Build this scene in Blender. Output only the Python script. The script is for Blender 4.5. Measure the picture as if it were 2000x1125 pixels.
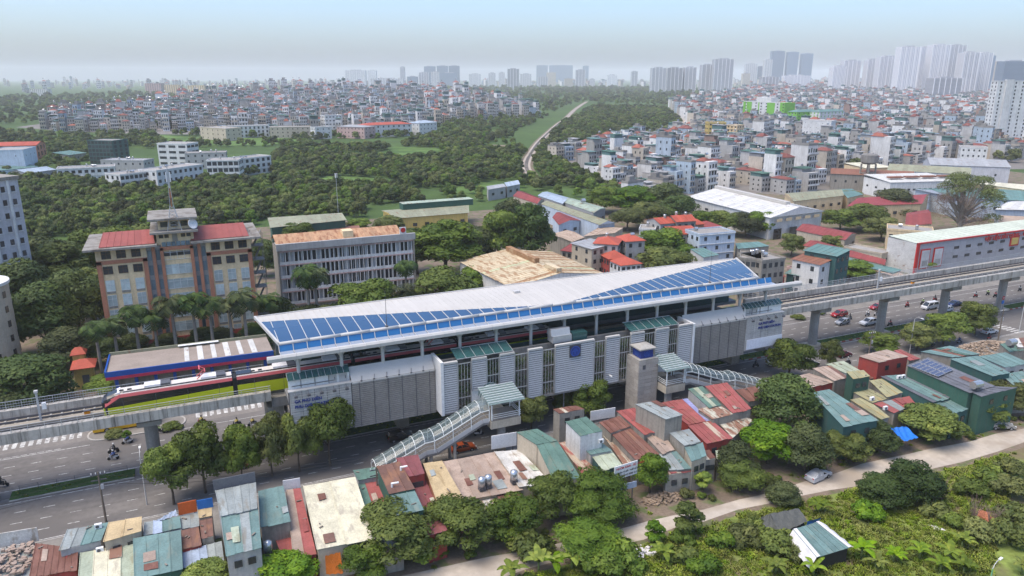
import bpy, math, random
import numpy as np
from mathutils import Vector, Matrix
for _o in list(bpy.data.objects):
 bpy.data.objects.remove(_o)
SC = bpy.context.scene
COL = SC.collection
R = math.radians
# ---------------------------------------------------------------- camera
# world frame: X runs along the viaduct, Y across the road away from the drone, Z up, metres
cam_d = bpy.data.cameras.new("drone_camera")
cam = bpy.data.objects.new("drone_camera", cam_d)
COL.objects.link(cam)
cam.location = (0, 0, 62)
cam.rotation_euler = (R(90 - 15.86), 0, R(-24.3))
cam_d.sensor_width = 36
cam_d.lens = 26.1
cam_d.clip_start = 0.5
cam_d.clip_end = 40000
SC.camera = cam
# ---------------------------------------------------------------- sky, sun, exposure
SUN_EL, SUN_AZ = 66.0, -94.0          # azimuth clockwise from +Y
world = bpy.data.worlds.new("World")
SC.world = world
world.use_nodes = True
wn, wl = world.node_tree.nodes, world.node_tree.links
bg = wn["Background"]
sky = wn.new("ShaderNodeTexSky")
sky.sky_type = 'NISHITA'
sky.sun_disc = False
sky.sun_elevation = R(SUN_EL)
sky.sun_rotation = R(SUN_AZ)
sky.altitude = 0
sky.air_density = 1.0
sky.dust_density = 2.8
sky.ozone_density = 7.5
wl.new(sky.outputs[0], bg.inputs[0])
bg.inputs[1].default_value = 0.13
sun_d = bpy.data.lights.new("sun", 'SUN')
sun_d.energy = 1.5
sun_d.angle = R(42)
sun_d.color = (1.0, 0.86, 0.66)
sun = bpy.data.objects.new("sun", sun_d)
COL.objects.link(sun)
sun.rotation_euler = (R(90 - SUN_EL), 0, R(180 - SUN_AZ))
SC.view_settings.view_transform = 'Standard'
SC.view_settings.look = 'None'
SC.view_settings.gamma = 1
SC.view_settings.exposure = 1.2
SC.view_settings.use_curve_mapping = False
SC.render.engine = 'CYCLES'
cy = SC.cycles
cy.use_denoising = True
cy.max_bounces = 8
cy.diffuse_bounces = 3
cy.glossy_bounces = 3
cy.transmission_bounces = 4
cy.transparent_max_bounces = 8
cy.volume_bounces = 6
cy.caustics_reflective = False
cy.caustics_refractive = False
cy.sample_clamp_indirect = 4
HAZE = 1.0e-4
# ---------------------------------------------------------------- helpers
rng = random.Random(7)
class MB:
 """collects polygons; build() links them as one mesh object"""
 def __init__(s): s.v = []; s.f = []
 def quad(s, *p):
  b = len(s.v); s.v += [tuple(q) for q in p]; s.f.append(tuple(range(b, b + len(p)))); return s
 def box(s, c, d, rz=0.0, mat=None):
  x, y, z = d[0] / 2, d[1] / 2, d[2] / 2
  P = [(-x, -y, -z), (x, -y, -z), (x, y, -z), (-x, y, -z), (-x, -y, z), (x, -y, z), (x, y, z), (-x, y, z)]
  b = len(s.v); cr, sr = math.cos(rz), math.sin(rz)
  if mat is not None: s.v += [tuple(mat @ Vector(q) + Vector(c)) for q in P]
  else: s.v += [(c[0] + q[0] * cr - q[1] * sr, c[1] + q[0] * sr + q[1] * cr, c[2] + q[2]) for q in P]
  for f in ((0, 3, 2, 1), (4, 5, 6, 7), (0, 1, 5, 4), (1, 2, 6, 5), (2, 3, 7, 6), (3, 0, 4, 7)): s.f.append(tuple(b + i for i in f))
  return s
 def bb(s, x0, x1, y0, y1, z0, z1):
  return s.box(((x0 + x1) / 2, (y0 + y1) / 2, (z0 + z1) / 2), (x1 - x0, y1 - y0, z1 - z0))
 def prism(s, top, bot):
  """top and bot: matching point rings"""
  n = len(top); b = len(s.v); s.v += [tuple(q) for q in bot] + [tuple(q) for q in top]
  s.f.append(tuple(b + n + i for i in range(n))); s.f.append(tuple(b + n - 1 - i for i in range(n)))
  for i in range(n): j = (i + 1) % n; s.f.append((b + i, b + j, b + n + j, b + n + i))
  return s
 def poly(s, ring, z0, z1):
  return s.prism([(p[0], p[1], z1) for p in ring], [(p[0], p[1], z0) for p in ring])
 def bar(s, a, b, w, h=None, up=(0, 0, 1)):
  a, b = Vector(a), Vector(b); d = b - a; L = d.length
  if L < 1e-6: return s
  d /= L; u = Vector(up)
  if abs(d.dot(u)) > .98: u = Vector((1, 0, 0))
  r = d.cross(u).normalized(); u = r.cross(d); h = h or w
  c = (a + b) / 2
  return s.box(c, (L, w, h), mat=Matrix((d, r, u)).transposed())
 def tube(s, a, b, r0, r1=None, n=8, cap=True):
  a, b = Vector(a), Vector(b); r1 = r0 if r1 is None else r1
  d = (b - a).normalized(); u = Vector((0, 0, 1)) if abs(d.z) < .95 else Vector((1, 0, 0))
  e = d.cross(u).normalized(); g = d.cross(e); k = len(s.v)
  for i in range(n):
   w = e * math.cos(2 * math.pi * i / n) + g * math.sin(2 * math.pi * i / n)
   s.v.append(tuple(a + w * r0)); s.v.append(tuple(b + w * r1))
  for i in range(n):
   j = (i + 1) % n; s.f.append((k + 2 * i, k + 2 * i + 1, k + 2 * j + 1, k + 2 * j))
  if cap:
   s.f.append(tuple(k + 2 * i for i in range(n))); s.f.append(tuple(k + 2 * (n - 1 - i) + 1 for i in range(n)))
  return s
 def path(s, pts, r, n=5):
  for a, b in zip(pts[:-1], pts[1:]): s.tube(a, b, r, r, n, False)
  return s
 def lathe(s, prof, c=(0, 0, 0), n=12):
  k = len(s.v)
  for r, z in prof:
   for i in range(n):
    a = 2 * math.pi * i / n; s.v.append((c[0] + r * math.cos(a), c[1] + r * math.sin(a), c[2] + z))
  for j in range(len(prof) - 1):
   for i in range(n):
    i2 = (i + 1) % n; s.f.append((k + j * n + i, k + j * n + i2, k + (j + 1) * n + i2, k + (j + 1) * n + i))
  s.f.append(tuple(k + n - 1 - i for i in range(n))); s.f.append(tuple(k + (len(prof) - 1) * n + i for i in range(n)))
  return s
 def loft(s, rings, cap=True):
  k = len(s.v); n = len(rings[0])
  for r in rings: s.v += [tuple(p) for p in r]
  for j in range(len(rings) - 1):
   for i in range(n):
    i2 = (i + 1) % n; s.f.append((k + j * n + i, k + j * n + i2, k + (j + 1) * n + i2, k + (j + 1) * n + i))
  if cap:
   s.f.append(tuple(k + n - 1 - i for i in range(n))); s.f.append(tuple(k + (len(rings) - 1) * n + i for i in range(n)))
  return s
 def mesh(s, name, mat, smooth=False):
  m = bpy.data.meshes.new(name); m.from_pydata(s.v, [], s.f)
  if mat is not None: m.materials.append(MATS[mat] if isinstance(mat, str) else mat)
  if smooth: m.polygons.foreach_set('use_smooth', [True] * len(m.polygons))
  return m
 def build(s, name, mat, parent=None, loc=(0, 0, 0), smooth=False, rz=0.0):
  return place(name, s.mesh(name, mat, smooth), parent, loc, rz)
def place(name, me, parent=None, loc=(0, 0, 0), rz=0.0, sc=None):
 o = bpy.data.objects.new(name, me); COL.objects.link(o)
 o.location = loc
 if rz: o.rotation_euler = (0, 0, rz)
 if sc is not None: o.scale = (sc, sc, sc) if isinstance(sc, (int, float)) else sc
 if parent is not None: o.parent = parent
 return o
def tag(o, label, cat, group=None, kind=None):
 if label: o['label'] = label
 if cat: o['category'] = cat
 if group: o['group'] = group
 if kind: o['kind'] = kind
 return o
def thing(name, label, cat, loc=(0, 0, 0), rz=0.0, group=None):
 return tag(place(name, None, None, loc, rz), label, cat, group)
def struct(o, kind='structure'):
 o['kind'] = kind; return o
def copy_tree(src, parent=None):
 c = src.copy(); COL.objects.link(c); c.parent = parent
 for ch in src.children: copy_tree(ch, c)
 return c
def text_mesh(body, size, mat, name='lettering', ext=.02, bold=0.0):
 cu = bpy.data.curves.new(name, 'FONT'); cu.body = body; cu.size = size; cu.extrude = ext; cu.offset = bold
 cu.align_x = 'LEFT'; cu.resolution_u = 3
 t = bpy.data.objects.new(name + '_source', cu)
 me = bpy.data.meshes.new_from_object(t)
 bpy.data.objects.remove(t); bpy.data.curves.remove(cu)
 me.name = name; me.materials.clear(); me.materials.append(MATS[mat])
 return me
def in_poly(x, y, P):
 c = False; j = len(P) - 1
 for i in range(len(P)):
  if (P[i][1] > y) != (P[j][1] > y) and x < (P[j][0] - P[i][0]) * (y - P[i][1]) / (P[j][1] - P[i][1]) + P[i][0]: c = not c
  j = i
 return c
def instancer(o, meshes, sz='FLOAT'):
 """put one of the given objects' meshes on every point of o"""
 g = bpy.data.node_groups.new(o.name + '_nodes', 'GeometryNodeTree')
 g.interface.new_socket('Geometry', in_out='INPUT', socket_type='NodeSocketGeometry'); g.interface.new_socket('Geometry', in_out='OUTPUT', socket_type='NodeSocketGeometry')
 N, L = g.nodes, g.links
 gi, go = N.new('NodeGroupInput'), N.new('NodeGroupOutput')
 ip = N.new('GeometryNodeInstanceOnPoints'); gti = N.new('GeometryNodeGeometryToInstance')
 for src in reversed(meshes):
  oi = N.new('GeometryNodeObjectInfo'); oi.inputs['Object'].default_value = src; oi.transform_space = 'ORIGINAL'
  L.new(oi.outputs['Geometry'], gti.inputs[0])
 def att(nm, ty):
  k = N.new('GeometryNodeInputNamedAttribute'); k.data_type = ty; k.inputs['Name'].default_value = nm; return k.outputs[0]
 L.new(gi.outputs[0], ip.inputs['Points']); L.new(gti.outputs[0], ip.inputs['Instance']); ip.inputs['Pick Instance'].default_value = True
 L.new(att('pick', 'INT'), ip.inputs['Instance Index'])
 try: L.new(att('turn', 'FLOAT_VECTOR'), ip.inputs['Rotation'])
 except Exception: pass
 L.new(att('size', sz), ip.inputs['Scale']); L.new(ip.outputs[0], go.inputs[0])
 md = o.modifiers.new('scatter', 'NODES'); md.node_group = g
_O = 'first second third fourth fifth sixth seventh eighth ninth tenth eleventh twelfth thirteenth fourteenth fifteenth sixteenth seventeenth eighteenth nineteenth'.split()
def ordw(n):
 """0 -> first, 22 -> twenty-third"""
 if n < 19: return _O[n]
 a, b = divmod(n + 1, 10); w = ('', '', 'twent', 'thirt', 'fort', 'fift')[a]
 return w + 'ieth' if b == 0 else w + 'y-' + _O[b - 1]
# ---------------------------------------------------------------- materials
MATS = {}
def _nt(name):
 m = bpy.data.materials.new(name); m.use_nodes = True
 MATS[name] = m
 return m, m.node_tree.nodes, m.node_tree.links, m.node_tree.nodes['Principled BSDF']
def _math(n, l, op, a, b):
 k = n.new('ShaderNodeMath'); k.operation = op
 for i, x in enumerate((a, b)):
  if isinstance(x, (int, float)): k.inputs[i].default_value = x
  else: l.new(x, k.inputs[i])
 return k.outputs[0]
def _mix(n, l, fac, a, b, mode='MIX'):
 k = n.new('ShaderNodeMix'); k.data_type = 'RGBA'; k.blend_type = mode
 for sock, x in ((k.inputs[0], fac), (k.inputs[6], a), (k.inputs[7], b)):
  if isinstance(x, (int, float)): sock.default_value = x
  elif isinstance(x, tuple): sock.default_value = x if len(x) == 4 else (*x, 1)
  else: l.new(x, sock)
 return k.outputs[2]
def _noise(n, l, scale, detail=3, rough=.55, stretch=None, src=None):
 k = n.new('ShaderNodeTexNoise'); k.inputs['Scale'].default_value = scale
 k.inputs['Detail'].default_value = detail; k.inputs['Roughness'].default_value = rough
 if src is None:
  src = n.new('ShaderNodeNewGeometry').outputs['Position']
 if stretch:
  mp = n.new('ShaderNodeMapping'); mp.inputs['Scale'].default_value = stretch
  l.new(src, mp.inputs[0]); src = mp.outputs[0]
 l.new(src, k.inputs['Vector'])
 return k.outputs[0]
def _range(n, l, x, a, b, c, d):
 k = n.new('ShaderNodeMapRange'); l.new(x, k.inputs[0])
 for i, v in enumerate((a, b, c, d)): k.inputs[i + 1].default_value = v
 return k.outputs[0]
def M(name, col, rough=.8, var=.14, sc=.7, rand=.0, streak=0.0, spec=.3, metal=0.0, dirt=(.10, .085, .07), rust=0.0, rustcol=(.16, .06, .03), fine=.10, bump=0.0, hue=0.0, patch=None, lane=0.0):
 m, n, l, p = _nt(name)
 c = col if len(col) == 4 else (*col, 1)
 out = None
 big = _noise(n, l, sc, 4)
 f = _range(n, l, big, .3, .7, 1 - var, 1 + var)
 if fine:
  f = _math(n, l, 'MULTIPLY', f, _range(n, l, _noise(n, l, sc * 9, 3), .3, .7, 1 - fine, 1 + fine))
 if lane:
  f = _math(n, l, 'MULTIPLY', f, _range(n, l, _noise(n, l, 1.0, 4, .6, (.02, .7, 1)), .3, .7, 1 - lane, 1 + lane))
 if rand:
  oi = n.new('ShaderNodeObjectInfo')
  f = _math(n, l, 'MULTIPLY', f, _range(n, l, oi.outputs['Random'], 0, 1, 1 - rand, 1 + rand))
 v = n.new('ShaderNodeHueSaturation'); v.inputs['Color'].default_value = c
 l.new(f, v.inputs['Value'])
 if hue:
  oi = n.new('ShaderNodeObjectInfo')
  l.new(_range(n, l, oi.outputs['Random'], 0, 1, .5 - hue, .5 + hue), v.inputs['Hue'])
 out = v.outputs[0]
 if patch:
  out = _mix(n, l, _range(n, l, _noise(n, l, patch[1], 3), .5, .62, 0, 1), out, patch[0])
 if streak:
  k = _noise(n, l, 1.3, 4, .6, (1.2, 1.2, .10))
  out = _mix(n, l, _range(n, l, k, .45, .75, 0, streak), out, dirt)
 if rust:
  k = _noise(n, l, .55, 6, .65, (1.6, .5, 1))
  out = _mix(n, l, _range(n, l, k, .62 - rust * .35, .72 - rust * .3, 0, .9), out, rustcol)
 l.new(out, p.inputs['Base Color'])
 p.inputs['Roughness'].default_value = rough
 p.inputs['Specular IOR Level'].default_value = spec
 p.inputs['Metallic'].default_value = metal
 if bump:
  b = n.new('ShaderNodeBump'); b.inputs['Strength'].default_value = bump; b.inputs['Distance'].default_value = .15
  l.new(_noise(n, l, sc * 6, 4), b.inputs['Height']); l.new(b.outputs[0], p.inputs['Normal'])
 return m
def glass(name, col, alpha=.5, rough=.1):
 m, n, l, p = _nt(name)
 p.inputs['Base Color'].default_value = (*col, 1); p.inputs['Roughness'].default_value = rough
 p.inputs['Alpha'].default_value = alpha; p.inputs['Specular IOR Level'].default_value = .6
 return m
def leaf(name, a, b, c=None, trans=.25, rand=.34):
 """leaf surface: tone by leaf attribute, by place and by plant"""
 m, n, l, p = _nt(name)
 at = n.new('ShaderNodeAttribute'); at.attribute_name = 'tone'
 t = _math(n, l, 'ADD', at.outputs['Fac'], _range(n, l, _noise(n, l, .55, 3), .3, .7, -.25, .25))
 col = _mix(n, l, t, a, b)
 if c: col = _mix(n, l, _range(n, l, t, .8, 1.15, 0, .8), col, c)
 oi = n.new('ShaderNodeObjectInfo')
 h = n.new('ShaderNodeHueSaturation')
 l.new(_range(n, l, oi.outputs['Random'], 0, 1, 1 - rand, 1 + rand), h.inputs['Value'])
 r2 = _math(n, l, 'FRACT', _math(n, l, 'MULTIPLY', oi.outputs['Random'], 37.7), 0)
 l.new(_range(n, l, r2, 0, 1, .472, .522), h.inputs['Hue'])
 l.new(_range(n, l, r2, 0, 1, .85, 1.12), h.inputs['Saturation'])
 l.new(col, h.inputs['Color'])
 l.new(h.outputs[0], p.inputs['Base Color'])
 p.inputs['Roughness'].default_value = .62; p.inputs['Specular IOR Level'].default_value = .25
 if trans:
  tr = n.new('ShaderNodeBsdfTranslucent'); l.new(h.outputs[0], tr.inputs[0])
  mx = n.new('ShaderNodeMixShader'); mx.inputs[0].default_value = trans
  l.new(p.outputs[0], mx.inputs[1]); l.new(tr.outputs[0], mx.inputs[2])
  l.new(mx.outputs[0], n['Material Output'].inputs[0])
 return m
M('asphalt', (.15, .138, .128), .9, .10, .12, fine=.12, patch=((.125, .115, .107), .05), lane=.14)
M('asphalt_bay', (.19, .172, .155), .9, .14, .2, fine=.14)
M('marking', (.48, .47, .44), .8, .25, .8, fine=.3, patch=((.24, .23, .22), 1.7))
M('paving', (.20, .185, .165), .9, .15, .4)
M('kerb', (.36, .34, .31), .9, .12, .6)
M('kerb_red', (.30, .07, .05), .8, .12, .6)
M('concrete', (.33, .315, .285), .9, .12, .3, streak=.35, rand=.05)
M('concrete_dark', (.21, .2, .185), .92, .15, .4, streak=.45, rand=.06)
M('concrete_warm', (.42, .37, .29), .9, .1, .4, streak=.25)
M('track_bed', (.27, .235, .185), .95, .15, .5)
M('steel', (.42, .43, .44), .45, .08, .8, metal=.3)
M('steel_dark', (.10, .10, .11), .5, .1, .8, metal=.2)
M('white_metal', (.46, .45, .43), .5, .05, .4, fine=.03, rand=.03)
M('white_roof', (.47, .445, .405), .55, .05, .08, fine=.03, rand=.03)
M('white_paint', (.68, .68, .67), .6, .06, .5, rand=.05)
M('red_paint', (.45, .03, .03), .45, .06, .5)
M('dark', (.02, .02, .022), .6, .1, .5)
M('soil', (.19, .145, .10), .95, .2, .15, fine=.2, bump=.4)
M('dirt_road', (.42, .365, .30), .95, .12, .12, fine=.1, patch=((.33, .275, .215), .10))
M('mud', (.17, .13, .095), .95, .22, .25, fine=.2, patch=((.10, .12, .045), .35))
M('window_dark', (.035, .04, .045), .2, .3, .5, rand=.4, spec=.6)
M('window_blue', (.16, .22, .25), .2, .2, .5, rand=.3, spec=.6)
glass('glass_blue', (.022, .068, .15), .97, .25)
glass('glass_bright', (.02, .14, .34), .97, .25)
glass('glass_teal', (.04, .11, .11), .8, .08)
glass('glass_clear', (.25, .34, .34), .35, .05)
# ---------------------------------------------------------------- ground, roads, paths
def land_mat():
 m, n, l, p = _nt('land')
 a = _noise(n, l, .006, 5, .6); b = _noise(n, l, .05, 5, .65); c = _noise(n, l, .9, 4, .7)
 col = _mix(n, l, _range(n, l, a, .4, .62, 0, 1), (.045, .085, .026), (.075, .13, .035))
 col = _mix(n, l, _range(n, l, b, .35, .65, 0, .8), col, (.035, .065, .022))
 col = _mix(n, l, _range(n, l, b, .66, .74, 0, .55), col, (.20, .17, .12))
 col = _mix(n, l, _range(n, l, c, .3, .75, 0, .5), col, (.10, .14, .045))
 l.new(col, p.inputs['Base Color']); p.inputs['Roughness'].default_value = 1; p.inputs['Specular IOR Level'].default_value = .1
land_mat()
M('meadow', (.10, .165, .045), 1, .25, .03, fine=.25, spec=.1, patch=((.06, .11, .03), .02))
M('grass_base', (.16, .20, .05), 1, .3, .12, fine=.3, spec=.1, patch=((.16, .13, .075), .09))
M('median_grass', (.045, .085, .022), 1, .3, .6, fine=.35, spec=.1, bump=.6)
M('town_ground', (.17, .155, .14), .95, .2, .03)
M('ballast', (.36, .31, .26), 1, .15, .2, fine=.2)
g = MB(); g.quad((-14000, -3000, 0), (16000, -3000, 0), (16000, 16000, 0), (-14000, 16000, 0))
struct(g.build('ground', 'land'))
def sheet(name, ring, z, mat, kind='structure'):
 o = MB().quad(*[(p[0], p[1], z) for p in ring]).build(name, mat); o['kind'] = kind; return o
def strip(name, up, lo, z, mat):
 mb = MB()
 for i in range(len(up) - 1):
  mb.quad((*lo[i][:2], z), (*lo[i + 1][:2], z), (*up[i + 1][:2], z), (*up[i][:2], z))
 o = mb.build(name, mat); o['kind'] = 'structure'; return o
NC = 123.2                                   # centre line of viaduct and road
road = sheet('road', [(-160, 108.4), (520, 108.4), (520, 139.8), (-160, 139.8)], .012, 'asphalt')
sheet('bus_bay', [(-160, 139.8), (16, 139.8), (16, 147.5), (-160, 147.5)], .008, 'asphalt_bay')
sheet('pavement', [(-160, 147.5), (520, 147.5), (520, 153), (-160, 153)], .10, 'paving')
sheet('pavement_near', [(-160, 99), (520, 99), (520, 108.2), (-160, 108.2)], .10, 'paving')
sheet('pavement_far', [(16, 139.9), (520, 139.9), (520, 147.4), (16, 147.4)], .11, 'paving')
sheet('yard', [(-60, 60), (210, 60), (210, 98.9), (-60, 98.9)], .006, 'mud')
sheet('compound_yard', [(-200, 153.2), (520, 153.2), (520, 330), (-200, 330)], .006, 'mud')
# kerbs
k = MB()
k.bb(-160, 520, 108.2, 108.4, 0, .14); k.bb(-160, 520, 147.35, 147.5, 0, .14); k.bb(16, 520, 139.8, 139.95, 0, .15)
struct(k.build('kerb', 'kerb'))
# lane dashes, each a piece of the road
dash = MB().quad((-.75, -.08, 0), (.75, -.08, 0), (.75, .08, 0), (-.75, .08, 0)).mesh('lane_dash', 'marking')
for nn, off in ((111.8, 0), (115.0, 0), (118.2, 0), (128.15, .9), (131.15, 0), (134.25, 0)):
 i = -6
 while True:
  s = -19.1 + off + 3.78 * i * (1 if nn < 120 or True else 1)
  i += 1
  if s > 230: break
  if s < -60 or (nn < 121 and s > 190): continue
  place('lane_dash', dash, road, (s, nn, .017))
line = MB()
for nn, s0, s1 in ((121.3, -160, 190), (108.9, -160, 520), (125.6, -160, 185), (137.6, -4, 520), (137.6, -60, -19)):
 line.quad((s0, nn - .08, .017), (s1, nn - .08, .017), (s1, nn + .08, .017), (s0, nn + .08, .017))
line.build('edge_line', 'marking', road)
sdash = MB().quad((-.5, -.07, 0), (.5, -.07, 0), (.5, .07, 0), (-.5, .07, 0)).mesh('lane_dash', 'marking')
for i in range(14): place('lane_dash', sdash, road, (-32 + i * 1.23 - 8, 138.1, .017)) if i < 22 else None
zb = MB().quad((-.36, -1.8, 0), (.36, -1.8, 0), (.36, 1.8, 0), (-.36, 1.8, 0)).mesh('crossing_bar', 'marking')
bay_ob = bpy.data.objects['bus_bay']
for s0, s1 in ((-46, -20.6), (-1.3, 12.8)):
 s = s0
 while s < s1:
  place('crossing_bar', zb, bay_ob, (s, 143.3, .016)); s += 1.25
for s0, nn in ((190, 112), (190, 128)):
 for i in range(10): place('crossing_bar', zb, road, (s0 + .0, nn + i * 1.1 - 3, .018), R(90), (.8, 1, 1))
# bus-stop island
def round_ring(s0, s1, n0, n1, r, k=6):
 out = []
 for cx, cy, a0 in ((s1 - r, n0 + r, -90), (s1 - r, n1 - r, 0), (s0 + r, n1 - r, 90), (s0 + r, n0 + r, 180)):
  for i in range(k + 1):
   a = R(a0 + 90 * i / k); out.append((cx + r * math.cos(a), cy + r * math.sin(a)))
 return out
isl = struct(MB().poly(round_ring(-19.5, -3.6, 138.7, 143.9, 2.4), 0, .16).build('traffic_island', 'paving'))
ik = MB()
rr = round_ring(-19.7, -3.4, 138.5, 144.1, 2.6); r2 = round_ring(-19.4, -3.7, 138.8, 143.8, 2.3)
for i in range(len(rr)):
 j = (i + 1) % len(rr)
 ik.prism([(*rr[i], .2), (*rr[j], .2), (*r2[j], .2), (*r2[i], .2)], [(*rr[i], 0), (*rr[j], 0), (*r2[j], 0), (*r2[i], 0)])
ik.build('kerb', 'kerb', isl)
# median with red and white kerb stones
def median(s0, s1, stones):
 m = struct(MB().bb(s0, s1, 122.15, 125.0, 0, .2).build('median', 'median_grass'))
 st = MB().box((0, 0, .11), (1.18, .22, .22))
 w, r_ = st.mesh('kerb_stone', 'kerb'), st.mesh('kerb_stone', 'kerb_red')
 if stones:
  s = s0 + .6; i = 0
  while s < s1:
   for nn in (122.02, 125.13): place('kerb_stone', r_ if i % 2 and nn < 123 else w, m, (s, nn, 0))
   s += 1.2; i += 1
 else:
  kb = MB(); kb.bb(s0, s1, 121.95, 122.14, 0, .18); kb.bb(s0, s1, 125.01, 125.2, 0, .18); kb.build('kerb', 'kerb', m)
 # pipe fence along the far side of the strip
 f = MB(); s = s0 + 1
 while s < s1:
  f.tube((s, 124.9, .2), (s, 124.9, 1.0), .03, n=4); s += 2.5
 f.bar((s0 + 1, 124.9, .95), (s1 - 1, 124.9, .95), .035); f.bar((s0 + 1, 124.9, .6), (s1 - 1, 124.9, .6), .03)
 f.build('pipe_fence', 'steel_dark', m)
median(-28.6, -11.5, False); median(-120, -30.5, False); median(12, 108, False); median(113, 186, True); median(205, 400, True)
# unpaved alley through the foreground
UP = [(0, 82.3)] + [p for p in [(33.0,79.7,0),(37.7,78.8,0),(51.7,77.9,0),(56.5,77.9,0),(61.1,77.6,0),(66.1,77.0,0),(72.8,77.0,0)]] + [(78.4,76.5,0),(86.2,76.9,0),(91.2,76.6,0),(98.9,77.2,0),(109.1,76.3,0),(113.4,76.1,0),(122.7,75.0,0),(129.8,75.1,0),(136.5,74.3,0)]
LO = [(-8, 76)] + [p for p in [(30.1,74.7,0),(35.8,75.3,0),(51.1,74.7,0),(53.7,74.4,0),(60.8,75.1,0),(64.1,74.5,0),(70.8,74.9,0)]] + [(75.9,74.3,0),(82.8,73.8,0),(87.4,73.3,0),(95.3,71.8,0),(102.8,71.3,0),(108.7,71.2,0),(114.4,70.7,0),(123.7,70.6,0),(131.2,70.9,0)]
UP = [(-40, 86)] + UP + [(150, 73.5), (230, 60)]; LO = [(-40, 80)] + LO + [(150, 67.5), (230, 54)]
def shift(pts, d):
 return [(p[0], p[1] + d) for p in pts]
strip('field', shift(LO, -1.0), [(p[0], -40) for p in LO], .009, 'grass_base')
strip('path_verge', shift(UP, 1.6), shift(LO, -1.1), .011, 'mud')
strip('path', UP, LO, .016, 'dirt_road')
# meadows and bare plots in the scrub
def patch(name, ring, z, mat): return sheet(name, ring, z, mat)
patch('meadow', [(74.4,474.9,0),(90.4,492.3,0),(120.5,464.7,0),(129.8,439.6,0),(126.7,417.0,0),(94.4,422.7,0),(79.2,434.0,0)], .05, 'meadow')
patch('meadow', [(157.5,620.3,0),(187.4,680.0,0),(218.7,654.5,0),(212.3,595.6,0),(188.8,553.6,0),(159.3,551.0,0)], .05, 'meadow')
patch('meadow', [(-22.6,942.9,0),(42.0,850.2,0),(112.6,833.4,0),(123.6,771.0,0),(72.0,743.8,0),(-2.5,789.5,0)], .05, 'meadow')
patch('meadow', [(145.9,410.7,0),(189.7,412.6,0),(180.8,379.3,0),(155.0,370.2,0),(138.5,381.7,0)], .05, 'meadow')
patch('bare_plot', [(235.1,625.4,0),(277.9,662.9,0),(295.6,642.9,0),(274.4,607.6,0),(231.9,586.7,0)], .06, 'soil')
patch('bare_plot', [(805.2,1098.0,0),(797.2,1023.6,0),(691.6,853.0,0),(530.8,693.0,0),(617.8,824.1,0)], .06, 'ballast')
patch('town_ground', [(257.0,499.3,0),(220.5,361.4,0),(214.3,310.4,0),(278.7,335.1,0),(312.9,293.1,0),(472.7,359.5,0),(573.9,313.9,0),(4016.3,2268.1,0),(3946.8,3045.1,0),(2660.6,2880.2,0),(962.8,1323.0,0),(544.9,686.6,0),(431.4,606.0,0),(348.8,574.0,0)], .03, 'town_ground')
patch('town_ground', [(-180.7,1150.2,0),(-112.2,1037.2,0),(-17.4,940.5,0),(98.0,888.4,0),(260.6,815.0,0),(345.7,1009.3,0),(572.9,1143.6,0),(719.8,1594.2,0),(816.2,2277.7,0),(531.0,2787.2,0),(146.9,2232.2,0),(-100.7,1447.8,0)], .03, 'town_ground')
# railway line curving away through the scrub
RL = [(203.5,416.6,0),(216.1,450.2,0),(229.3,482.9,0),(250.5,525.7,0),(278.0,575.5,0),(329.0,665.1,0),(402.2,786.3,0),(484.9,920.7,0),(554.9,1030.4,0),(729.6,1317.2,0),(881.2,1557.2,0),(1004.5,1748.4,0)]
def smooth_path(P, k=6):
 out = []
 for i in range(len(P) - 1):
  p0, p1, p2, p3 = P[max(i - 1, 0)], P[i], P[i + 1], P[min(i + 2, len(P) - 1)]
  for j in range(k):
   t = j / k
   out.append(tuple(.5 * (2 * p1[a] + (p2[a] - p0[a]) * t + (2 * p0[a] - 5 * p1[a] + 4 * p2[a] - p3[a]) * t * t + (3 * p1[a] - p0[a] - 3 * p2[a] + p3[a]) * t ** 3) for a in (0, 1)))
 return out + [P[-1][:2]]
RP = smooth_path(RL)
def offs(P, d):
 out = []
 for i, p in enumerate(P):
  a, b = P[max(i - 1, 0)], P[min(i + 1, len(P) - 1)]
  dx, dy = b[0] - a[0], b[1] - a[1]; L = math.hypot(dx, dy)
  out.append((p[0] - dy / L * d, p[1] + dx / L * d))
 return out
rw = strip('railway', offs(RP, 3.0), offs(RP, -3.0), .16, 'ballast')
strip('railway_verge', offs(RP, 5), offs(RP, -5), .06, 'mud')
rl = MB()
for d in (.75, -.75):
 rl.path([(p[0], p[1], .32) for p in offs(RP, d)], .12, 4)
rl.build('rail', 'steel_dark', rw)
sl = MB()
for i, p in enumerate(RP[:46]):
 a, b = RP[i], RP[i + 1]; dx, dy = b[0] - a[0], b[1] - a[1]; L = math.hypot(dx, dy); m_ = int(L / 1.6)
 for j in range(m_):
  sl.box((a[0] + dx * j / m_, a[1] + dy * j / m_, .22), (.3, 2.6, .14), math.atan2(dy, dx))
struct(sl.build('sleepers', 'concrete_dark', rw), 'stuff')
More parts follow.
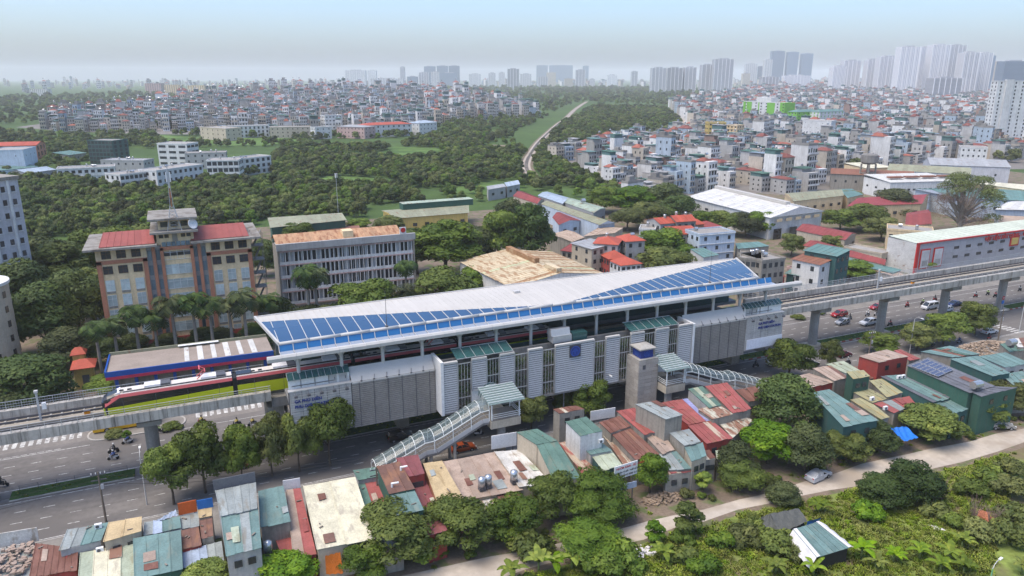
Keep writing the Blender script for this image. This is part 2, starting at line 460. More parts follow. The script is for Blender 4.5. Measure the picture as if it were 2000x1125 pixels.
# ---------------------------------------------------------------- viaduct
M('girder', (.40, .375, .335), .9, .12, .25, streak=.95, dirt=(.11, .10, .085), rand=.06)
ZT, ZB, ZR = 12.6, 11.0, 11.3          # wall top, fascia bottom, track floor
def viaduct(name, label, s0, s1, piers, joint0):
 t = thing(name, label, 'viaduct', ((s0 + s1) / 2, NC, 0)); ox, oy = (s0 + s1) / 2, NC
 # U-shaped concrete trough, one girder per precast segment row
 prof = [(-5.0, ZT), (-5.0, ZB), (-3.4, 10.35), (3.4, 10.35), (5.0, ZB), (5.0, ZT), (4.1, ZT), (4.1, ZR), (-4.1, ZR), (-4.1, ZT)]
 cuts = [s0]; s = joint0
 while s < s1:
  if s > s0 + 1: cuts.append(s)
  s += 2.42
 cuts.append(s1)
 memo = {}
 for a, b in zip(cuts[:-1], cuts[1:]):
  L = round(b - a - .05, 3)
  if L not in memo:
   mb = MB(); rings = [[(x, y, z) for y, z in prof] for x in (0, L)]
   mb.loft(rings, False)
   for x, rev in ((0, False), (L, True)):
    for q in ((0, 1, 9), (1, 8, 9), (1, 2, 8), (2, 3, 7), (2, 7, 8), (3, 4, 7), (4, 5, 7), (5, 6, 7)):
     pts = [(x, *prof[i]) for i in q]; mb.quad(*(pts[::-1] if rev else pts))
   memo[L] = mb.mesh('girder_segment', 'girder')
  place('girder_segment', memo[L], t, (a - ox + .025, 0, 0))
 for sp in piers:
  x = sp - ox
  pr = MB().tube((x, 0, 0), (x, 0, 8.6), 1.02, n=20, cap=False).build('pier', 'concrete', t, smooth=True)
  cp = MB(); ring = lambda w, h, z: [(x - w, -h, z), (x + w, -h, z), (x + w, h, z), (x - w, h, z)]
  cp.loft([ring(1.1, 1.3, 8.5), ring(1.75, 2.9, 9.2), ring(1.75, 3.0, 10.0)])
  cp.build('pier_cap', 'concrete', pr)
  for dx in (-1, 1):
   for dy in (-2.4, 2.4): MB().box((x + dx, dy, 10.17), (.7, .7, .34)).build('bearing', 'concrete_dark', pr)
  MB().poly([(x - 2.2, -1.5), (x + 2.2, -1.5), (x + 2.2, 1.5), (x - 2.2, 1.5)], 0, .5).build('pier_base', 'concrete_warm', pr)
 L = s1 - s0
 tr = MB(); pl = MB()
 for yc in (-2.1, 2.1):
  tr.bb(-L / 2, L / 2, yc - 1.25, yc + 1.25, ZR, ZR + .22)
  for dy in (-.72, .72): pl.bb(-L / 2, L / 2, yc + dy - .06, yc + dy + .06, ZR + .22, ZR + .61)
 bed = tr.build('track_bed', 'track_bed', t); pl.build('rail', 'steel_dark', bed)
 # sleepers blocks
 bk = MB(); x = -L / 2 + .5
 while x < L / 2:
  for yc in (-2.1, 2.1): bk.bb(x, x + .28, yc - 1.1, yc + 1.1, ZR + .2, ZR + .30)
  x += 1.5
 struct(bk.build('sleepers', 'concrete', bed), 'stuff')
 MB().bb(-L / 2, L / 2, -.55, .55, ZR, ZR + .55).build('centre_walkway', 'track_bed', t)
 # handrails on both walls
 for sy, hz, mt in ((-4.75, .95, 'white_metal'), (4.75, 1.25, 'steel')):
  h = MB(); x = -L / 2 + .3
  while x < L / 2:
   h.bar((x, sy, ZT), (x, sy, ZT + hz), .07); x += 2.1
  for q in (hz, hz * .62, hz * .3): h.bar((-L / 2, sy, ZT + q), (L / 2, sy, ZT + q), .075 if q == hz else .05)
  if sy > 0:
   x = -L / 2 + .3
   while x < L / 2: h.bar((x, sy, ZT + .1), (x, sy, ZT + hz), .025); x += .35
  h.build('handrail', mt, t)
 # drain pipes / brackets under the fascia
 return t
viaduct('viaduct', 'concrete metro viaduct carrying the red and green train towards the station', -150, 10.2, [-105.4, -81.4, -57.4, -32.4, -8.2], -148.1)
viaduct('viaduct', 'empty concrete viaduct leaving the station over the traffic', 116.6, 420, [134.6, 157.2, 180.0, 203.4, 227, 251, 275, 299, 323, 347, 371, 395], 118.2)
# signal equipment standing on the deck
def deck_pole(s, n, label):
 t = thing('signal_mast', label, 'mast', (s, n, ZR))
 MB().box((0, 0, 2.6), (.28, .28, 5.2)).build('mast', 'steel', t)
 MB().box((0, 0, 5.3), (.5, .5, .35)).build('antenna', 'white_metal', t)
 MB().box((.75, -.1, 2.9), (.55, .4, 1.0)).build('cabinet', 'white_paint', t)
 MB().box((0, 0, .1), (1.2, .5, .2)).build('foot', 'concrete', t)
deck_pole(-22.8, NC, 'grey signal mast with white cabinet on the viaduct ahead of the train')
deck_pole(154.5, NC + .2, 'grey signal mast with white cabinet on the empty viaduct')
for s, lb in ((-16.6, 'orange signal box on the deck ahead of the train nose'), (121.5, 'orange signal box on the deck beside the station end'), (166.5, 'orange signal box further along the empty viaduct deck')):
 M('orange_box', (.55, .20, .01)) if 'orange_box' not in MATS else None
 t = thing('signal_box', lb, 'signal box', (s, NC - .2, ZR + .55), group='orange signal boxes on the viaduct')
 MB().box((0, 0, .25), (.8, .45, .5)).build('cabinet', 'orange_box', t); MB().box((0, 0, .56), (.9, .55, .08)).build('lid', 'steel_dark', t)
# ---------------------------------------------------------------- station
M('louvre', (.42, .42, .42), .5, .06, .4, rand=.04)
M('mesh_panel', (.255, .24, .22), .7, .10, .25, streak=.2)
M('sign_panel', (.40, .39, .375), .7, .07, .3, streak=.3, rand=.06)
M('station_blue', (.02, .04, .20), .5, .05, .5)
M('logo_blue', (.03, .10, .42), .5, .08, .5)
M('logo_dark', (.05, .055, .07), .6, .08, .5)
M('banner', (.60, .62, .68), .6, .08, .25, patch=((.70, .71, .74), .3))
M('soffit', (.13, .16, .165), .6, .1, .4)
M('planter_green', (.06, .085, .035), .9, .4, 1.2, fine=.4)
M('platform_floor', (.2, .2, .2), .8, .1, .4)
M('stone_clad', (.34, .31, .275), .8, .08, .4, rand=.12)
M('rib_white', (.66, .68, .66), .5, .04, .4)
M('dark_mesh', (.11, .10, .095), .8, .1, .5)
glass('ledge_glass', (.30, .34, .40), .95, .15)
glass('glass_vault', (.17, .22, .22), .45, .06)
glass('glass_pale', (.17, .23, .215), .72, .12)
SX, SY = 63.2, NC
ST = thing('metro_station', 'elevated metro station with white roof, blue glazing and grey louvred walls', 'station', (SX, SY, 0))
def st(mb, name, mat, parent=None, smooth=False):
 """geometry given in world metres, stored relative to the station"""
 mb.v = [(x - SX, y - SY, z) for x, y, z in mb.v]
 return mb.build(name, mat, parent or ST, smooth=smooth)
def camber(s): return .28 * (1 - ((s - SX) / 54) ** 2)
def roofz(s, n):
 """main roof surface"""
 f = (n - 116.2) / 14.8
 return 21.25 + .3 * f + camber(s) + .55 * math.sin(math.pi * min(max(f, 0), 1)) * .4
N0, N1 = 116.2, 131.0
def end_s(n, side):
 f = (n - N0) / (N1 - N0)
 return (11.9 + (9.8 - 11.9) * f) if side == 0 else (109.2 + (116.0 - 109.2) * f)
# support slab under the roof skin and far slope
und = MB()
ss = [9.9 + i * (115.2 - 9.9) / 24 for i in range(25)]
for a, b in zip(ss[:-1], ss[1:]):
 for n0, n1, d0, d1 in ((116.4, 131, .35, .35), (131, 134.6, .06, 1.5)):
  P = []
  for s, n, d in ((a, n0, d0), (b, n0, d0), (b, n1, d1), (a, n1, d1)):
   s2 = min(max(s, end_s(min(n, N1), 0)), end_s(min(n, N1), 1)); P.append((s2, n, roofz(s2, min(n, 131)) - d))
  if abs(P[0][0] - P[1][0]) > .01: und.prism(P, [(x, y, z - .25) for x, y, z in P])
st(und, 'roof_structure', 'soffit')
def blue_frac(s):
 if s < 61: return max(0, .80 * (1 - (s - 11) / 50)) ** 1.05
 if s > 63: return max(0, .93 * (s - 63) / 49) ** .98
 return 0
# upper glazing, one pane per bay, three rows split by purlins; white sheets above
roofw = MB(); PW = 2.2
def surf(s, n, lift=0):
 s2 = min(max(s, end_s(n, 0)), end_s(n, 1)); return (s2, n, roofz(s2, n) + lift)
rail = MB()
s = 9.8
bays = []
while s < 116: bays.append((s, min(s + PW, 116.0))); s += PW
for a, b in bays:
 fa, fb = blue_frac(a), blue_frac(b)
 rows = 3
 if max(fa, fb) > .02:
  for r in range(rows):
   q = []
   for s, f, g in ((a, fa, r), (b, fb, r), (b, fb, r + 1), (a, fa, r + 1)):
    q.append(surf(s, N0 + 14.2 * f * g / rows, .05))
   if abs(q[0][0] - q[1][0]) + abs(q[2][0] - q[3][0]) < .15 or abs(q[2][1] - q[1][1]) + abs(q[3][1] - q[0][1]) < .12: continue
   st(MB().prism(q, [(x, y, z - .06) for x, y, z in q]), 'glass_pane', 'glass_blue')
  if fa > .03:
   st(MB().bar(surf(a, N0, .1), surf(a, N0 + 14.2 * fa, .1), .11, .12), 'glazing_bar', 'white_metal')
 # white metal: two sheets per bay
 for h in range(2):
  c, d = a + (b - a) * h / 2, a + (b - a) * (h + 1) / 2 - .025
  fc, fd = (blue_frac(c), blue_frac(d))
  q = []
  for i in range(5):
   q.append((surf(c, N0 + 14.2 * fc + (14.8 - 14.2 * fc) * i / 4, .06), surf(d, N0 + 14.2 * fd + (14.8 - 14.2 * fd) * i / 4, .06)))
  if q[4][1][0] - q[4][0][0] < .1: continue
  mb = MB()
  for i in range(4):
   P = [q[i][0], q[i][1], q[i + 1][1], q[i + 1][0]]; mb.prism(P, [(x, y, z - .05) for x, y, z in P])
  mb.bar(q[0][0], q[4][0], .07, .16)
  st(mb, 'roof_sheet', 'white_roof')
# white edge trims of the roof ends, ridge trim, round beam
tr = MB()
for side in (0, 1):
 tr.bar((end_s(N0, side), N0, roofz(end_s(N0, side), N0) + .05), (end_s(N1, side), N1, roofz(end_s(N1, side), N1) + .05), .35, .5)
tr2 = MB()
for a, b in zip(ss[:-1], ss[1:]):
 tr2.bar((a, 131, roofz(a, 131) + .1), (b, 131, roofz(b, 131) + .1), .25, .2)
st(tr, 'end_trim', 'white_metal'); st(tr2, 'ridge_trim', 'white_metal')
bm = MB(); sb = [11.9 + i * (109.3 - 11.9) / 20 for i in range(21)]
for a, b in zip(sb[:-1], sb[1:]): bm.tube((a, 116.05, 21.32 + camber(a)), (b, 116.05, 21.32 + camber(b)), .27, n=10)
st(bm, 'round_beam', 'white_metal', smooth=True)
# clerestory panes and ledge panes below the beam
s = 11.8; mull = MB()
while s < 112.4:
 e = min(s + PW, 112.6); c0, c1 = camber(s), camber(e)
 st(MB().prism([(s + .05, 115.5, 20.12 + c0), (e - .05, 115.5, 20.12 + c1), (e - .05, 115.95, 21.15 + c1), (s + .05, 115.95, 21.15 + c0)],
                  [(s + .05, 115.6, 20.10 + c0), (e - .05, 115.6, 20.10 + c1), (e - .05, 116.05, 21.13 + c1), (s + .05, 116.05, 21.13 + c0)]), 'clerestory_pane', 'glass_bright')
 st(MB().prism([(s, 113.0, 20.10 + c0 * .6), (e - .08, 113.0, 20.10 + c1 * .6), (e - .08, 115.45, 20.16 + c1), (s, 115.45, 20.16 + c0)],
                  [(s, 113.0, 20.04 + c0 * .6), (e - .08, 113.0, 20.04 + c1 * .6), (e - .08, 115.45, 20.10 + c1), (s, 115.45, 20.10 + c0)]), 'ledge_pane', 'ledge_glass')
 st(MB().bar((s, 115.42, 20.1 + c0), (s, 115.92, 21.3 + c0), .12, .1).bar((s, 113.0, 20.14 + c0 * .6), (s, 115.45, 20.22 + c0), .08, .06), 'mullion', 'white_metal')
 s += PW
# gutter and fascia, in jointed lengths
s = 9.6
while s < 117.6:
 e = min(s + 2.2, 117.8); c = camber(s) * .6
 g_ = MB(); prof = [(112.25, 20.0), (113.1, 19.95), (113.1, 20.62), (112.9, 20.86), (112.45, 20.86), (112.2, 20.55)]
 g_.loft([[(x, y, z - .25 + c) for y, z in prof] for x in (s, e - .03)])
 st(g_, 'gutter_length', 'white_metal'); s += 2.2
# columns with curved brackets
cols = [14.4 + 6.85 * i for i in range(15)]
for i, s in enumerate(cols):
 for n, sg in ((114.6, -1), (131.6, 1)):
  c = MB().tube((s, n, 12.6), (s, n, 20.0 + camber(s)), .3, n=12)
  ob = st(c, 'column', 'white_metal', smooth=True)
  if sg > 0: continue
  b = MB()
  for d in (-1, 1):
   pts = [(s + d * 2.2 * (t / 5) ** 1.6, n + .2 + 0 * t, 17.6 + 2.5 * (t / 5) ** .75 + camber(s)) for t in range(6)]
   for a_, b_ in zip(pts[:-1], pts[1:]): b.bar(a_, b_, .16, .28)
  b.bar((s, n, 19.6 + camber(s)), (s, 112.8, 20.0 + camber(s)), .2, .35)
  st(b, 'bracket', 'steel')
# platform, concourse box, tracks run through
MB_ = MB(); MB_.bb(12.4, 114.2, 113.2, 118.6, 11.9, 12.6); MB_.bb(12.4, 114.2, 127.8, 133.4, 11.9, 12.6)
st(MB_, 'platform', 'platform_floor')
st(MB().bb(10.3, 116.5, 118.62, 127.78, 9.6, ZR - .01), 'track_floor', 'concrete_dark')
tb = MB()
for yc in (NC - 2.1, NC + 2.1):
 tb.bb(10.3, 116.5, yc - 1.25, yc + 1.25, ZR, ZR + .22)
 for dy in (-.72, .72): tb.bb(10.3, 116.5, yc + dy - .06, yc + dy + .06, ZR + .22, ZR + .61)
st(tb, 'track_bed', 'track_bed')
st(MB().bb(12.6, 114.0, 113.3, 133.2, 6.6, 9.55), 'concourse', 'concrete_dark')
st(MB().bb(13, 113.6, 133.25, 133.6, 6.6, 16.4), 'far_wall', 'soffit')
sd = MB(); sd.bb(14, 112, 118.66, 118.72, 12.65, 14.2); sd.bb(14, 112, 127.7, 127.76, 12.65, 14.2)
st(sd, 'platform_screen', 'glass_teal')
# support piers in the median under the concourse
for s in (17, 33, 49, 65, 81, 97, 110):
 st(MB().bb(s - 1.1, s + 1.1, 121.6, 124.8, 0, 6.6), 'support_pier', 'concrete_warm')
 st(MB().bb(s - .9, s + .9, 114.0, 132.5, 5.6, 6.6), 'cross_beam', 'concrete_dark')
st(MB().bb(9.6, 12.2, 119.6, 127.0, 0, 9.2), 'end_wall', 'concrete_warm')
# ---- wing walls: sign panel, mesh panel, white sloped parapet, glass canopies
def wing(s_sign0, s_sign1, s_mesh0, s_mesh1, mirror, text_s):
 f = 112.7
 # sign wall: grid of panels
 w = (s_sign1 - s_sign0) / 5
 for i in range(5):
  for j, (z0, z1) in enumerate(((6.9, 8.9), (8.9, 10.7), (10.7, 12.5), (12.5, 14.2))):
   st(MB().bb(s_sign0 + i * w + .04, s_sign0 + (i + 1) * w - .04, f, f + .15, z0 + .03, z1 - .03), 'wall_panel', 'sign_panel')
 sl = MB(); z = 7.0
 while z < 14.0: sl.bb(s_sign0 + .1, s_sign1 - .1, f - .05, f, z, z + .09); z += .42
 struct(st(sl, 'slats', 'sign_panel'), 'stuff')
 st(MB().bb(s_sign0 - .1, s_sign1 + .1, f + .2, f + .5, 6.8, 14.1), 'wall_backing', 'steel_dark')
 st(MB().bb(s_sign0 - .1, s_sign1 + .1, f - .1, f + .8, 14.2, 14.36), 'wall_cap', 'white_metal')
 st(MB().bb(s_sign0 + .4, s_sign1 - .1, f - .2, f - .08, 7.2, 9.35), 'banner', 'banner')
 st(MB().bb(s_sign0 + .1, s_sign1, f + 1.0, f + 1.15, 12.6, 16.1), 'upper_wall', 'white_paint')
 sd_ = MB()
 for i in range(3): sd_.bb(s_sign0 + 2 + i * 2.2, s_sign0 + 2.08 + i * 2.2, f + .9, f + .98, 14.4, 16)
 sd_.bb(s_sign0 + .6, s_sign1 - 2.5, f + .86, f + .94, 14.75, 14.85); st(sd_, 'conduit', 'steel_dark')
 for i in range(2):
  q = (s_sign1 - 3.4 + i * 1.7) if not mirror else (s_sign0 + .5 + i * 1.7)
  d_ = st(MB().bb(q, q + 1.3, f + .9, f + .98, 14.3, 15.9), 'door', 'steel')
  st(MB().box((q + 1.0, f + .87, 15.1), (.08, .06, .5)), 'handle', 'dark', d_)
 n_p = 10; pw = (s_sign1 - s_sign0) / n_p
 fr = MB()
 for i in range(n_p):
  a, b = s_sign0 + i * pw + .04, s_sign0 + (i + 1) * pw - .04
  P = [(a, f + .5, 16.0), (b, f + .5, 16.0), (b, f + 1.9, 16.75), (a, f + 1.9, 16.75)]
  st(MB().prism(P, [(x, y, z - .04) for x, y, z in P]), 'canopy_pane', 'glass_teal')
  fr.bar((a - .04, f + .5, 16.05), (a - .04, f + 1.9, 16.8), .07)
 fr.bar((s_sign0, f + 1.9, 16.8), (s_sign1, f + 1.9, 16.8), .08); st(fr, 'canopy_frame', 'steel')
 # small floodlights above the letters
 for i in range(5):
  q = s_sign0 + .9 + i * (s_sign1 - s_sign0 - 1.8) / 4
  fl = MB(); fl.bar((q, f, 14.3), (q, f - .9, 13.9), .06); fl.box((q, f - .95, 13.7), (.5, .35, .35)); st(fl, 'floodlight', 'steel_dark')
 # lettering
 for k, (tx, sz) in enumerate((('GA PHÚ DIỄN', .68), ('PHU DIEN STATION', .68))):
  me = text_mesh(tx, sz, 'station_blue', 'lettering', .03, .022)
  o = place('lettering', me, ST, (text_s - SX, f - .12 - SY, 12.3 - k * .92)); o.rotation_euler = (R(90), 0, 0); o.scale = (1.0, 1.0, 1)
 # mesh wall
 sl = MB(); z = 6.2
 while z < 14.1: sl.bb(s_mesh0, s_mesh1, f, f + .08, z, z + .25); z += .34
 struct(st(sl, 'mesh_slats', 'mesh_panel'), 'stuff')
 st(MB().bb(s_mesh0, s_mesh1, f + .16, f + .4, 6.1, 14.1), 'mesh_backing', 'dark_mesh')
 po = MB(); q = s_mesh0 + 1.2
 while q < s_mesh1: po.bb(q - .04, q + .04, f - .05, f + .12, 6.1, 14.15); q += 2.4
 st(po, 'mesh_posts', 'steel_dark')
 P = [(s_mesh0, f - .05, 14.15), (s_mesh1, f - .05, 14.15), (s_mesh1, f + 1.8, 16.3), (s_mesh0, f + 1.8, 16.3)]
 st(MB().prism(P, [(x, y, z - .2) for x, y, z in P]), 'sloped_parapet', 'white_metal')
 q = s_mesh0 + 1.8
 while q < s_mesh1:
  b_ = MB(); b_.bar((q, f + .5, 14.9), (q - .3, f - .4, 14.5), .06); b_.box((q - .3, f - .45, 14.45), (.3, .2, .16)); st(b_, 'lamp_bracket', 'steel_dark'); q += 2.1
 st(MB().bb(s_mesh0 + .2, s_mesh1, f + 2.2, f + 5.2, 15.0, 15.12), 'platform_canopy', 'glass_teal')
wing(12.4, 22.2, 22.3, 36.5, False, 13.1)
wing(104.0, 114.0, 88.9, 103.9, True, 107.2)
je = MB(); je.bb(36.6, 37.1, 109.9, 115.0, 6.6, 16.3); je.bb(88.2, 88.7, 109.9, 115.0, 6.8, 16.0)
st(je, 'return_wall', 'white_paint')
# ---- louvred centre wall with planted glazed bays
edges = [37.1, 39.6, 42.2, 44.9, 47.4, 50.15, 52.86, 55.6, 58.2, 66.2, 68.7, 71.6, 74.1, 77.0, 79.6, 82.6, 84.9, 88.1]
fl_ = 110.0
st(MB().bb(37.1, 88.1, fl_ + 2.6, fl_ + 3.1, 6.6, 15.6), 'inner_wall', 'concrete_dark')
st(MB().bb(37.1, 88.1, fl_ + .1, fl_ + 3.0, 6.5, 6.9), 'planter_floor', 'concrete_dark')
for i, (a, b) in enumerate(zip(edges[:-1], edges[1:])):
 zb = 6.9
 if i in (2, 14): zb = 10.2
 if i % 2 == 0 or i == 8:
  lo = MB(); z = zb
  while z < 15.75:
   lo.prism([(a + .06, fl_, z + .02), (b - .06, fl_, z + .02), (b - .06, fl_ + .10, z + .29), (a + .06, fl_ + .10, z + .29)],
                     [(a + .06, fl_ + .07, z), (b - .06, fl_ + .07, z), (b - .06, fl_ + .16, z + .27), (a + .06, fl_ + .16, z + .27)]); z += .40
  struct(st(lo, 'louvre_slats', 'louvre'), 'stuff')
  st(MB().bb(a, b, fl_ + .22, fl_ + .4, zb, 15.8), 'louvre_backing', 'dark')
  st(MB().bb(a - .02, b + .02, fl_ - .08, fl_ + .5, 15.8, 16.12), 'louvre_cap', 'white_metal')
  je = MB()
  for q in (a, b): je.bb(q - .05, q + .05, fl_ - .06, fl_ + .3, zb, 15.8)
  st(je, 'louvre_frame', 'steel')
  if zb > 7: st(MB().bb(a, b, fl_ + .3, fl_ + .6, 6.9, 10.2), 'white_portal', 'white_paint')
 else:
  fr = MB()
  for q in np.linspace(a + .2, b - .2, 5): fr.bb(q - .035, q + .035, fl_ + .15, fl_ + .22, 7.0, 15.6)
  for z in (9.2, 12.4, 15.4): fr.bb(a + .1, b - .1, fl_ + .12, fl_ + .25, z, z + .12)
  st(fr, 'bay_grille', 'steel')
  pl = MB(); r_ = random.Random(100 + i)
  for k_ in range(420):
   x, y = r_.uniform(a + .1, b - .1), fl_ + r_.uniform(.3, 1.5)
   zc_ = r_.choice((7.3, 9.9, 12.9, 13.4)) + r_.uniform(-.6, 1.3) * (1 if r_.random() < .8 else 1.6)
   s_ = r_.uniform(.10, .28); ax, ay = r_.uniform(0, 6.28), r_.uniform(-1, 1)
   d1 = Vector((math.cos(ax), math.sin(ax) * .6, ay)) * s_; d2 = Vector((-math.sin(ax), .4, r_.uniform(.3, 1))) * s_
   c_ = Vector((x, y, zc_)); pl.quad(c_ - d1, c_ - d2 * .6, c_ + d1, c_ + d2)
  struct(st(pl, 'bay_plants', 'planter_green'), 'stuff')
# emblem plate on the wide louvre panel
def emblem(parent, T, size):
 """T maps (x, z) on the plate to a local point; ring, arches and bars in paler blue"""
 m = MB(); N = 28; r1, r2 = size * .44, size * .39
 for i in range(N):
  a, b = 2 * math.pi * i / N, 2 * math.pi * (i + 1) / N
  if 250 < math.degrees(a) < 285: continue
  m.quad(T(r1 * math.cos(a), r1 * math.sin(a)), T(r1 * math.cos(b), r1 * math.sin(b)), T(r2 * math.cos(b), r2 * math.sin(b)), T(r2 * math.cos(a), r2 * math.sin(a)))
 for x0, x1, z0, z1 in ((-.26, -.21, -.28, .02), (.21, .26, -.28, .02), (-.26, .26, .0, .05), (-.2, .2, .10, .14), (-.13, .13, .18, .22), (-.07, -.03, -.28, .0), (.03, .07, -.28, .0), (-.2, .2, -.36, -.32)):
  m.quad(T(size * x0, size * z0), T(size * x1, size * z0), T(size * x1, size * z1), T(size * x0, size * z1))
 return m
pl = st(MB().bb(61.0, 63.25, fl_ - .16, fl_ - .02, 13.3, 15.6), 'emblem_plate', 'logo_dark')
e = st(emblem(ST, lambda x, z: (62.12 + x, fl_ - .19, 14.45 + z), 2.25), 'emblem', 'logo_blue', pl)
bg_ = MB(); bg_.poly([(0, 0)], 0, 0) if False else None
ring = [(62.12 + 1.0 * math.cos(t * .3927), 14.45 + 1.0 * math.sin(t * .3927)) for t in range(16)]
st(MB().quad(*[(x, fl_ - .175, z) for x, z in ring]), 'emblem_disc', 'station_blue', pl)
# glass canopies over the louvred wall and stair enclosure behind it
def shed_canopy(s0, s1, name):
 n_p = max(3, round((s1 - s0) / 1.7)); pw = (s1 - s0) / n_p; fr = MB()
 for i in range(n_p):
  a, b = s0 + i * pw, s0 + (i + 1) * pw - .07
  P = [(a, 110.2, 16.3), (b, 110.2, 16.3), (b, 113.4, 17.1), (a, 113.4, 17.1)]
  st(MB().prism(P, [(x, y, z - .05) for x, y, z in P]), 'canopy_pane', 'glass_teal')
  fr.bar((b + .035, 110.2, 16.36), (b + .035, 113.4, 17.16), .07)
 for y, z in ((110.2, 16.34), (113.4, 17.14)): fr.bar((s0, y, z), (s1, y, z), .1)
 for q in (s0 + .1, s1 - .1): fr.bar((q, 110.3, 15.9), (q, 110.3, 16.3), .08)
 st(fr, 'canopy_frame', 'steel')
shed_canopy(39.6, 50.0, 'l'); shed_canopy(74.2, 85.0, 'r')
ve = MB(); ve.bb(58.4, 62.2, 111.4, 113.6, 15.9, 17.2); st(ve, 'vent_housing', 'steel')
st(MB().bb(62.4, 65.4, 111.4, 113.2, 15.9, 17.3), 'stair_glazing', 'glass_teal')
vd = MB(); vd.loft([[(58.2, y, z) for y, z in ((111.6, 17.2), (113.6, 17.2), (113.4, 18.2), (112, 18.4))], [(62.0, y, z) for y, z in ((111.6, 17.2), (113.6, 17.2), (113.4, 18.2), (112, 18.4))]]); st(vd, 'vent_hood', 'steel')
# lightning rods
for s, n, lb in ((29.4, 116.2, 'l'), (96.6, 116.2, 'r')):
 m = MB(); m.tube((s, n, 21.4), (s, n, 28.2), .07, .02, 6); m.lathe([(.05, 0), (.3, .05), (.3, .35), (.05, .4)], (s, n, 21.6), 8); st(m, 'lightning_rod', 'steel_dark')
st(MB().bb(56.8, 58.0, 124.6, 125.6, 21.9, 22.4), 'roof_hatch', 'white_metal')
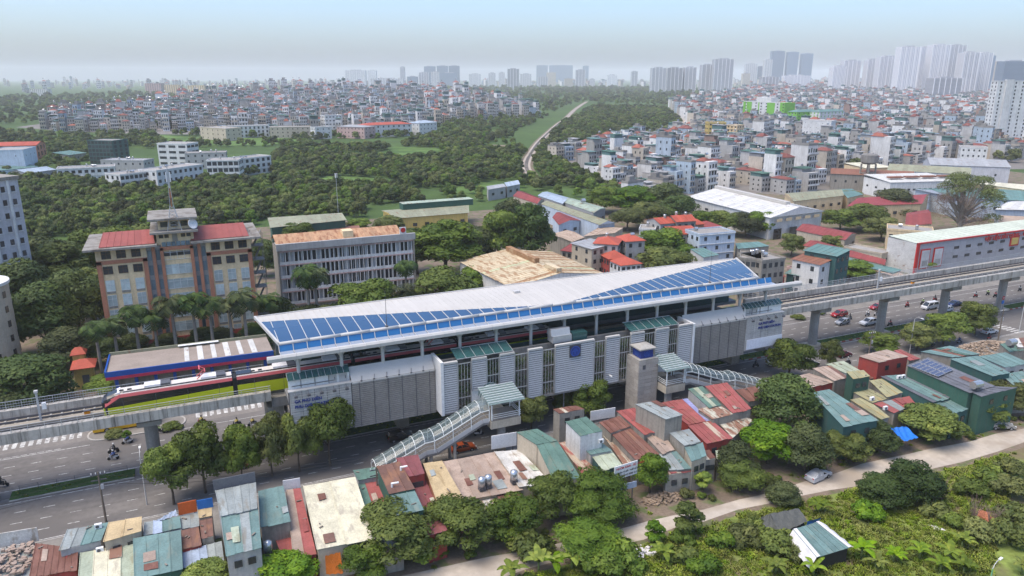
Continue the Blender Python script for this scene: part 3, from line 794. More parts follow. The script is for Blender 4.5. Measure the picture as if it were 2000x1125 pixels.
# ---------------------------------------------------------------- covered stairways and lift tower
def stairway(name, label, s_top, s_bot, land0, land1, n0=104.0, n1=107.4, zl=7.2):
 d = 1 if s_bot > s_top else -1
 base = ((s_top + s_bot) / 2, (n0 + n1) / 2, 0)
 t = thing(name, label, 'stairway', base)
 def ad(mb, nm, mat, parent=None, smooth=False):
  mb.v = [(x - base[0], y - base[1], z) for x, y, z in mb.v]; return mb.build(nm, mat, parent or t, smooth=smooth)
 # flight with one mid landing
 fr_ = [(s_top, zl), (s_top + d * 1.2, zl)]
 span = abs(s_bot - s_top) - 3.2
 m1 = s_top + d * (1.2 + span / 2); fr_ += [(m1, zl / 2), (m1 + d * 1.8, zl / 2), (s_bot, .15)]
 def zs(s):
  for (a, za), (b, zb) in zip(fr_[:-1], fr_[1:]):
   if min(a, b) - 1e-6 <= s <= max(a, b) + 1e-6: return za + (zb - za) * (s - a) / (b - a)
  return .15
 stp = MB(); N = 44
 for i in range(N):
  a = s_top + (s_bot - s_top) * i / N; b = s_top + (s_bot - s_top) * (i + 1) / N; z = zs((a + b) / 2)
  stp.bb(min(a, b), max(a, b), n0 + .15, n1 - .15, z - .25, z)
 struct(ad(stp, 'steps', 'concrete_dark'), 'stuff')
 for n in (n0, n1):
  sg = MB(); cl = MB()
  for (a, za), (b, zb) in zip(fr_[:-1], fr_[1:]):
   sg.bar((a, n, za - .25), (b, n, zb - .25), .18, .75); cl.bar((a, n + (-.1 if n == n0 else .1), za + .15), (b, n + (-.1 if n == n0 else .1), zb + .15), .06, .75)
  ad(sg, 'stringer', 'concrete_dark'); ad(cl, 'white_cladding', 'white_metal')
  hr = MB()
  for (a, za), (b, zb) in zip(fr_[:-1], fr_[1:]): hr.bar((a, n, za + 1.15), (b, n, zb + 1.15), .06)
  ad(hr, 'handrail', 'steel')
 # glass vault on white ribs
 L = abs(s_bot - s_top); k = int(L / 1.5); arc = 6; nm_ = (n0 + n1) / 2; hw = (n1 - n0) / 2 + .1
 def apt(s, j):
  a = math.pi * j / arc; z = max(zs(s), 0.1) + (1.95 if True else 0)
  return (s, nm_ + hw * math.cos(a), z + 1.25 * math.sin(a))
 for i in range(k + 1):
  s = s_top + (s_bot - s_top) * i / k; rb = MB()
  pts = [apt(s, j) for j in range(arc + 1)]
  for a_, b_ in zip(pts[:-1], pts[1:]): rb.bar(a_, b_, .08, .08)
  ad(rb, 'rib', 'rib_white')
  if i % 2 == 0:
   ps = MB()
   for j in (0, arc): ps.bar((s, pts[j][1], zs(s)), pts[j], .12, .12)
   ad(ps, 'post', 'rib_white')
  if i < k:
   s2 = s_top + (s_bot - s_top) * (i + 1) / k; gl = MB()
   for j in range(arc): gl.quad(apt(s, j), apt(s2, j), apt(s2, j + 1), apt(s, j + 1))
   ad(gl, 'glass_pane', 'glass_vault')
 eb = MB()
 for j in (0, arc):
  for i in range(k):
   s = s_top + (s_bot - s_top) * i / k; s2 = s_top + (s_bot - s_top) * (i + 1) / k; eb.bar(apt(s, j), apt(s2, j), .12, .12)
 ad(eb, 'eaves_beam', 'rib_white')
 # landing deck on a column, with flat ribbed glass canopy
 lc = (land0 + land1) / 2
 ad(MB().bb(land0, land1, n0 - .4, n1 + .6, zl - 1.5, zl - .15), 'landing', 'concrete_warm')
 ad(MB().bb(land0 + .1, land1 - .1, n0 - .3, n1 + .5, zl - .14, zl), 'landing_floor', 'paving')
 ad(MB().tube((lc, nm_, .1), (lc, nm_, zl - 1.5), .75, n=16), 'column', 'concrete', smooth=True)
 for s in np.linspace(s_top + d * 6, s_bot - d * 5, 3):
  cm = MB()
  for n in (n0 + .4, n1 - .4): cm.tube((s, n, .1), (s, n, max(zs(s) - .5, .3)), .28, n=10)
  ad(cm, 'support', 'concrete')
 rl = MB()
 for a_, b_ in (((land0, n0 - .35), (land1, n0 - .35)), ((land1 if d < 0 else land0, n0 - .35), (land1 if d < 0 else land0, n1 + .5))):
  for z in (.35, .7, 1.05): rl.bar((*a_, zl + z), (*b_, zl + z), .06)
 ad(rl, 'landing_rail', 'rib_white')
 n_p = 8; pw = (n1 - n0 + 1.8) / n_p
 for i in range(n_p):
  a, b = n0 - .9 + i * pw, n0 - .9 + (i + 1) * pw - .06
  za, zb_ = zl + 3.15 + .16 * i * .8, zl + 3.15 + .16 * (i + 1) * .8
  P = [(land0 - .5, a, za), (land1 + .6, a, za), (land1 + .6, b, zb_), (land0 - .5, b, zb_)]
  ad(MB().prism(P, [(x, y, z - .05) for x, y, z in P]), 'canopy_pane', 'glass_pale')
  ad(MB().bar((land0 - .5, b + .03, zb_ + .05), (land1 + .6, b + .03, zb_ + .05), .09, .09), 'canopy_bar', 'rib_white')
 po = MB()
 for x in (land0 + .2, land1 - .2):
  for y in (n0 - .2, n1 + .3): po.bar((x, y, zl), (x, y, zl + 3.2 + (.8 if y > nm_ else 0)), .16)
 ad(po, 'canopy_post', 'rib_white')
 # short vaulted bridge to the concourse
 b0, b1 = (land0 + .6, land1 - 1.2) if d < 0 else (land0 + 1.2, land1 - .6)
 ad(MB().bb(b0, b1, n1 + .6, 110.0, zl - .6, zl - .02), 'bridge_deck', 'concrete_warm')
 bc, bw = (b0 + b1) / 2, (b1 - b0) / 2 + .3
 for i in range(4):
  y0, y1 = n1 + .4 + i * .8, n1 + .4 + (i + 1) * .8; gl = MB(); rb = MB()
  pt = lambda j, y: (bc + bw * math.cos(math.pi * j / 8), y, zl + 2.0 + 1.9 * math.sin(math.pi * j / 8))
  for j in range(8): gl.quad(pt(j, y0), pt(j, y1), pt(j + 1, y1), pt(j + 1, y0)); rb.bar(pt(j, y0), pt(j + 1, y0), .1)
  ad(gl, 'bridge_pane', 'glass_teal'); ad(rb, 'bridge_rib', 'rib_white')
 return t
stairway('covered_stairway', 'covered stairway with glass vault descending beside the wide mesh wall and sign', 42.8, 23.6, 43.0, 48.4)
stairway('covered_stairway', 'covered stairway with glass vault descending away from the stone lift tower', 82.4, 103.5, 77.9, 82.2)
lt = thing('lift_tower', 'stone clad lift tower with blue emblem box on top', 'lift tower', (75.6, 108.2, 0))
stone = {}
for face in range(4):
 L_, dep = (4.2, 2.0) if face % 2 == 0 else (4.0, 2.1)
 for row in range(16):
  for col in range(3):
   w = L_ / 3 - .03; key = (round(w, 2), face % 2)
   if key not in stone: stone[key] = MB().box((0, 0, 0), (w, .12, .70)).mesh('stone_panel', 'stone_clad')
   o = place('stone_panel', stone[key], lt)
   x = -L_ / 2 + (col + .5) * L_ / 3; y = -dep
   a = face * math.pi / 2
   o.location = (x * math.cos(a) - y * math.sin(a), x * math.sin(a) + y * math.cos(a), .45 + row * .735); o.rotation_euler = (0, 0, a)
MB().bb(-2.04, 2.04, -1.94, 1.94, 0, 11.9).build('shaft', 'concrete_dark', lt)
MB().bb(-2.1, 2.1, -2.0, 2.0, 11.9, 12.05).build('shaft_cap', 'concrete', lt)
eb = MB().bb(-1.35, 1.35, -1.3, 1.3, 12.05, 13.75).build('emblem_box', 'station_blue', lt)
emblem(lt, lambda x, z: (x, -1.33, 12.95 + z), 1.5).build('emblem', 'logo_blue', eb)
emblem(lt, lambda x, z: (1.38, x, 12.95 + z), 1.5).build('emblem', 'logo_blue', eb)
emblem(lt, lambda x, z: (-1.38, -x, 12.95 + z), 1.5).build('emblem', 'logo_blue', eb)
cp = MB(); cp.bb(-1.8, 1.8, -1.75, 1.75, 13.75, 14.0); cp.prism([(-.5, -.5, 14.4), (.5, -.5, 14.4), (.5, .5, 14.4), (-.5, .5, 14.4)], [(-1.7, -1.65, 14.0), (1.7, -1.65, 14.0), (1.7, 1.65, 14.0), (-1.7, 1.65, 14.0)]); cp.build('tower_roof', 'concrete', lt)
MB().box((-1.0, -2.08, 10.6), (.6, .1, .8)).build('vent', 'steel_dark', lt)
# ---------------------------------------------------------------- train
M('train_lime', (.42, .46, .01), .35, .05, .3, fine=.02, spec=.5)
M('train_red', (.60, .12, .125), .35, .05, .3, fine=.02, spec=.5)
M('train_roof', (.58, .53, .48), .7, .10, .3)
M('train_white', (.70, .68, .68), .4, .05, .3)
M('train_black', (.012, .012, .014), .15, .1, .4, fine=0, spec=.6)
def train():
 zc, yc = ZR + .62, NC - 2.1
 nose = -13.9; CL = 19.2
 t = thing('metro_train', 'red and lime green four-car metro train entering the station', 'train', (nose, yc, zc))
 def sec(x, k=1.0, zt=3.75, drop=0, wz=1.0):
  w = 1.4 * wz
  return [(x, -w * .96, .25), (x, w * .96, .25), (x, w, 1.0), (x, w, 3.08 - drop), (x, w * .93, 3.46 - drop), (x, w * .55, zt - drop), (x, -w * .55, zt - drop), (x, -w * .93, 3.46 - drop), (x, -w, 3.08 - drop), (x, -w, 1.0)]
 x0 = 0
 for i in range(4):
  L = CL - .7; a = x0
  rings = [sec(a, drop=0), sec(a + L)] if i else [sec(a + .0, drop=.75, wz=.80), sec(a + .55, drop=.5, wz=.9), sec(a + 1.6, drop=.12, wz=.98), sec(a + 2.8), sec(a + L)]
  car = MB().loft(rings).build('carriage', 'train_black', t)
  st = a + (1.0 if i == 0 else 0)
  for sy in (-1, 1):
   # lime skirt with tapered start on the lead car
   y = sy * 1.415; m = MB()
   pts = [(a + .45, y, .2), (a + L, y, .2), (a + L, y, 2.1), (a + .5, y, 1.55)] if i == 0 else [(a, y, .2), (a + L, y, .2), (a + L, y, 2.1), (a, y, 2.1)]
   m.prism([(p[0], p[1] + sy * .02, p[2]) for p in pts], [(p[0], p[1] - sy * .06, p[2]) for p in pts]); m.build('lime_skirt', 'train_lime', car)
   m = MB()
   pts = [(a + 2.2, y, 3.02), (a + L, y, 3.02), (a + L, y * .945, 3.50), (a + 2.2, y * .945, 3.50)] if i == 0 else [(a, y, 3.02), (a + L, y, 3.02), (a + L, y * .945, 3.50), (a, y * .945, 3.50)]
   m.prism([(p[0], p[1] + sy * .02, p[2] + .01) for p in pts], [(p[0], p[1] - sy * .06, p[2]) for p in pts]); m.build('red_band', 'train_red', car)
   if i == 0:
    m = MB(); pts = [(a + .15, y * .86, 1.75), (a + .75, y * .93, 2.1), (a + 2.25, y * .995, 3.02), (a + 2.25, y * .95, 3.50), (a + 1.2, y * .88, 3.0), (a + .2, y * .76, 2.55)]
    m.prism([(p[0], p[1] + sy * .05, p[2] + .02) for p in pts], [(p[0], p[1] - sy * .08, p[2]) for p in pts]); m.build('red_band', 'train_red', car)
   for k in range(4):
    xd = a + 2.6 + k * 4.6
    MB().bb(xd, xd + .05, y - .03, y + .03, .3, 2.8).build('door_seam', 'steel_dark', car)
  rf = MB().prism([(a + (2.4 if i == 0 else 0), -1.2, 3.60), (a + L, -1.2, 3.60), (a + L, 1.2, 3.60), (a + (2.4 if i == 0 else 0), 1.2, 3.60)], [(a + (2.4 if i == 0 else 0), -1.3, 3.3), (a + L, -1.3, 3.3), (a + L, 1.3, 3.3), (a + (2.4 if i == 0 else 0), 1.3, 3.3)])
  rf.bb(a + 2.4, a + L, -.8, .8, 3.5, 3.79); rf.build('roof', 'train_roof', car)
  if i == 0:
   MB().loft([[(a + .5, -.85, 2.98), (a + .5, .85, 2.98), (a + .5, .85, 3.08), (a + .5, -.85, 3.08)], [(a + 2.4, -1.1, 3.45), (a + 2.4, 1.1, 3.45), (a + 2.4, 1.1, 3.84), (a + 2.4, -1.1, 3.84)]]).build('cab_roof', 'train_white', car)
   MB().bb(a - .1, a + .5, -1.15, 1.15, .15, 1.5).build('front_skirt', 'train_lime', car)
  for q in (.42, .86):
   u = MB().bb(a + L * q - 2.0, a + L * q + .3, -.85, .85, 3.79, 4.12).build('air_conditioner', 'train_white', car)
   MB().bb(a + L * q + .31, a + L * q + 1.7, -.8, .8, 3.79, 4.1).build('fan_box', 'steel_dark', car)
  for q in (.14, .2): MB().box((a + L * q, -.5, 3.86), (.6, .35, .16)).build('roof_box', 'dark', car)
  if i == 0 or i == 2:
   pg = MB(); xx = a + L * .78
   for dy in (-.7, .7): pg.bar((xx - 1.1, dy, 3.9), (xx + .2, dy * .8, 5.0), .12); pg.bar((xx + .2, dy * .8, 5.0), (xx - .6, dy, 5.55), .1)
   pg.bar((xx - .6, -1.0, 5.55), (xx - .6, 1.0, 5.55), .16); pg.bar((xx + .2, -.8, 5.0), (xx + .2, .8, 5.0), .1); pg.build('pantograph', 'train_red', car)
  for q in (.2, .8):
   w = MB()
   for dx in (-1.1, 1.1):
    for sy in (-.75, .75): w.tube((a + L * q + dx, sy - .07, .42), (a + L * q + dx, sy + .07, .42), .42, n=12)
   w.build('bogie', 'steel_dark', car)
  if i < 3: MB().bb(a + L - .02, a + CL + .02, -1.1, 1.1, .5, 3.3).build('gangway', 'dark', t)
  x0 += CL
 # front fascia
 MB().box((.02, 0, 2.0), (.5, 1.9, .9)).build('windscreen', 'train_black', t)
 for sy in (-1, 1): MB().box((.0, sy * .85, 1.3), (.3, .35, .18)).build('headlight', 'white_paint', t)
train()
# ---------------------------------------------------------------- buildings of the middle ground
for nm, c in dict(cream=(.66, .51, .31), brick=(.40, .17, .10), white_wall=(.60, .60, .58), grey_wall=(.36, .355, .345), pale_blue=(.45, .52, .60), beige_wall=(.44, .38, .29), yellow_wall=(.55, .40, .12), pink_wall=(.48, .33, .30), green_wall=(.035, .095, .07), teal_wall=(.035, .095, .09), old_wall=(.26, .24, .205), lilac_wall=(.46, .46, .48), red_wall=(.30, .05, .04), leaf_green=(.16, .42, .05)).items():
 M(nm, c, .85, .10, .3, streak=.28 if nm not in ('old_wall',) else .6, rand=.06)
for nm, c, ru in (('tile_red', (.36, .075, .045), 0), ('tile_maroon', (.22, .05, .045), 0), ('roof_teal', (.11, .20, .185), .10), ('roof_green', (.09, .19, .14), .1), ('roof_olive', (.24, .245, .165), .15), ('roof_grey', (.30, .31, .32), .12), ('roof_pale', (.52, .515, .49), .08), ('roof_rust', (.22, .095, .06), .3), ('roof_beige', (.50, .415, .275), .4), ('roof_blue', (.30, .36, .42), .08), ('roof_cream', (.56, .53, .40), .1), ('roof_tan', (.38, .29, .215), .2), ('roof_red', (.33, .065, .055), .12), ('roof_mint', (.30, .36, .28), .2), ('roof_dark', (.12, .125, .145), .05), ('flat_roof', (.28, .26, .235), .0)):
 M(nm, c, .7, .12, .35, rust=ru, rand=.09, fine=.12, rustcol=(.20, .10, .055) if nm != 'roof_beige' else (.31, .18, .09))
M('frame_white', (.6, .6, .58), .6); M('curtain', (.38, .44, .43), .4, .2, .8, rand=.3, spec=.5)
M('tank_steel', (.50, .51, .52), .25, .05, .5, metal=.7)
M('weathered_slab', (.25, .235, .21), .95, .18, .5, streak=.3, patch=((.14, .12, .10), .35)); M('brown_frame', (.12, .06, .03), .7); M('roof_maroon', (.27, .075, .06), .6, .12, .3, rand=.07)
M('roof_tanrust', (.40, .24, .14), .85, .16, .5, rand=.10, rust=.35, rustcol=(.24, .11, .06))
M('hall_roof', (.27, .225, .19), .9, .12, .3); M('hall_blue', (.012, .07, .30), .5, .1, .4); M('hall_red', (.36, .03, .07), .5, .1, .4)
M('tile_red2', (.25, .055, .06), .7, .1, .3, rand=.06); M('roof_beige2', (.46, .48, .30), .8, .15, .4, rust=.3, rustcol=(.28, .12, .06)); M('roof_rust2', (.30, .17, .085), .85, .2, .6, rand=.1, rust=.3, rustcol=(.42, .30, .18))
M('cladding', (.36, .36, .385), .5, .05, .4, rand=.06); M('poster_grey', (.50, .50, .50), .6, .2, .2); M('roof_mint2', (.47, .50, .41), .7, .08, .1, rand=.05)
_wm = {}
def win_mesh(w, h, mat='window_dark', d=.10, name='window'):
 k = (round(w, 2), round(h, 2), mat, name)
 if k not in _wm: _wm[k] = MB().box((0, 0, 0), (w, d, h)).mesh(name, mat)
 return _wm[k]
def sheet_roof(parent, q, mat, step=1.1, th=.06, lift=0.0, name='roof_sheet', seam=True, jit=0.0, r_=None):
 """q: eave-left, eave-right, top-right, top-left; sheets run from eave to top, each a piece with a raised lap"""
 a, b, c, d = [Vector(p) for p in q]
 n = max(2, int(round(((b - a).length + (c - d).length) / 2 / step)))
 r_ = r_ or rng
 for i in range(n):
  t0, t1 = i / n, (i + 1) / n
  P = [a.lerp(b, t0), a.lerp(b, t1), d.lerp(c, t1), d.lerp(c, t0)]
  j0 = lift + (r_.uniform(-jit, jit) if jit else 0)
  e = (P[3] - P[0]).normalized() * (r_.uniform(-jit, jit) * 4 if jit else 0)
  P = [p + Vector((0, 0, j0)) for p in P]; P[0] -= e; P[1] -= e
  mb = MB(); mb.prism(P, [p - Vector((0, 0, th)) for p in P])
  if seam: mb.bar(P[0] + Vector((0, 0, .02)), P[3] + Vector((0, 0, .02)), .09, .09)
  o = mb.build(name, mat if isinstance(mat, str) else (mat[0] if r_.random() < .62 else r_.choice(mat)), parent)
def tank(parent, x, y, z, r=.55, h=1.3, horiz=False):
 m = MB()
 if horiz: m.tube((x - h / 2, y, z + r + .25), (x + h / 2, y, z + r + .25), r, n=12)
 else: m.lathe([(r * .5, .3), (r, .36), (r, .3 + h), (r * .75, .42 + h), (r * .2, .5 + h)], (x, y, z), 12)
 t_ = m.build('water_tank', 'tank_steel', parent, smooth=False)
 l = MB()
 for dx in (-.35, .35):
  for dy in (-.3, .3): l.bar((x + dx * r * 2, y + dy * r * 2, z), (x + dx * r * 2, y + dy * r * 2, z + .4), .06)
 l.build('tank_stand', 'steel_dark', t_)
def block(name, label, cat, p0, p1, depth, h, wall, floors=3, cols=4, win=(1.1, 1.35), wmat='window_dark', roof='flat', roofmat='flat_roof', rise=1.6, over=.4, parapet=.5, band=None, tanks=0, side_cols=3, group=None, ledge=False, z0=0.0, nowin=False, first=0):
 p0, p1 = Vector(p0[:2]), Vector(p1[:2]); d = p1 - p0; W = d.length; a = math.atan2(d.y, d.x)
 t = thing(name, label, cat, (p0.x, p0.y, z0), a, group); h -= z0
 MB().bb(0, W, 0, depth, 0, h).build('wall', wall, t)
 fh = h / floors
 # which faces the photograph can show
 ex = Vector((math.cos(a), math.sin(a))); faces = [('F', W, cols)]
 faces.append(('L', depth, side_cols) if (-p0).dot(-ex) > 0 else ('R', depth, side_cols))
 if not nowin:
  for fc, L, nc in faces:
   if not nc: continue
   for f in range(first, floors):
    for c in range(nc):
     x = (c + .5) * L / nc; z = f * fh + fh * .55
     loc, rz = ((x, -.02, z), 0) if fc == 'F' else (((-.02, x, z), R(90)) if fc == 'L' else ((W + .02, x, z), R(90)))
     place('window', win_mesh(min(win[0], L / nc * .8), win[1], wmat), t, loc, rz)
 if ledge:
  for f in range(1, floors + 1):
   MB().bb(-.12, W + .12, -.35, 0, f * fh - .14, f * fh).build('ledge', 'white_wall', t)
 if roof == 'flat':
  pr = MB()
  for x0, x1, y0, y1 in ((-.12, W + .12, -.12, .1), (-.12, W + .12, depth - .1, depth + .12), (-.12, .1, .1, depth - .1), (W - .1, W + .12, .1, depth - .1)): pr.bb(x0, x1, y0, y1, h - .2, h + parapet)
  pr.build('parapet', band or wall, t); MB().bb(.1, W - .1, .1, depth - .1, h, h + .06).build('roof', roofmat, t)
 elif roof in ('gable', 'gabley'):
  o = over
  if roof == 'gable':      # ridge along x
   A = [(-o, -o, h - .1), (W + o, -o, h - .1), (W + o, depth / 2, h + rise), (-o, depth / 2, h + rise)]
   B = [(W + o, depth + o, h - .1), (-o, depth + o, h - .1), (-o, depth / 2, h + rise), (W + o, depth / 2, h + rise)]
   for x in (0.0, W): MB().prism([(x - .05, 0, h), (x - .05, depth, h), (x - .05, depth / 2, h + rise - .1)], [(x + .05, 0, h), (x + .05, depth, h), (x + .05, depth / 2, h + rise - .1)]).build('gable', wall, t)
  else:
   A = [(-o, depth + o, h - .1), (-o, -o, h - .1), (W / 2, -o, h + rise), (W / 2, depth + o, h + rise)]
   B = [(W + o, -o, h - .1), (W + o, depth + o, h - .1), (W / 2, depth + o, h + rise), (W / 2, -o, h + rise)]
   for y in (0.0, depth): MB().prism([(0, y - .05, h), (W, y - .05, h), (W / 2, y - .05, h + rise - .1)], [(0, y + .05, h), (W, y + .05, h), (W / 2, y + .05, h + rise - .1)]).build('gable', wall, t)
  st_ = max(1.6, max(W, depth) / 16)
  sheet_roof(t, A, roofmat, st_); sheet_roof(t, B, roofmat, st_)
 elif roof == 'hip':
  o = over; k = min(W, depth) / 2
  r0, r1 = ((k, depth / 2), (W - k, depth / 2)) if W >= depth else ((W / 2, k), (W / 2, depth - k))
  c4 = [(-o, -o, h), (W + o, -o, h), (W + o, depth + o, h), (-o, depth + o, h)]; q0, q1 = (*r0, h + rise), (*r1, h + rise)
  if W >= depth: fs = ((c4[0], c4[1], q1, q0), (c4[1], c4[2], q1), (c4[2], c4[3], q0, q1), (c4[3], c4[0], q0))
  else: fs = ((c4[0], c4[1], q0), (c4[1], c4[2], q1, q0), (c4[2], c4[3], q1), (c4[3], c4[0], q0, q1))
  for f in fs: MB().prism(list(f), [(x, y, z - .12) for x, y, z in f]).build('roof_slope', roofmat, t)
 elif roof == 'shed':
  o = over
  sheet_roof(t, [(-o, -o, h), (W + o, -o, h), (W + o, depth + o, h + rise), (-o, depth + o, h + rise)], roofmat, 1.6)
  MB().prism([(0, depth - .1, h), (0, depth, h + rise), (W, depth, h + rise), (W, depth - .1, h)], [(0, depth - .2, h - .1), (0, depth - .1, h), (W, depth - .1, h), (W, depth - .2, h - .1)]).build('gable', wall, t)
 r_ = random.Random(int(W * 100 + depth * 7))
 for i in range(tanks): tank(t, r_.uniform(.15, .85) * W, r_.uniform(.3, .8) * depth, h + (rise * .5 if roof != 'flat' else .05), horiz=r_.random() < .4)
 return t
# ---- office block with red roofs and mast
def office():
 X, Y = -18.2, 183.0
 t = thing('office_building', 'cream and brick office block with red roofs and rooftop mast', 'office building', (X, Y, 0))
 W = 32.7; H = 25.3; fh = 3.45
 MB().bb(0, 10.2, .15, 16, 0, H).build('wall', 'cream', t); MB().bb(22.7, W, .15, 16, 0, H).build('wall', 'cream', t)
 MB().bb(10.2, 22.7, .9, 16, 0, H).build('recess_wall', 'grey_wall', t)
 MB().bb(13.4, 19.6, .3, 3, 0, 27.9).build('centre_wall', 'cream', t)
 br = []
 for x0, x1, z0, z1 in ((0, 1.0, 0, 22.6), (9.3, 10.2, 0, 22.6), (0, 10.2, 21.9, 22.75), (22.7, 23.6, 0, 22.6), (31.8, W, 0, 22.6), (22.7, W, 21.9, 22.75)):
  MB().bb(x0, x1, -.05, .15, z0, z1).build('brick_band', 'brick', t)
 for x0, x1, y0, z1 in ((11.3, 12.0, .2, H), (20.9, 21.6, .2, H), (13.0, 13.7, 0, 24.6), (19.3, 20.0, 0, 24.6)): MB().bb(x0, x1, y0, 1.0, 0, z1).build('brick_pier', 'brick', t)
 MB().bb(13.0, 20.0, .0, .3, 24.0, 24.8).build('brick_band', 'brick', t)
 MB().bb(-.1, W + .1, -.12, .2, 0, 3.2).build('base_wall', 'red_wall', t)
 for wing in (0, 22.7):
  for f in range(7):
   z = 24.0 - f * fh
   if z < 2: continue
   top = f < 2
   for c in range(3):
    x = wing + 2.1 + c * 3.0
    ww, wh = (1.85, 1.75) if top else (1.75, 2.5)
    w = place('window', win_mesh(ww, wh, 'window_dark' if top else 'curtain'), t, (x, .13, z - (0 if top else .15)))
    fr = MB() if (ww, wh) not in office.f else None
    if fr is not None:
     for q in (-ww / 2, 0, ww / 2): fr.box((q, -.06, 0), (.07, .06, wh))
     for q in (-wh / 2, wh * .15, wh / 2): fr.box((0, -.065, q), (ww, .06, .07))
     office.f[(ww, wh)] = fr.mesh('frame', 'frame_white' if not top else 'brown_frame')
    place('frame', office.f[(ww, wh)], w)
    if not top: place('spandrel', win_mesh(1.75, .5, 'old_wall', name='spandrel'), w, (0, -.01, -1.55))
 # glazed centre
 for f in range(6):
  z = 22.9 - f * fh
  for c in range(4):
   w = place('glazing', win_mesh(1.42, 2.2 if f else 1.0, 'curtain' if f else 'window_dark', name='glazing'), t, (14.3 + c * 1.45, .28, z - (0 if f else -.2)))
  m = MB(); m.bb(13.6, 19.4, .18, .24, z - 1.2, z - 1.12); m.bb(13.6, 19.4, .18, .24, z + .5, z + .56)
  for c in range(5): m.bb(13.55 + c * 1.45, 13.63 + c * 1.45, .18, .24, z - 1.15, z + 1.2)
  m.build('glazing_bar', 'frame_white', t)
  for x in (10.75, 12.5, 20.45, 22.15): place('dark_glazing', win_mesh(.75, 2.3, 'window_blue', name='dark_glazing'), t, (x, .86, z))
 for c in range(6): place('dark_glazing', win_mesh(.85, 1.0, 'window_blue', name='dark_glazing'), t, (14.0 + c, .0, 25.4))
 # eaves slabs and red tin roofs
 for x0, x1 in ((-2.2, 12.6), (19.6, 35.0)):
  MB().bb(x0, x1, -1.6, 17.6, H, H + .45).build('eaves_slab', 'weathered_slab', t)
  a, b = (x0 + 3.2, x1 - .4) if x0 < 0 else (x0 + .2, x1 - 2.6)
  sheet_roof(t, [(a, -.3, H + .6), (b, -.3, H + .6), (b - .4, 8, H + 2.4), (a + .6, 8, H + 2.4)], 'roof_maroon', 1.3)
  sheet_roof(t, [(b, 16.3, H + .6), (a, 16.3, H + .6), (a + .6, 8, H + 2.4), (b - .4, 8, H + 2.4)], 'roof_maroon', 1.3)
 MB().bb(12.6, 20.4, .5, 12, H, 28.0).build('penthouse_wall', 'cream', t)
 for c in range(6): place('window', win_mesh(.9, .8), t, (13.6 + c * 1.15, .28, 27.2)) if c not in (2, 3) else None
 MB().bb(15.9, 17.0, .2, .32, 25.9, 27.9).build('emblem_panel', 'old_wall', t)
 MB().bb(11.4, 21.4, -1.4, 13, 28.0, 28.45).build('eaves_slab', 'weathered_slab', t)
 MB().bb(13.2, 19.8, 1.5, 11, 28.45, 30.9).build('penthouse_wall', 'cream', t)
 for c in range(3): place('window', win_mesh(1.5, 1.2), t, (14.5 + c * 2.1, 1.48, 29.7))
 MB().bb(11.2, 21.6, -.6, 12.4, 30.9, 31.35).build('eaves_slab', 'weathered_slab', t)
 # lattice mast with splayed feet, on the slab
 m = MB(); cx, cy, zb = 16.6, -.2, 28.45
 for sx in (-1, 1):
  for sy in (-1, 1):
   m.bar((cx + sx * 1.5, cy + 1 + sy * 1.0, zb), (cx + sx * .35, cy + 1 + sy * .35, zb + 5.5), .13); m.bar((cx + sx * .35, cy + 1 + sy * .35, zb + 5.5), (cx, cy + 1, zb + 15), .1)
 for k in range(7):
  f = k / 7; w = 1.5 - 1.15 * f; w2 = 1.5 - 1.15 * (k + 1) / 7; z1, z2 = zb + 5.5 * f, zb + 5.5 * (k + 1) / 7
  m.bar((cx - w, cy + .5, z1), (cx + w2, cy + .5, z2), .07); m.bar((cx + w, cy + .5, z1), (cx - w2, cy + .5, z2), .07)
 m.build('mast', 'steel', t)
 m = MB(); m.bar((cx, cy + 1, zb + 5), (cx, cy + 1, zb + 9.5), .22); m.box((cx, cy + 1, zb + 8), (.6, .5, 1.2)); m.build('mast_head', 'brick', t)
 m = MB(); m.tube((cx, cy + 1, zb + 9.5), (cx, cy + 1, zb + 14.5), .09, n=6); m.box((cx + .4, cy + 1, zb + 12), (.25, .25, 2.2)); m.box((cx - .4, cy + 1, zb + 12), (.25, .25, 2.2)); m.build('antenna', 'white_paint', t)
 dm = MB(); dm.lathe([(.05, 0), (.55, .06), (.95, .22), (1.2, .45), (1.16, .5), (.9, .3), (.05, .1)], (0, 0, 0), 16)
 d = dm.build('satellite_dish', 'white_paint', t, (20.3, -.2, 29.6), smooth=True); d.rotation_euler = (R(70), 0, R(35))
 MB().bar((20.3, 0, 28.45), (20.3, 0, 29.8), .15).build('dish_stand', 'steel', t)
 # steel stair on the right flank
 s_ = MB()
 for k in range(7):
  z = 2 + k * fh; s_.bb(W + .3, W + 3.0, 2, 5.2, z, z + .15)
  for x in (W + .4, W + 2.9):
   for y in (2.1, 5.1): s_.bar((x, y, z), (x, y, z + fh), .1)
  s_.bar((W + .5, 2.2, z), (W + 2.8, 4.8, z + fh), .5, .1); s_.bar((W + .3, 2, z + 1), (W + 3, 2, z + 1), .06)
 s_.build('fire_stair', 'concrete_dark', t)
office.f = {}
office()
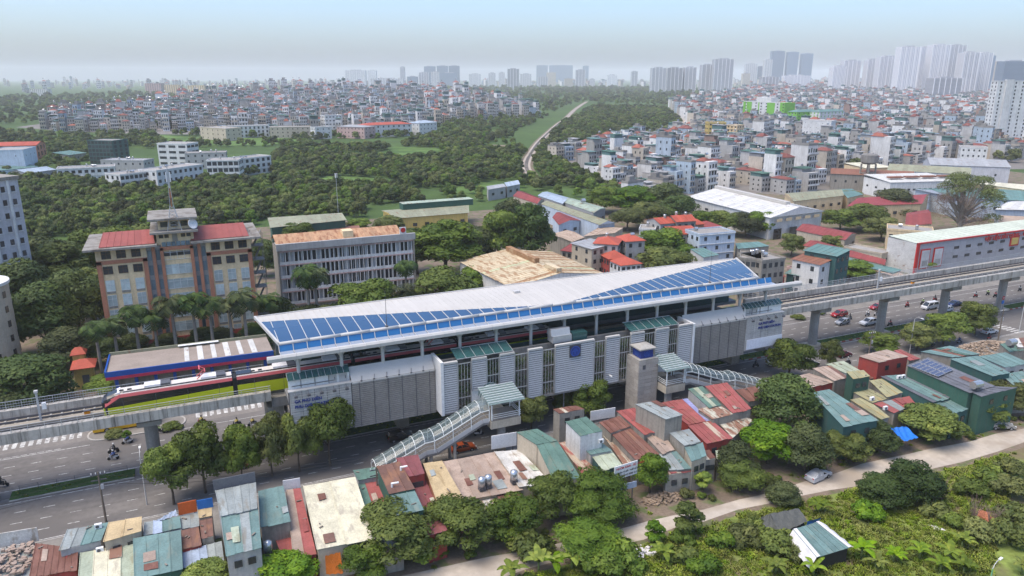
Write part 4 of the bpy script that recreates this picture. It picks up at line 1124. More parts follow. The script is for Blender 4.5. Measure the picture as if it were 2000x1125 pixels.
# ---- long four-storey block with gallery fins and rusty tile roof
def school():
 X, Y, W, H, D = 22.6, 202.0, 37.6, 17.6, 10.0
 t = thing('gallery_block', 'long pale four-storey block with upright fins under a rusty ribbed roof', 'building', (X, Y, 0))
 MB().bb(0, W, 1.4, D, 0, H).build('wall', 'white_wall', t); MB().bb(-.2, .2, -.1, D, 0, H).build('end_wall', 'old_wall', t); MB().bb(W - .2, W + .2, -.1, D, 0, H).build('end_wall', 'old_wall', t)
 fh = 3.75
 for f in range(5):
  z = H - .5 - f * fh
  MB().bb(.2, W - .2, -.05, 1.4, z - .35, z).build('floor_slab', 'pink_wall', t)
 for f in range(4):
  z0 = H - .5 - (f + 1) * fh
  for i in range(15):
   x = 1.3 + i * (W - 2.6) / 14
   if i < 14:
    place('opening', win_mesh(.95, 2.6, 'window_dark', name='opening'), t, (x + .85, 1.38, z0 + 1.75)); place('opening', win_mesh(.75, 2.6, 'window_dark' if i % 3 else 'white_wall', name='opening'), t, (x + 1.9, 1.38, z0 + 1.75))
  m = MB()
  for i in range(32): x = .6 + i * (W - 1.2) / 31; m.bb(x - .09, x + .09, -.02, .35, z0, z0 + fh - .35)
  struct(m.build('fins', 'white_wall', t), 'stuff')
  MB().bb(.3, W - .3, .0, .12, z0, z0 + .75).build('gallery_rail', 'white_wall', t)
 MB().bb(-.4, W + .4, -.5, .3, H - .3, H + 1.5).build('fascia', 'grey_wall', t)
 sheet_roof(t, [(-.3, .2, H + 1.3), (W - 3.2, .2, H + 1.3), (W - 3.2, 6, H + 3.0), (-.3, 6, H + 3.0)], 'roof_tanrust', .95)
 sheet_roof(t, [(W - 3.2, 11, H + 1.0), (-.3, 11, H + 1.0), (-.3, 6, H + 3.0), (W - 3.2, 6, H + 3.0)], 'roof_tanrust', 2.5)
 MB().bb(W / 2 - 1, W / 2 + 1.8, 1.0, 4.5, H + 1, H + 3.4).build('roof_hatch', 'cream', t)
 MB().prism([(W - 4.0, -.2, H + 1.4), (W + .3, -.2, H + 1.4), (W + .3, .2, H + 1.4), (W - 4.0, .2, H + 1.4)], [(W - 4.0, -.2, H), (W + .3, -.2, H), (W + .3, .2, H), (W - 4.0, .2, H)]).build('gable_sign', 'white_wall', t)
 MB().bb(W - 4, W - 2.2, -.3, .1, H + 1.4, H + 3.4).build('gable_sign', 'white_wall', t)
 s = MB().lathe([(.1, 0), (.7, .0), (.7, .06), (.1, .06)], (0, 0, 0), 16).build('red_oval', 'red_paint', t, (W - 3.1, -.32, H + 2.6)); s.rotation_euler = (R(90), 0, 0)
school()
# ---- filling-station style canopy hall with blue and red fascia
def hall():
 q = [(-16.7,153.6,7),(14.4,152.7,7),(14.2,163.0,7),(-16.5,164.2,7)]
 c = Vector((sum(p[0] for p in q) / 4, sum(p[1] for p in q) / 4, 0))
 t = thing('canopy_hall', 'low hall with brown flat roof edged in blue and red', 'hall', c)
 L = [Vector(p) - c for p in q]
 MB().prism(L, [p - Vector((0, 0, .4)) for p in L]).build('roof', 'hall_roof', t)
 def edge(a, b, z0, z1, w, mat, nm): MB().bar(Vector((a.x, a.y, (z0 + z1) / 2)), Vector((b.x, b.y, (z0 + z1) / 2)), w, z1 - z0).build(nm, mat, t)
 off = Vector((0, -.35, 0))
 edge(L[0] + off, L[1] + off, 6.3, 7.35, .3, 'hall_blue', 'blue_fascia'); edge(L[0] + off * 1.2, L[1] + off * 1.2, 5.7, 6.28, .3, 'hall_red', 'red_fascia')
 edge(L[3], L[0], 6.3, 7.3, .3, 'hall_blue', 'blue_fascia'); edge(L[3], L[2], 7.0, 7.6, .3, 'roof_olive', 'parapet')
 MB().prism([p * .93 + Vector((0, 1.2, 5.6)) - Vector((0, 0, p.z * .93)) for p in L], [p * .93 + Vector((0, 1.2, 0)) - Vector((0, 0, p.z * .93)) for p in L]).build('wall', 'old_wall', t)
 for i in range(9):
  p = L[0].lerp(L[1], (i + .5) / 9); place('blue_pillar', win_mesh(.6, 5.6, 'hall_blue', .6, 'blue_pillar'), t, (p.x, p.y + .6, 2.8))
  place('shopfront', win_mesh(2.6, 2.8, 'window_dark', name='shopfront'), t, (p.x + 1.6, p.y + 1.15, 1.8))
 for i in range(6):
  p = L[0].lerp(L[1], .47 + .5 * i / 6); b = L[3].lerp(L[2], .47 + .5 * i / 6)
  MB().bar(p + Vector((0, 1, .05)), b - Vector((0, .6, -.05)), .9 + .2 * (i % 2), .05).build('roof_strip', 'roof_pale', t)
 p = L[3].lerp(L[2], .42); b = L[3].lerp(L[2], .68); MB().bar(p + Vector((0, -.5, .5)), b + Vector((0, -.5, .5)), .9, .1).build('white_panel', 'white_paint', t)
hall()
def gatehouse():
 p = [(-23.1,166.0,0),(-20.9,166.2,0)]
 t = thing('gatehouse', 'small yellow gatehouse with red tiled roofs beside the dark tree', 'gatehouse', (p[0][0], p[0][1], 0))
 MB().bb(-.5, 2.8, 0, 4, 0, 4.6).build('wall', 'yellow_wall', t); MB().bb(.9, 2.2, -.1, .1, 0, 2.9).build('door', 'steel_dark', t)
 for x0, x1, y0, y1, z in ((-1.0, 3.6, -1.0, 4.6, 4.7), (-1.4, 1.6, 5.0, 8.2, 5.8)):
  m = [(x0, y0, z), (x1, y0, z), (x1, y1, z), (x0, y1, z)]; k = [((x0 + x1) / 2 - .6, (y0 + y1) / 2, z + 1.2), ((x0 + x1) / 2 + .6, (y0 + y1) / 2, z + 1.2)]
  for f in ((m[0], m[1], k[1], k[0]), (m[1], m[2], k[1]), (m[2], m[3], k[0], k[1]), (m[3], m[0], k[0])): MB().prism(list(f), [(x, y, zz - .1) for x, y, zz in f]).build('roof_slope', 'tile_red', t)
 MB().bb(-1.0, 1.2, 5.3, 7.8, 0, 5.8).build('wall', 'yellow_wall', t)
gatehouse()
# ---- apartment at the left edge and the cream corner tower in front of it
def left_flats():
 p0, p1 = [(-47.5,226.3,36),(-38.4,233.9,36)], [(-38.4,233.9,36),(-37.7,240.6,36)]
 a = Vector(p0[0][:2]); b = Vector(p0[1][:2]); d = (b - a); an = math.atan2(d.y, d.x)
 t = thing('apartment_block', 'tall pale apartment block cut by the picture edge above the dark trees', 'apartment block', (b.x, b.y, 0), an)
 MB().bb(-24, 0, 0, 14, 0, 36).build('wall', 'lilac_wall', t); MB().bb(-24, .3, -.4, 14.3, 36, 36.9).build('parapet', 'old_wall', t)
 for f in range(10):
  z = 2.2 + f * 3.5
  for c in range(8):
   place('window', win_mesh(1.0, 1.5), t, (-1.6 - c * 2.6, -.03, z)) ; place('sill', win_mesh(1.4, .15, 'white_wall', .4, 'sill'), t, (-1.6 - c * 2.6, -.1, z - .9))
  for c in range(4): place('window', win_mesh(1.0, 1.4), t, (.03, 2 + c * 3.2, z), R(90))
 for c in range(5): MB().bb(-3.2 - c * 5.2, -2.6 - c * 5.2, -.35, 0, 0, 36).build('pier', 'white_wall', t)
 q = (-35.1,178.9,20)
 t = thing('corner_building', 'cream building with rounded corner at the picture edge', 'building', (q[0] - 6, q[1], 0))
 MB().lathe([(6, 0), (6, 20)], (0, 4, 0), 28).build('wall', 'beige_wall', t, smooth=False); MB().lathe([(6.3, 20), (6.3, 20.6)], (0, 4, 0), 28).build('parapet', 'white_wall', t)
 for f in range(6):
  for c in range(3):
   an = R(-60 + c * 35); place('window', win_mesh(.9, 1.4), t, (6.0 * math.cos(an), 4 + 6.0 * math.sin(an), 2 + f * 3.2), an + R(90))
left_flats()
# ---- sheds and houses of the middle distance: (name, label, category, front-left, front-right, depth, height, wall, options)
B = []
def add(name, label, cat, pp, depth, h, wall, **k): block(name, label, cat, pp[0], pp[1], depth, h, wall, **k)
def quadshed(name, label, cat, q, wall, roofmat, step=1.6, th=.08, z0=0.0, jit=.0, ridge=None, opn=None):
 """walls under a traced roof quad (eave-left, eave-right, back-right, back-left) with its own corner heights"""
 V = [Vector(p) for p in q]; c = sum(V, Vector()) / 4; c.z = 0
 t = thing(name, label, cat, c); L = [v - c for v in V]
 ctr = sum(L, Vector()) / 4
 top = [Vector((ctr.x + (v.x - ctr.x) * .96, ctr.y + (v.y - ctr.y) * .96, v.z - .1)) for v in L]
 MB().prism(top, [(v.x, v.y, z0) for v in top]).build('wall', wall, t)
 if ridge:      # ridge between mid(front) and mid(back) edges or mid(left), mid(right)
  if ridge[0] == 'x': m0, m1 = (L[0] + L[3]) / 2, (L[1] + L[2]) / 2; A, Bq = [L[0], L[1], m1, m0], [L[2], L[3], m0, m1]
  else: m0, m1 = (L[0] + L[1]) / 2, (L[3] + L[2]) / 2; A, Bq = [L[3], L[0], m0, m1], [L[1], L[2], m1, m0]
  m0.z += ridge[1]; m1.z += ridge[1]
  sheet_roof(t, A, roofmat, step, th, jit=jit); sheet_roof(t, Bq, roofmat, step, th, jit=jit)
  for e0, e1, m in (((L[0], L[3], m0), (L[1], L[2], m1)) if ridge[0] == 'x' else ((L[0], L[1], m0), (L[3], L[2], m1))):
   MB().prism([e0, e1, m - Vector((0, 0, .1))], [e0 * .99, e1 * .99, (m - Vector((0, 0, .1))) * .99]).build('gable', wall, t)
  t['m'] = 1; return t, L, (m0, m1)
 sheet_roof(t, L, roofmat, step, th, jit=jit)
 return t, L, None
# rusty beige hall behind the station
t, L, mm = quadshed('rusty_hall', 'broad low hall with peeling beige and rust roof behind the station', 'hall', [(78.2,173.2,8),(108.6,175.9,8),(107.8,206.8,8),(75.4,207.8,8)], 'white_wall', ['roof_beige', 'roof_beige', 'roof_beige2', 'roof_rust2'], 1.5, ridge=('y', 2.2), jit=.03)
m0, m1 = mm; r0, r1 = m1.lerp(m0, .04), m1.lerp(m0, .60)
MB().bar(r0 + Vector((0, 0, .6)), r1 + Vector((0, 0, .6)), 1.6, 1.4).build('ridge_vent', 'roof_rust2', t); r0, r1 = m1.lerp(m0, .78), m1.lerp(m0, .98); MB().bar(r0 + Vector((0, 0, .6)), r1 + Vector((0, 0, .6)), 1.6, 1.2).build('ridge_vent', 'roof_beige', t)
# white warehouse with ridge vent
t, L, mm = quadshed('warehouse', 'big white gabled warehouse with ridge vent', 'warehouse', [(210.3,219.9,9),(241.6,222.3,9),(247.7,278.5,9),(213.3,276.7,9)], 'white_wall', 'roof_pale', 2.2, ridge=('y', 3.0))
MB().bar(mm[0].lerp(mm[1], .12) + Vector((0, 0, .5)), mm[1] + Vector((0, 0, .5)), 2.2, 1.2).build('ridge_vent', 'white_roof', t)
e0, e1 = L[0], L[1]; d = (e1 - e0).normalized(); nrm = Vector((d.y, -d.x, 0))
for i in range(5): p = e0.lerp(e1, .16 + i * .17) + nrm * .2; place('vent', win_mesh(3.0, 1.2, 'cream', name='vent'), t, (p.x, p.y, 7.6), math.atan2(d.y, d.x))
for f in (.14, .42): p = e0.lerp(e1, f) + nrm * .2; place('door', win_mesh(4.2, 4.2, 'window_dark', name='door'), t, (p.x, p.y, 2.2), math.atan2(d.y, d.x))
e0, e1 = L[3], L[0]; d = (e1 - e0).normalized()
for i in range(9): p = e0.lerp(e1, (i + .5) / 9) - Vector((-d.y, d.x, 0)) * -.0; place('window', win_mesh(2.2, 1.0), t, (p.x + d.y * .3, p.y - d.x * .3, 5.8), math.atan2(d.y, d.x))
S_ = [
 ('shed', 'long yellow walled shed with dark green raised roof beyond the gallery block', [(78.8,289.6,7),(111.0,289.6,7),(119.1,311.4,7),(78.6,310.3,7)], 'yellow_wall', 'roof_olive', ('x', .8)),
 ('shed', 'open green sided shed with olive roof beyond the office block', [(29.9,285.3,8),(59.3,289.1,8),(61.0,306.0,8),(31.6,307.1,8)], 'green_wall', 'roof_olive', None),
 ('shed', 'rust roofed lean-to below the green sided shed', [(31.7,285.1,5),(63.1,282.9,5),(64.6,291.8,5),(32.3,292.2,5)], 'old_wall', 'roof_rust', None),
 ('shed', 'brown gabled shed at the edge of the scrub', [(144.7,293.2,8),(152.5,301.5,8),(154.5,329.8,8),(144.2,318.3,8)], 'beige_wall', 'tile_maroon', ('y', 1.2)),
 ('shed', 'long blue-grey roofed shed at the edge of the scrub', [(154.9,288.6,8),(165.6,300.1,8),(165.2,323.9,8),(155.3,314.3,8)], 'grey_wall', 'roof_blue', ('y', .7)),
 ('shed', 'long mint green roofed shed with rooftop tank', [(156.0,263.1,8),(166.5,270.6,8),(166.2,300.8,8),(157.3,293.1,8)], 'grey_wall', 'roof_mint', ('y', .8)),
 ('shed', 'long olive roofed shed with blue boarded front', [(146.0,241.9,7.5),(154.1,242.7,7.5),(153.8,296.3,7.5),(147.3,294.9,7.5)], 'pale_blue', 'roof_olive', ('y', 1.2)),
 ('shed', 'dull maroon roofed shed with bright blue panels', [(134.2,252.8,6.5),(146.4,257.3,6.5),(148.3,278.1,6.5),(139.3,268.1,6.5)], 'pale_blue', 'tile_maroon', ('y', 1.0)),
 ('shed', 'tan roofed low shed among trees behind the rusty hall', [(124.8,225.1,6),(132.8,230.0,6),(133.4,244.8,6),(123.4,239.9,6)], 'old_wall', 'roof_tan', ('x', .5)),
 ('shed', 'tan roofed long low shed beside the olive shed', [(133.4,232.0,6),(147.2,232.6,6),(155.5,239.7,6),(148.6,245.3,6)], 'beige_wall', 'roof_tan', None),
 ('shed', 'small grey-blue roofed shed beside the clearing', [(159.7,360.4,6),(170.3,366.4,6),(176.3,382.0,6),(164.9,375.6,6)], 'grey_wall', 'roof_blue', None),
 ('shed', 'small dark roofed shed beside the parked cars in the scrub', [(146.3,354.2,6),(159.3,360.6,6),(162.8,372.0,6),(150.6,366.7,6)], 'grey_wall', 'roof_grey', None),
 ('shed', 'cream walled shed with olive roof beside the warehouse yard', [(253.3,251.5,8),(287.6,254.5,8),(301.9,270.6,8),(266.9,271.8,8)], 'cream', 'roof_olive', ('x', 1.4)),
 ('shed', 'teal roofed shed end behind the olive shed', [(288.4,253.1,7),(304.4,258.1,7),(315.0,274.5,7),(308.3,276.4,7)], 'cream', 'roof_teal', None),
 ('barrack', 'cream building with broad bright red roof behind the dark trees', [(264.6,232.0,8),(300.2,223.0,8),(329.2,241.2,8),(290.3,243.8,8)], 'cream', 'tile_red2', ('x', 2.0)),
 ('barrack', 'cream house with dark maroon gabled roof near the trees', [(213.6,186.1,6.5),(226.8,192.8,6.5),(224.8,214.2,6.5),(211.0,207.0,6.5)], 'beige_wall', 'tile_maroon', ('y', 1.2)),
 ('barrack', 'long low house with narrow maroon roof behind the grey clad showroom', [(200.7,158.7,5),(206.4,162.8,5),(209.4,194.6,5),(198.6,190.8,5)], 'beige_wall', 'tile_maroon', ('y', 1.0)),
 ('shed', 'teal roofed market shed behind the viaduct rail', [(196.0,151.6,4.5),(202.2,153.6,4.5),(200.2,174.5,4.5),(192.9,170.1,4.5)], 'old_wall', 'roof_teal', None),
 ('shed', 'tan sheet roof at the end of the market shed', [(193.7,148.7,4.2),(198.5,149.8,4.2),(203.1,159.5,4.2),(194.6,159.3,4.2)], 'old_wall', 'roof_tan', None),
 ('shed', 'wide teal roofed factory hall beyond the bare tree', [(323.3,225.6,9),(349.0,200.7,9),(395.2,228.6,9),(331.0,252.1,9)], 'pale_blue', 'roof_teal', ('x', 1.5)),
 ('shed', 'cream ridged factory roof beyond the teal hall', [(363.2,244.2,11),(363.4,209.8,11),(385.3,223.0,11),(373.3,246.6,11)], 'cream', 'roof_cream', None),
 ('shed', 'pale grey roofed shed right of the bare tree', [(315.1,200.0,8),(332.2,190.3,8),(368.5,212.3,8),(348.4,212.1,8)], 'pale_blue', 'roof_pale', ('x', 1.0)),
 ('shed', 'orange walled low shed behind the showroom', [(299.8,188.2,6),(311.9,177.7,6),(326.5,186.6,6),(314.6,197.4,6)], 'yellow_wall', 'roof_tan', None),
 ('shed', 'grey roofed shed with teal front by the old flats', [(173.9,195.8,5),(187.1,194.8,5),(188.7,202.3,5),(179.2,203.4,5)], 'old_wall', 'roof_teal', None),
 ('shed', 'small teal roofed shack above the station roof end', [(152.3,187.0,6),(159.6,188.2,6),(161.4,198.5,6),(156.1,199.0,6)], 'white_wall', 'roof_teal', None),
 ('barrack', 'maroon roofed house with small dormer by the bare tree', [(248.5,190.3,8),(261.7,189.0,8),(289.1,211.7,8),(273.2,209.4,8)], 'cream', 'tile_maroon', ('x', 1.6)),
]
for nm, lb, q, w, rf, rd in S_:
 t, L, mm = quadshed(nm, lb, 'shed' if nm == 'shed' else 'house', q, w, rf, 1.8, ridge=rd)
 e0, e1 = L[0], L[1]; d = (e1 - e0); n_ = max(2, int(d.length / 5)); an = math.atan2(d.y, d.x); zz = q[0][2]
 for i in range(n_):
  p = e0.lerp(e1, (i + .5) / n_) * .965; place('window', win_mesh(1.8, 1.3, 'window_dark'), t, (p.x + math.sin(an) * .35, p.y - math.cos(an) * .35, zz * .55), an)
 if 'yellow walled' in lb:
  a_, b_ = L[3].lerp(L[2], .2), L[3].lerp(L[2], 1.0); up = Vector((0, -3, 1.6))
  MB().bar(a_ + up, b_ + up, 5.0, 2.6).build('raised_wall', 'green_wall', t); MB().bar(a_ + up + Vector((0, 0, 1.4)), b_ + up + Vector((0, 0, 1.4)), 5.6, .15).build('raised_roof', 'roof_mint', t)
 if 'rooftop tank' in lb: tank(t, 0, 0, 9.0, .8, 1.8, True)
H_ = [
 ('three-storey concrete house with red hipped roof behind the rusty hall', [(121.6,204.5,10),(127.5,199.5,10)], 9, 'grey_wall', dict(floors=3, cols=3, roof='hip', roofmat='tile_red', tanks=1)),
 ('narrow concrete house with red roof and blue shutters', [(132.6,202.4,10),(139.2,201.4,10)], 8, 'grey_wall', dict(floors=3, cols=2, roof='hip', roofmat='tile_red', tanks=1)),
 ('low house with bright red hipped roof above the station roof', [(122.4,196.1,6.5),(128.6,195.4,6.5)], 6, 'red_wall', dict(floors=2, cols=3, roof='hip', roofmat='tile_red', rise=2.0)),
 ('low white house with red roof and barred porch', [(122.4,189.1,6),(129.6,188.8,6)], 7, 'white_wall', dict(floors=2, cols=4, roof='hip', roofmat='tile_red', rise=1.6)),
 ('grey house with patched roof between rusty hall and red roofs', [(117.3,211.5,9),(119.0,201.3,9)], 8, 'beige_wall', dict(floors=3, cols=2, roof='shed', roofmat='roof_grey', rise=.6)),
 ('small brown house beside the rusty hall', [(115.4,215.0,6),(117.5,211.7,6)], 7, 'old_wall', dict(floors=2, cols=2, roof='shed', roofmat='tile_maroon', rise=1)),
 ('pale house with red gabled roof and steel tank', [(157.8,218.9,11),(164.6,218.8,11)], 9, 'grey_wall', dict(floors=3, cols=2, roof='gable', roofmat='tile_red', tanks=1, rise=1.4)),
 ('grey concrete house block with round tank', [(163.9,217.7,11.5),(171.7,216.7,11.5)], 8, 'old_wall', dict(floors=3, cols=3, roof='gable', roofmat='tile_red', tanks=2)),
 ('white walled terrace house below the red gabled roof', [(150.5,221.6,9),(154.9,218.1,9)], 8, 'white_wall', dict(floors=3, cols=2, tanks=1)),
 ('long house with sagging red roof and eaves stains', [(156.7,209.0,9),(166.2,206.9,9)], 8, 'old_wall', dict(floors=2, cols=4, roof='shed', roofmat='tile_red', rise=1.3)),
 ('modern white house with balcony columns', [(161.0,200.5,10),(175.3,199.4,10)], 9, 'pale_blue', dict(floors=3, cols=3, tanks=1, ledge=True)),
 ('dark red roofed house beside the orchard trees', [(179.2,221.3,7.5),(187.0,220.9,7.5)], 8, 'brick', dict(floors=2, cols=3, roof='hip', roofmat='tile_maroon')),
 ('red roofed cottage above the long stained house', [(175.3,220.8,9),(178.7,220.8,9)], 7, 'brick', dict(floors=2, cols=2, roof='hip', roofmat='tile_red')),
 ('decaying dark concrete flats behind the station end', [(144.4,161.3,12),(148.8,157.4,12)], 10, 'old_wall', dict(floors=4, cols=4, tanks=3, band='old_wall')),
 ('decaying brown concrete flats with cluttered roof terraces', [(147.7,156.0,12),(156.1,156.0,12)], 10, 'old_wall', dict(floors=4, cols=4, tanks=2, band='old_wall')),
 ('small red shed house at the foot of the old flats', [(153.5,160.0,6),(158.8,158.2,6)], 5, 'red_wall', dict(floors=2, cols=2, roof='shed', roofmat='tile_red', rise=.5)),
 ('white house with rusty roof terrace by the viaduct', [(161.2,158.2,11),(163.1,149.8,11)], 8, 'white_wall', dict(floors=3, cols=2, roof='shed', roofmat='roof_rust', rise=1.0, side_cols=2)),
 ('teal boarded house with teal roof behind the white house', [(166.1,158.7,13),(168.8,149.5,13)], 8, 'teal_wall', dict(floors=4, cols=2, roof='shed', roofmat='roof_teal', rise=.8)),
 ('pink and cream low house facing the viaduct', [(164.1,155.6,7),(175.3,156.0,7)], 7, 'pink_wall', dict(floors=2, cols=3, win=(.9, 1.5))),
 ('teal lean-to house beside the pink house', [(160.6,159.3,6.5),(162.6,154.4,6.5)], 5, 'teal_wall', dict(floors=2, cols=1, roof='shed', roofmat='roof_teal', rise=.8)),
 ('cream old two-storey house with tanks behind the showroom', [(227.8,181.2,10),(237.1,170.1,10)], 10, 'cream', dict(floors=2, cols=5, tanks=2, win=(1.2, 1.5))),
 ('stained low annex with broken wall behind the showroom', [(209.1,182.4,5),(211.9,169.2,5)], 7, 'beige_wall', dict(floors=1, cols=4)),
]
for lb, pp, dp, wl_, kw in H_:
 block('house', lb, 'house', pp[0], pp[1], dp, pp[0][2], wl_, **kw)
# ---- grey clad showroom with red lettering
def showroom():
 a, b = Vector((215.5, 159.5, 0)), Vector((330, 160.5, 0))
 t = thing('showroom', 'long grey clad showroom with red trim and red letters', 'showroom', a)
 W, H, D = 113, 10.2, 11
 MB().bb(0, W, .2, D, 0, H).build('wall', 'lilac_wall', t)
 r_ = random.Random(3); me = {}
 for i in range(34):
  for j in range(5):
   place('cladding_panel', win_mesh(3.2, 1.86, 'cladding', .14, 'cladding_panel'), t, (2.9 + i * 3.26, .15, 1.0 + j * 1.9))
 for f in range(2):
  for i in range(16): place('window', win_mesh(2.4, .95), t, (19.4 + i * 5.9, .06, 4.2 + f * 3.1)) if not (6 < i < 9 and f == 0) else None
 MB().bb(-.2, 1.0, -.3, .2, 0, H + .3).build('red_trim', 'red_paint', t); MB().bb(-.2, W, -.35, .2, H - .1, H + .35).build('red_trim', 'red_paint', t)
 for x in (2.0, 8.2):
  f = MB().bb(x, x + 4.4, -.25, .08, 1.6, 8.2).build('poster_frame', 'red_paint', t); MB().bb(x + .35, x + 4.05, -.32, -.24, 2.0, 7.8).build('poster', 'poster_grey', f)
  MB().bb(x + .9, x + 3.5, -.36, -.33, 2.6, 4.4).build('poster_print', 'grey_wall', f)
 f = MB().bb(47, 51.5, -.25, .08, 5.2, 8.6).build('poster_frame', 'red_paint', t); MB().bb(47.5, 51, -.32, -.24, 5.7, 8.1).build('poster', 'yellow_wall', f)
 o = place('lettering', text_mesh('VẬT LIỆU XÂY DỰNG - N', 1.9, 'red_paint', 'lettering', .1, .03), t, (33.0, -.2, 8.3)); o.rotation_euler = (R(90), 0, 0)
 sheet_roof(t, [(-.2, .2, H + .2), (W, .2, H + .2), (W, D, H + .7), (-.2, D, H + .7)], 'roof_mint2', 3)
 MB().bb(-.15, 0, .2, D, 0, H + .2).build('end_cladding', 'roof_pale', t)
showroom()
# ---------------------------------------------------------------- landmark buildings beyond the scrub
def B2(lb, pp, depth, wall, name='building', cat='building', **k): return block(name, lb, cat, pp[0], pp[1], depth, pp[0][2], wall, **k)
t = B2('white slab block with vivid green end walls and window panels', [(724.2,828.8,30),(717.1,751.5,30)], 16, 'white_wall', floors=8, cols=7, win=(2.6, 1.6), roofmat='flat_roof', side_cols=0)
W_ = (Vector((717.1,751.5,30)) - Vector((724.2,828.8,30))).length
for x0, x1 in ((0, .07), (.10, .24), (.42, .45), (.66, .86)): MB().bb(W_ * x0, W_ * x1, -.25, .05, 3, 29.8).build('green_panel', 'leaf_green', t)
MB().bb(W_ - .1, W_ + 9, -.6, 15.5, 0, 30.6).build('green_end', 'leaf_green', t)
for f in range(8): place('window', win_mesh(2.2, 1.5), t, (W_ + 6.5, -.62, 3 + f * 3.6))
MB().bb(W_ * .33, W_ * .72, 2, 12, 30, 36).build('roof_core', 'white_wall', t)
t = B2('lower green and white wing beyond the slab block', [(683.2,687.5,22),(722.5,691.0,22)], 14, 'leaf_green', floors=6, cols=5, win=(1.6, 1.4), roof='hip', roofmat='roof_teal', rise=2.5)
t = B2('white columned block with teal roof beside the green wing', [(707.9,676.4,22),(757.9,685.9,22)], 14, 'white_wall', floors=6, cols=7, win=(1.4, 2.2), wmat='leaf_green', roof='hip', roofmat='roof_teal', rise=2.5)
B2('plain white windowless block with dark roof terrace', [(524.5,520.0,24),(537.1,498.9,24)], 18, 'white_wall', floors=6, cols=5, win=(.5, .5), tanks=1)
B2('yellow apartment block above the red roofs', [(447.7,556.5,22),(462.5,549.8,22)], 12, 'yellow_wall', name='apartment_block', floors=6, cols=4, win=(1.5, 1.4), tanks=2)
B2('cream apartment block joined to the yellow one', [(473.2,561.6,19),(476.6,551.3,19)], 12, 'cream', name='apartment_block', floors=6, cols=3, win=(1.4, 1.3), ledge=True)
t = B2('tall white tower block at the right picture edge', [(675.6,446.2,58.5),(717.1,427.5,58.5)], 10, 'white_wall', name='tower_block', cat='tower block', floors=18, cols=7, win=(1.2, 1.7), side_cols=2)
for f in range(18): place('air_conditioner', win_mesh(.8, .6, 'white_paint', .5, 'air_conditioner'), t, (13.5, -.3, 1.5 + f * 3.25))
MB().bb(7, 13.5, -1.2, 2, 0, 60).build('white_shaft', 'white_wall', t)
B2('low white wing at the foot of the white tower', [(531.0,369.9,12),(542.1,357.1,12)], 16, 'white_wall', floors=3, cols=5)
t = B2('white factory hall with long red roof openings', [(340.4,272.7,9),(378.1,263.4,9)], 22, 'white_wall', name='factory', cat='factory', floors=1, cols=12, win=(1.6, 1.0), roof='shed', roofmat='roof_pale', rise=1.5)
for i in range(5): MB().bb(4 + i * 10, 12 + i * 10, 6, 9, 10.2, 11.0).build('roof_opening', 'roof_rust', t)
B2('long rusty dark factory roof behind the water tower', [(341.8,313.3,9),(371.2,282.7,9)], 20, 'old_wall', name='factory', cat='factory', floors=1, cols=8, roof='gable', roofmat='roof_rust', rise=2)
B2('grey-green long factory roof in front of the white tower', [(378.5,306.2,10),(402.5,272.6,10)], 24, 'white_wall', name='factory', cat='factory', floors=1, cols=10, win=(2, 1), roof='gable', roofmat='roof_olive', rise=2.5)
B2('lilac grey factory with curved ridge by the white tower', [(418.2,308.9,11),(448.3,280.0,11)], 26, 'lilac_wall', name='factory', cat='factory', floors=1, cols=3, roof='gable', roofmat='roof_grey', rise=3)
B2('cream sheeted low hall beyond the white factory', [(381.6,323.9,9),(400.4,320.5,9)], 20, 'cream', name='factory', cat='factory', floors=1, cols=4, roof='shed', roofmat='roof_cream', rise=1)
# water tower on four legs
p = (356.3,301.1,0); t = thing('water_tower', 'brown concrete water tower on legs between factory and houses', 'water tower', p)
m = MB()
for sx in (-2.6, 2.6):
 for sy in (-2.6, 2.6): m.bar((sx * 1.15, sy * 1.15, 0), (sx, sy, 15), .7)
for z in (5, 10): m.bar((-2.7, -2.7, z), (2.7, -2.7, z), .4); m.bar((-2.7, -2.7, z), (-2.7, 2.7, z), .4); m.bar((2.7, -2.7, z), (2.7, 2.7, z), .4)
m.build('leg_frame', 'old_wall', t); MB().lathe([(3.4, 15), (4.4, 16), (4.4, 20), (3.8, 20.6)], (0, 0, 0), 14).build('tank', 'concrete_dark', t)
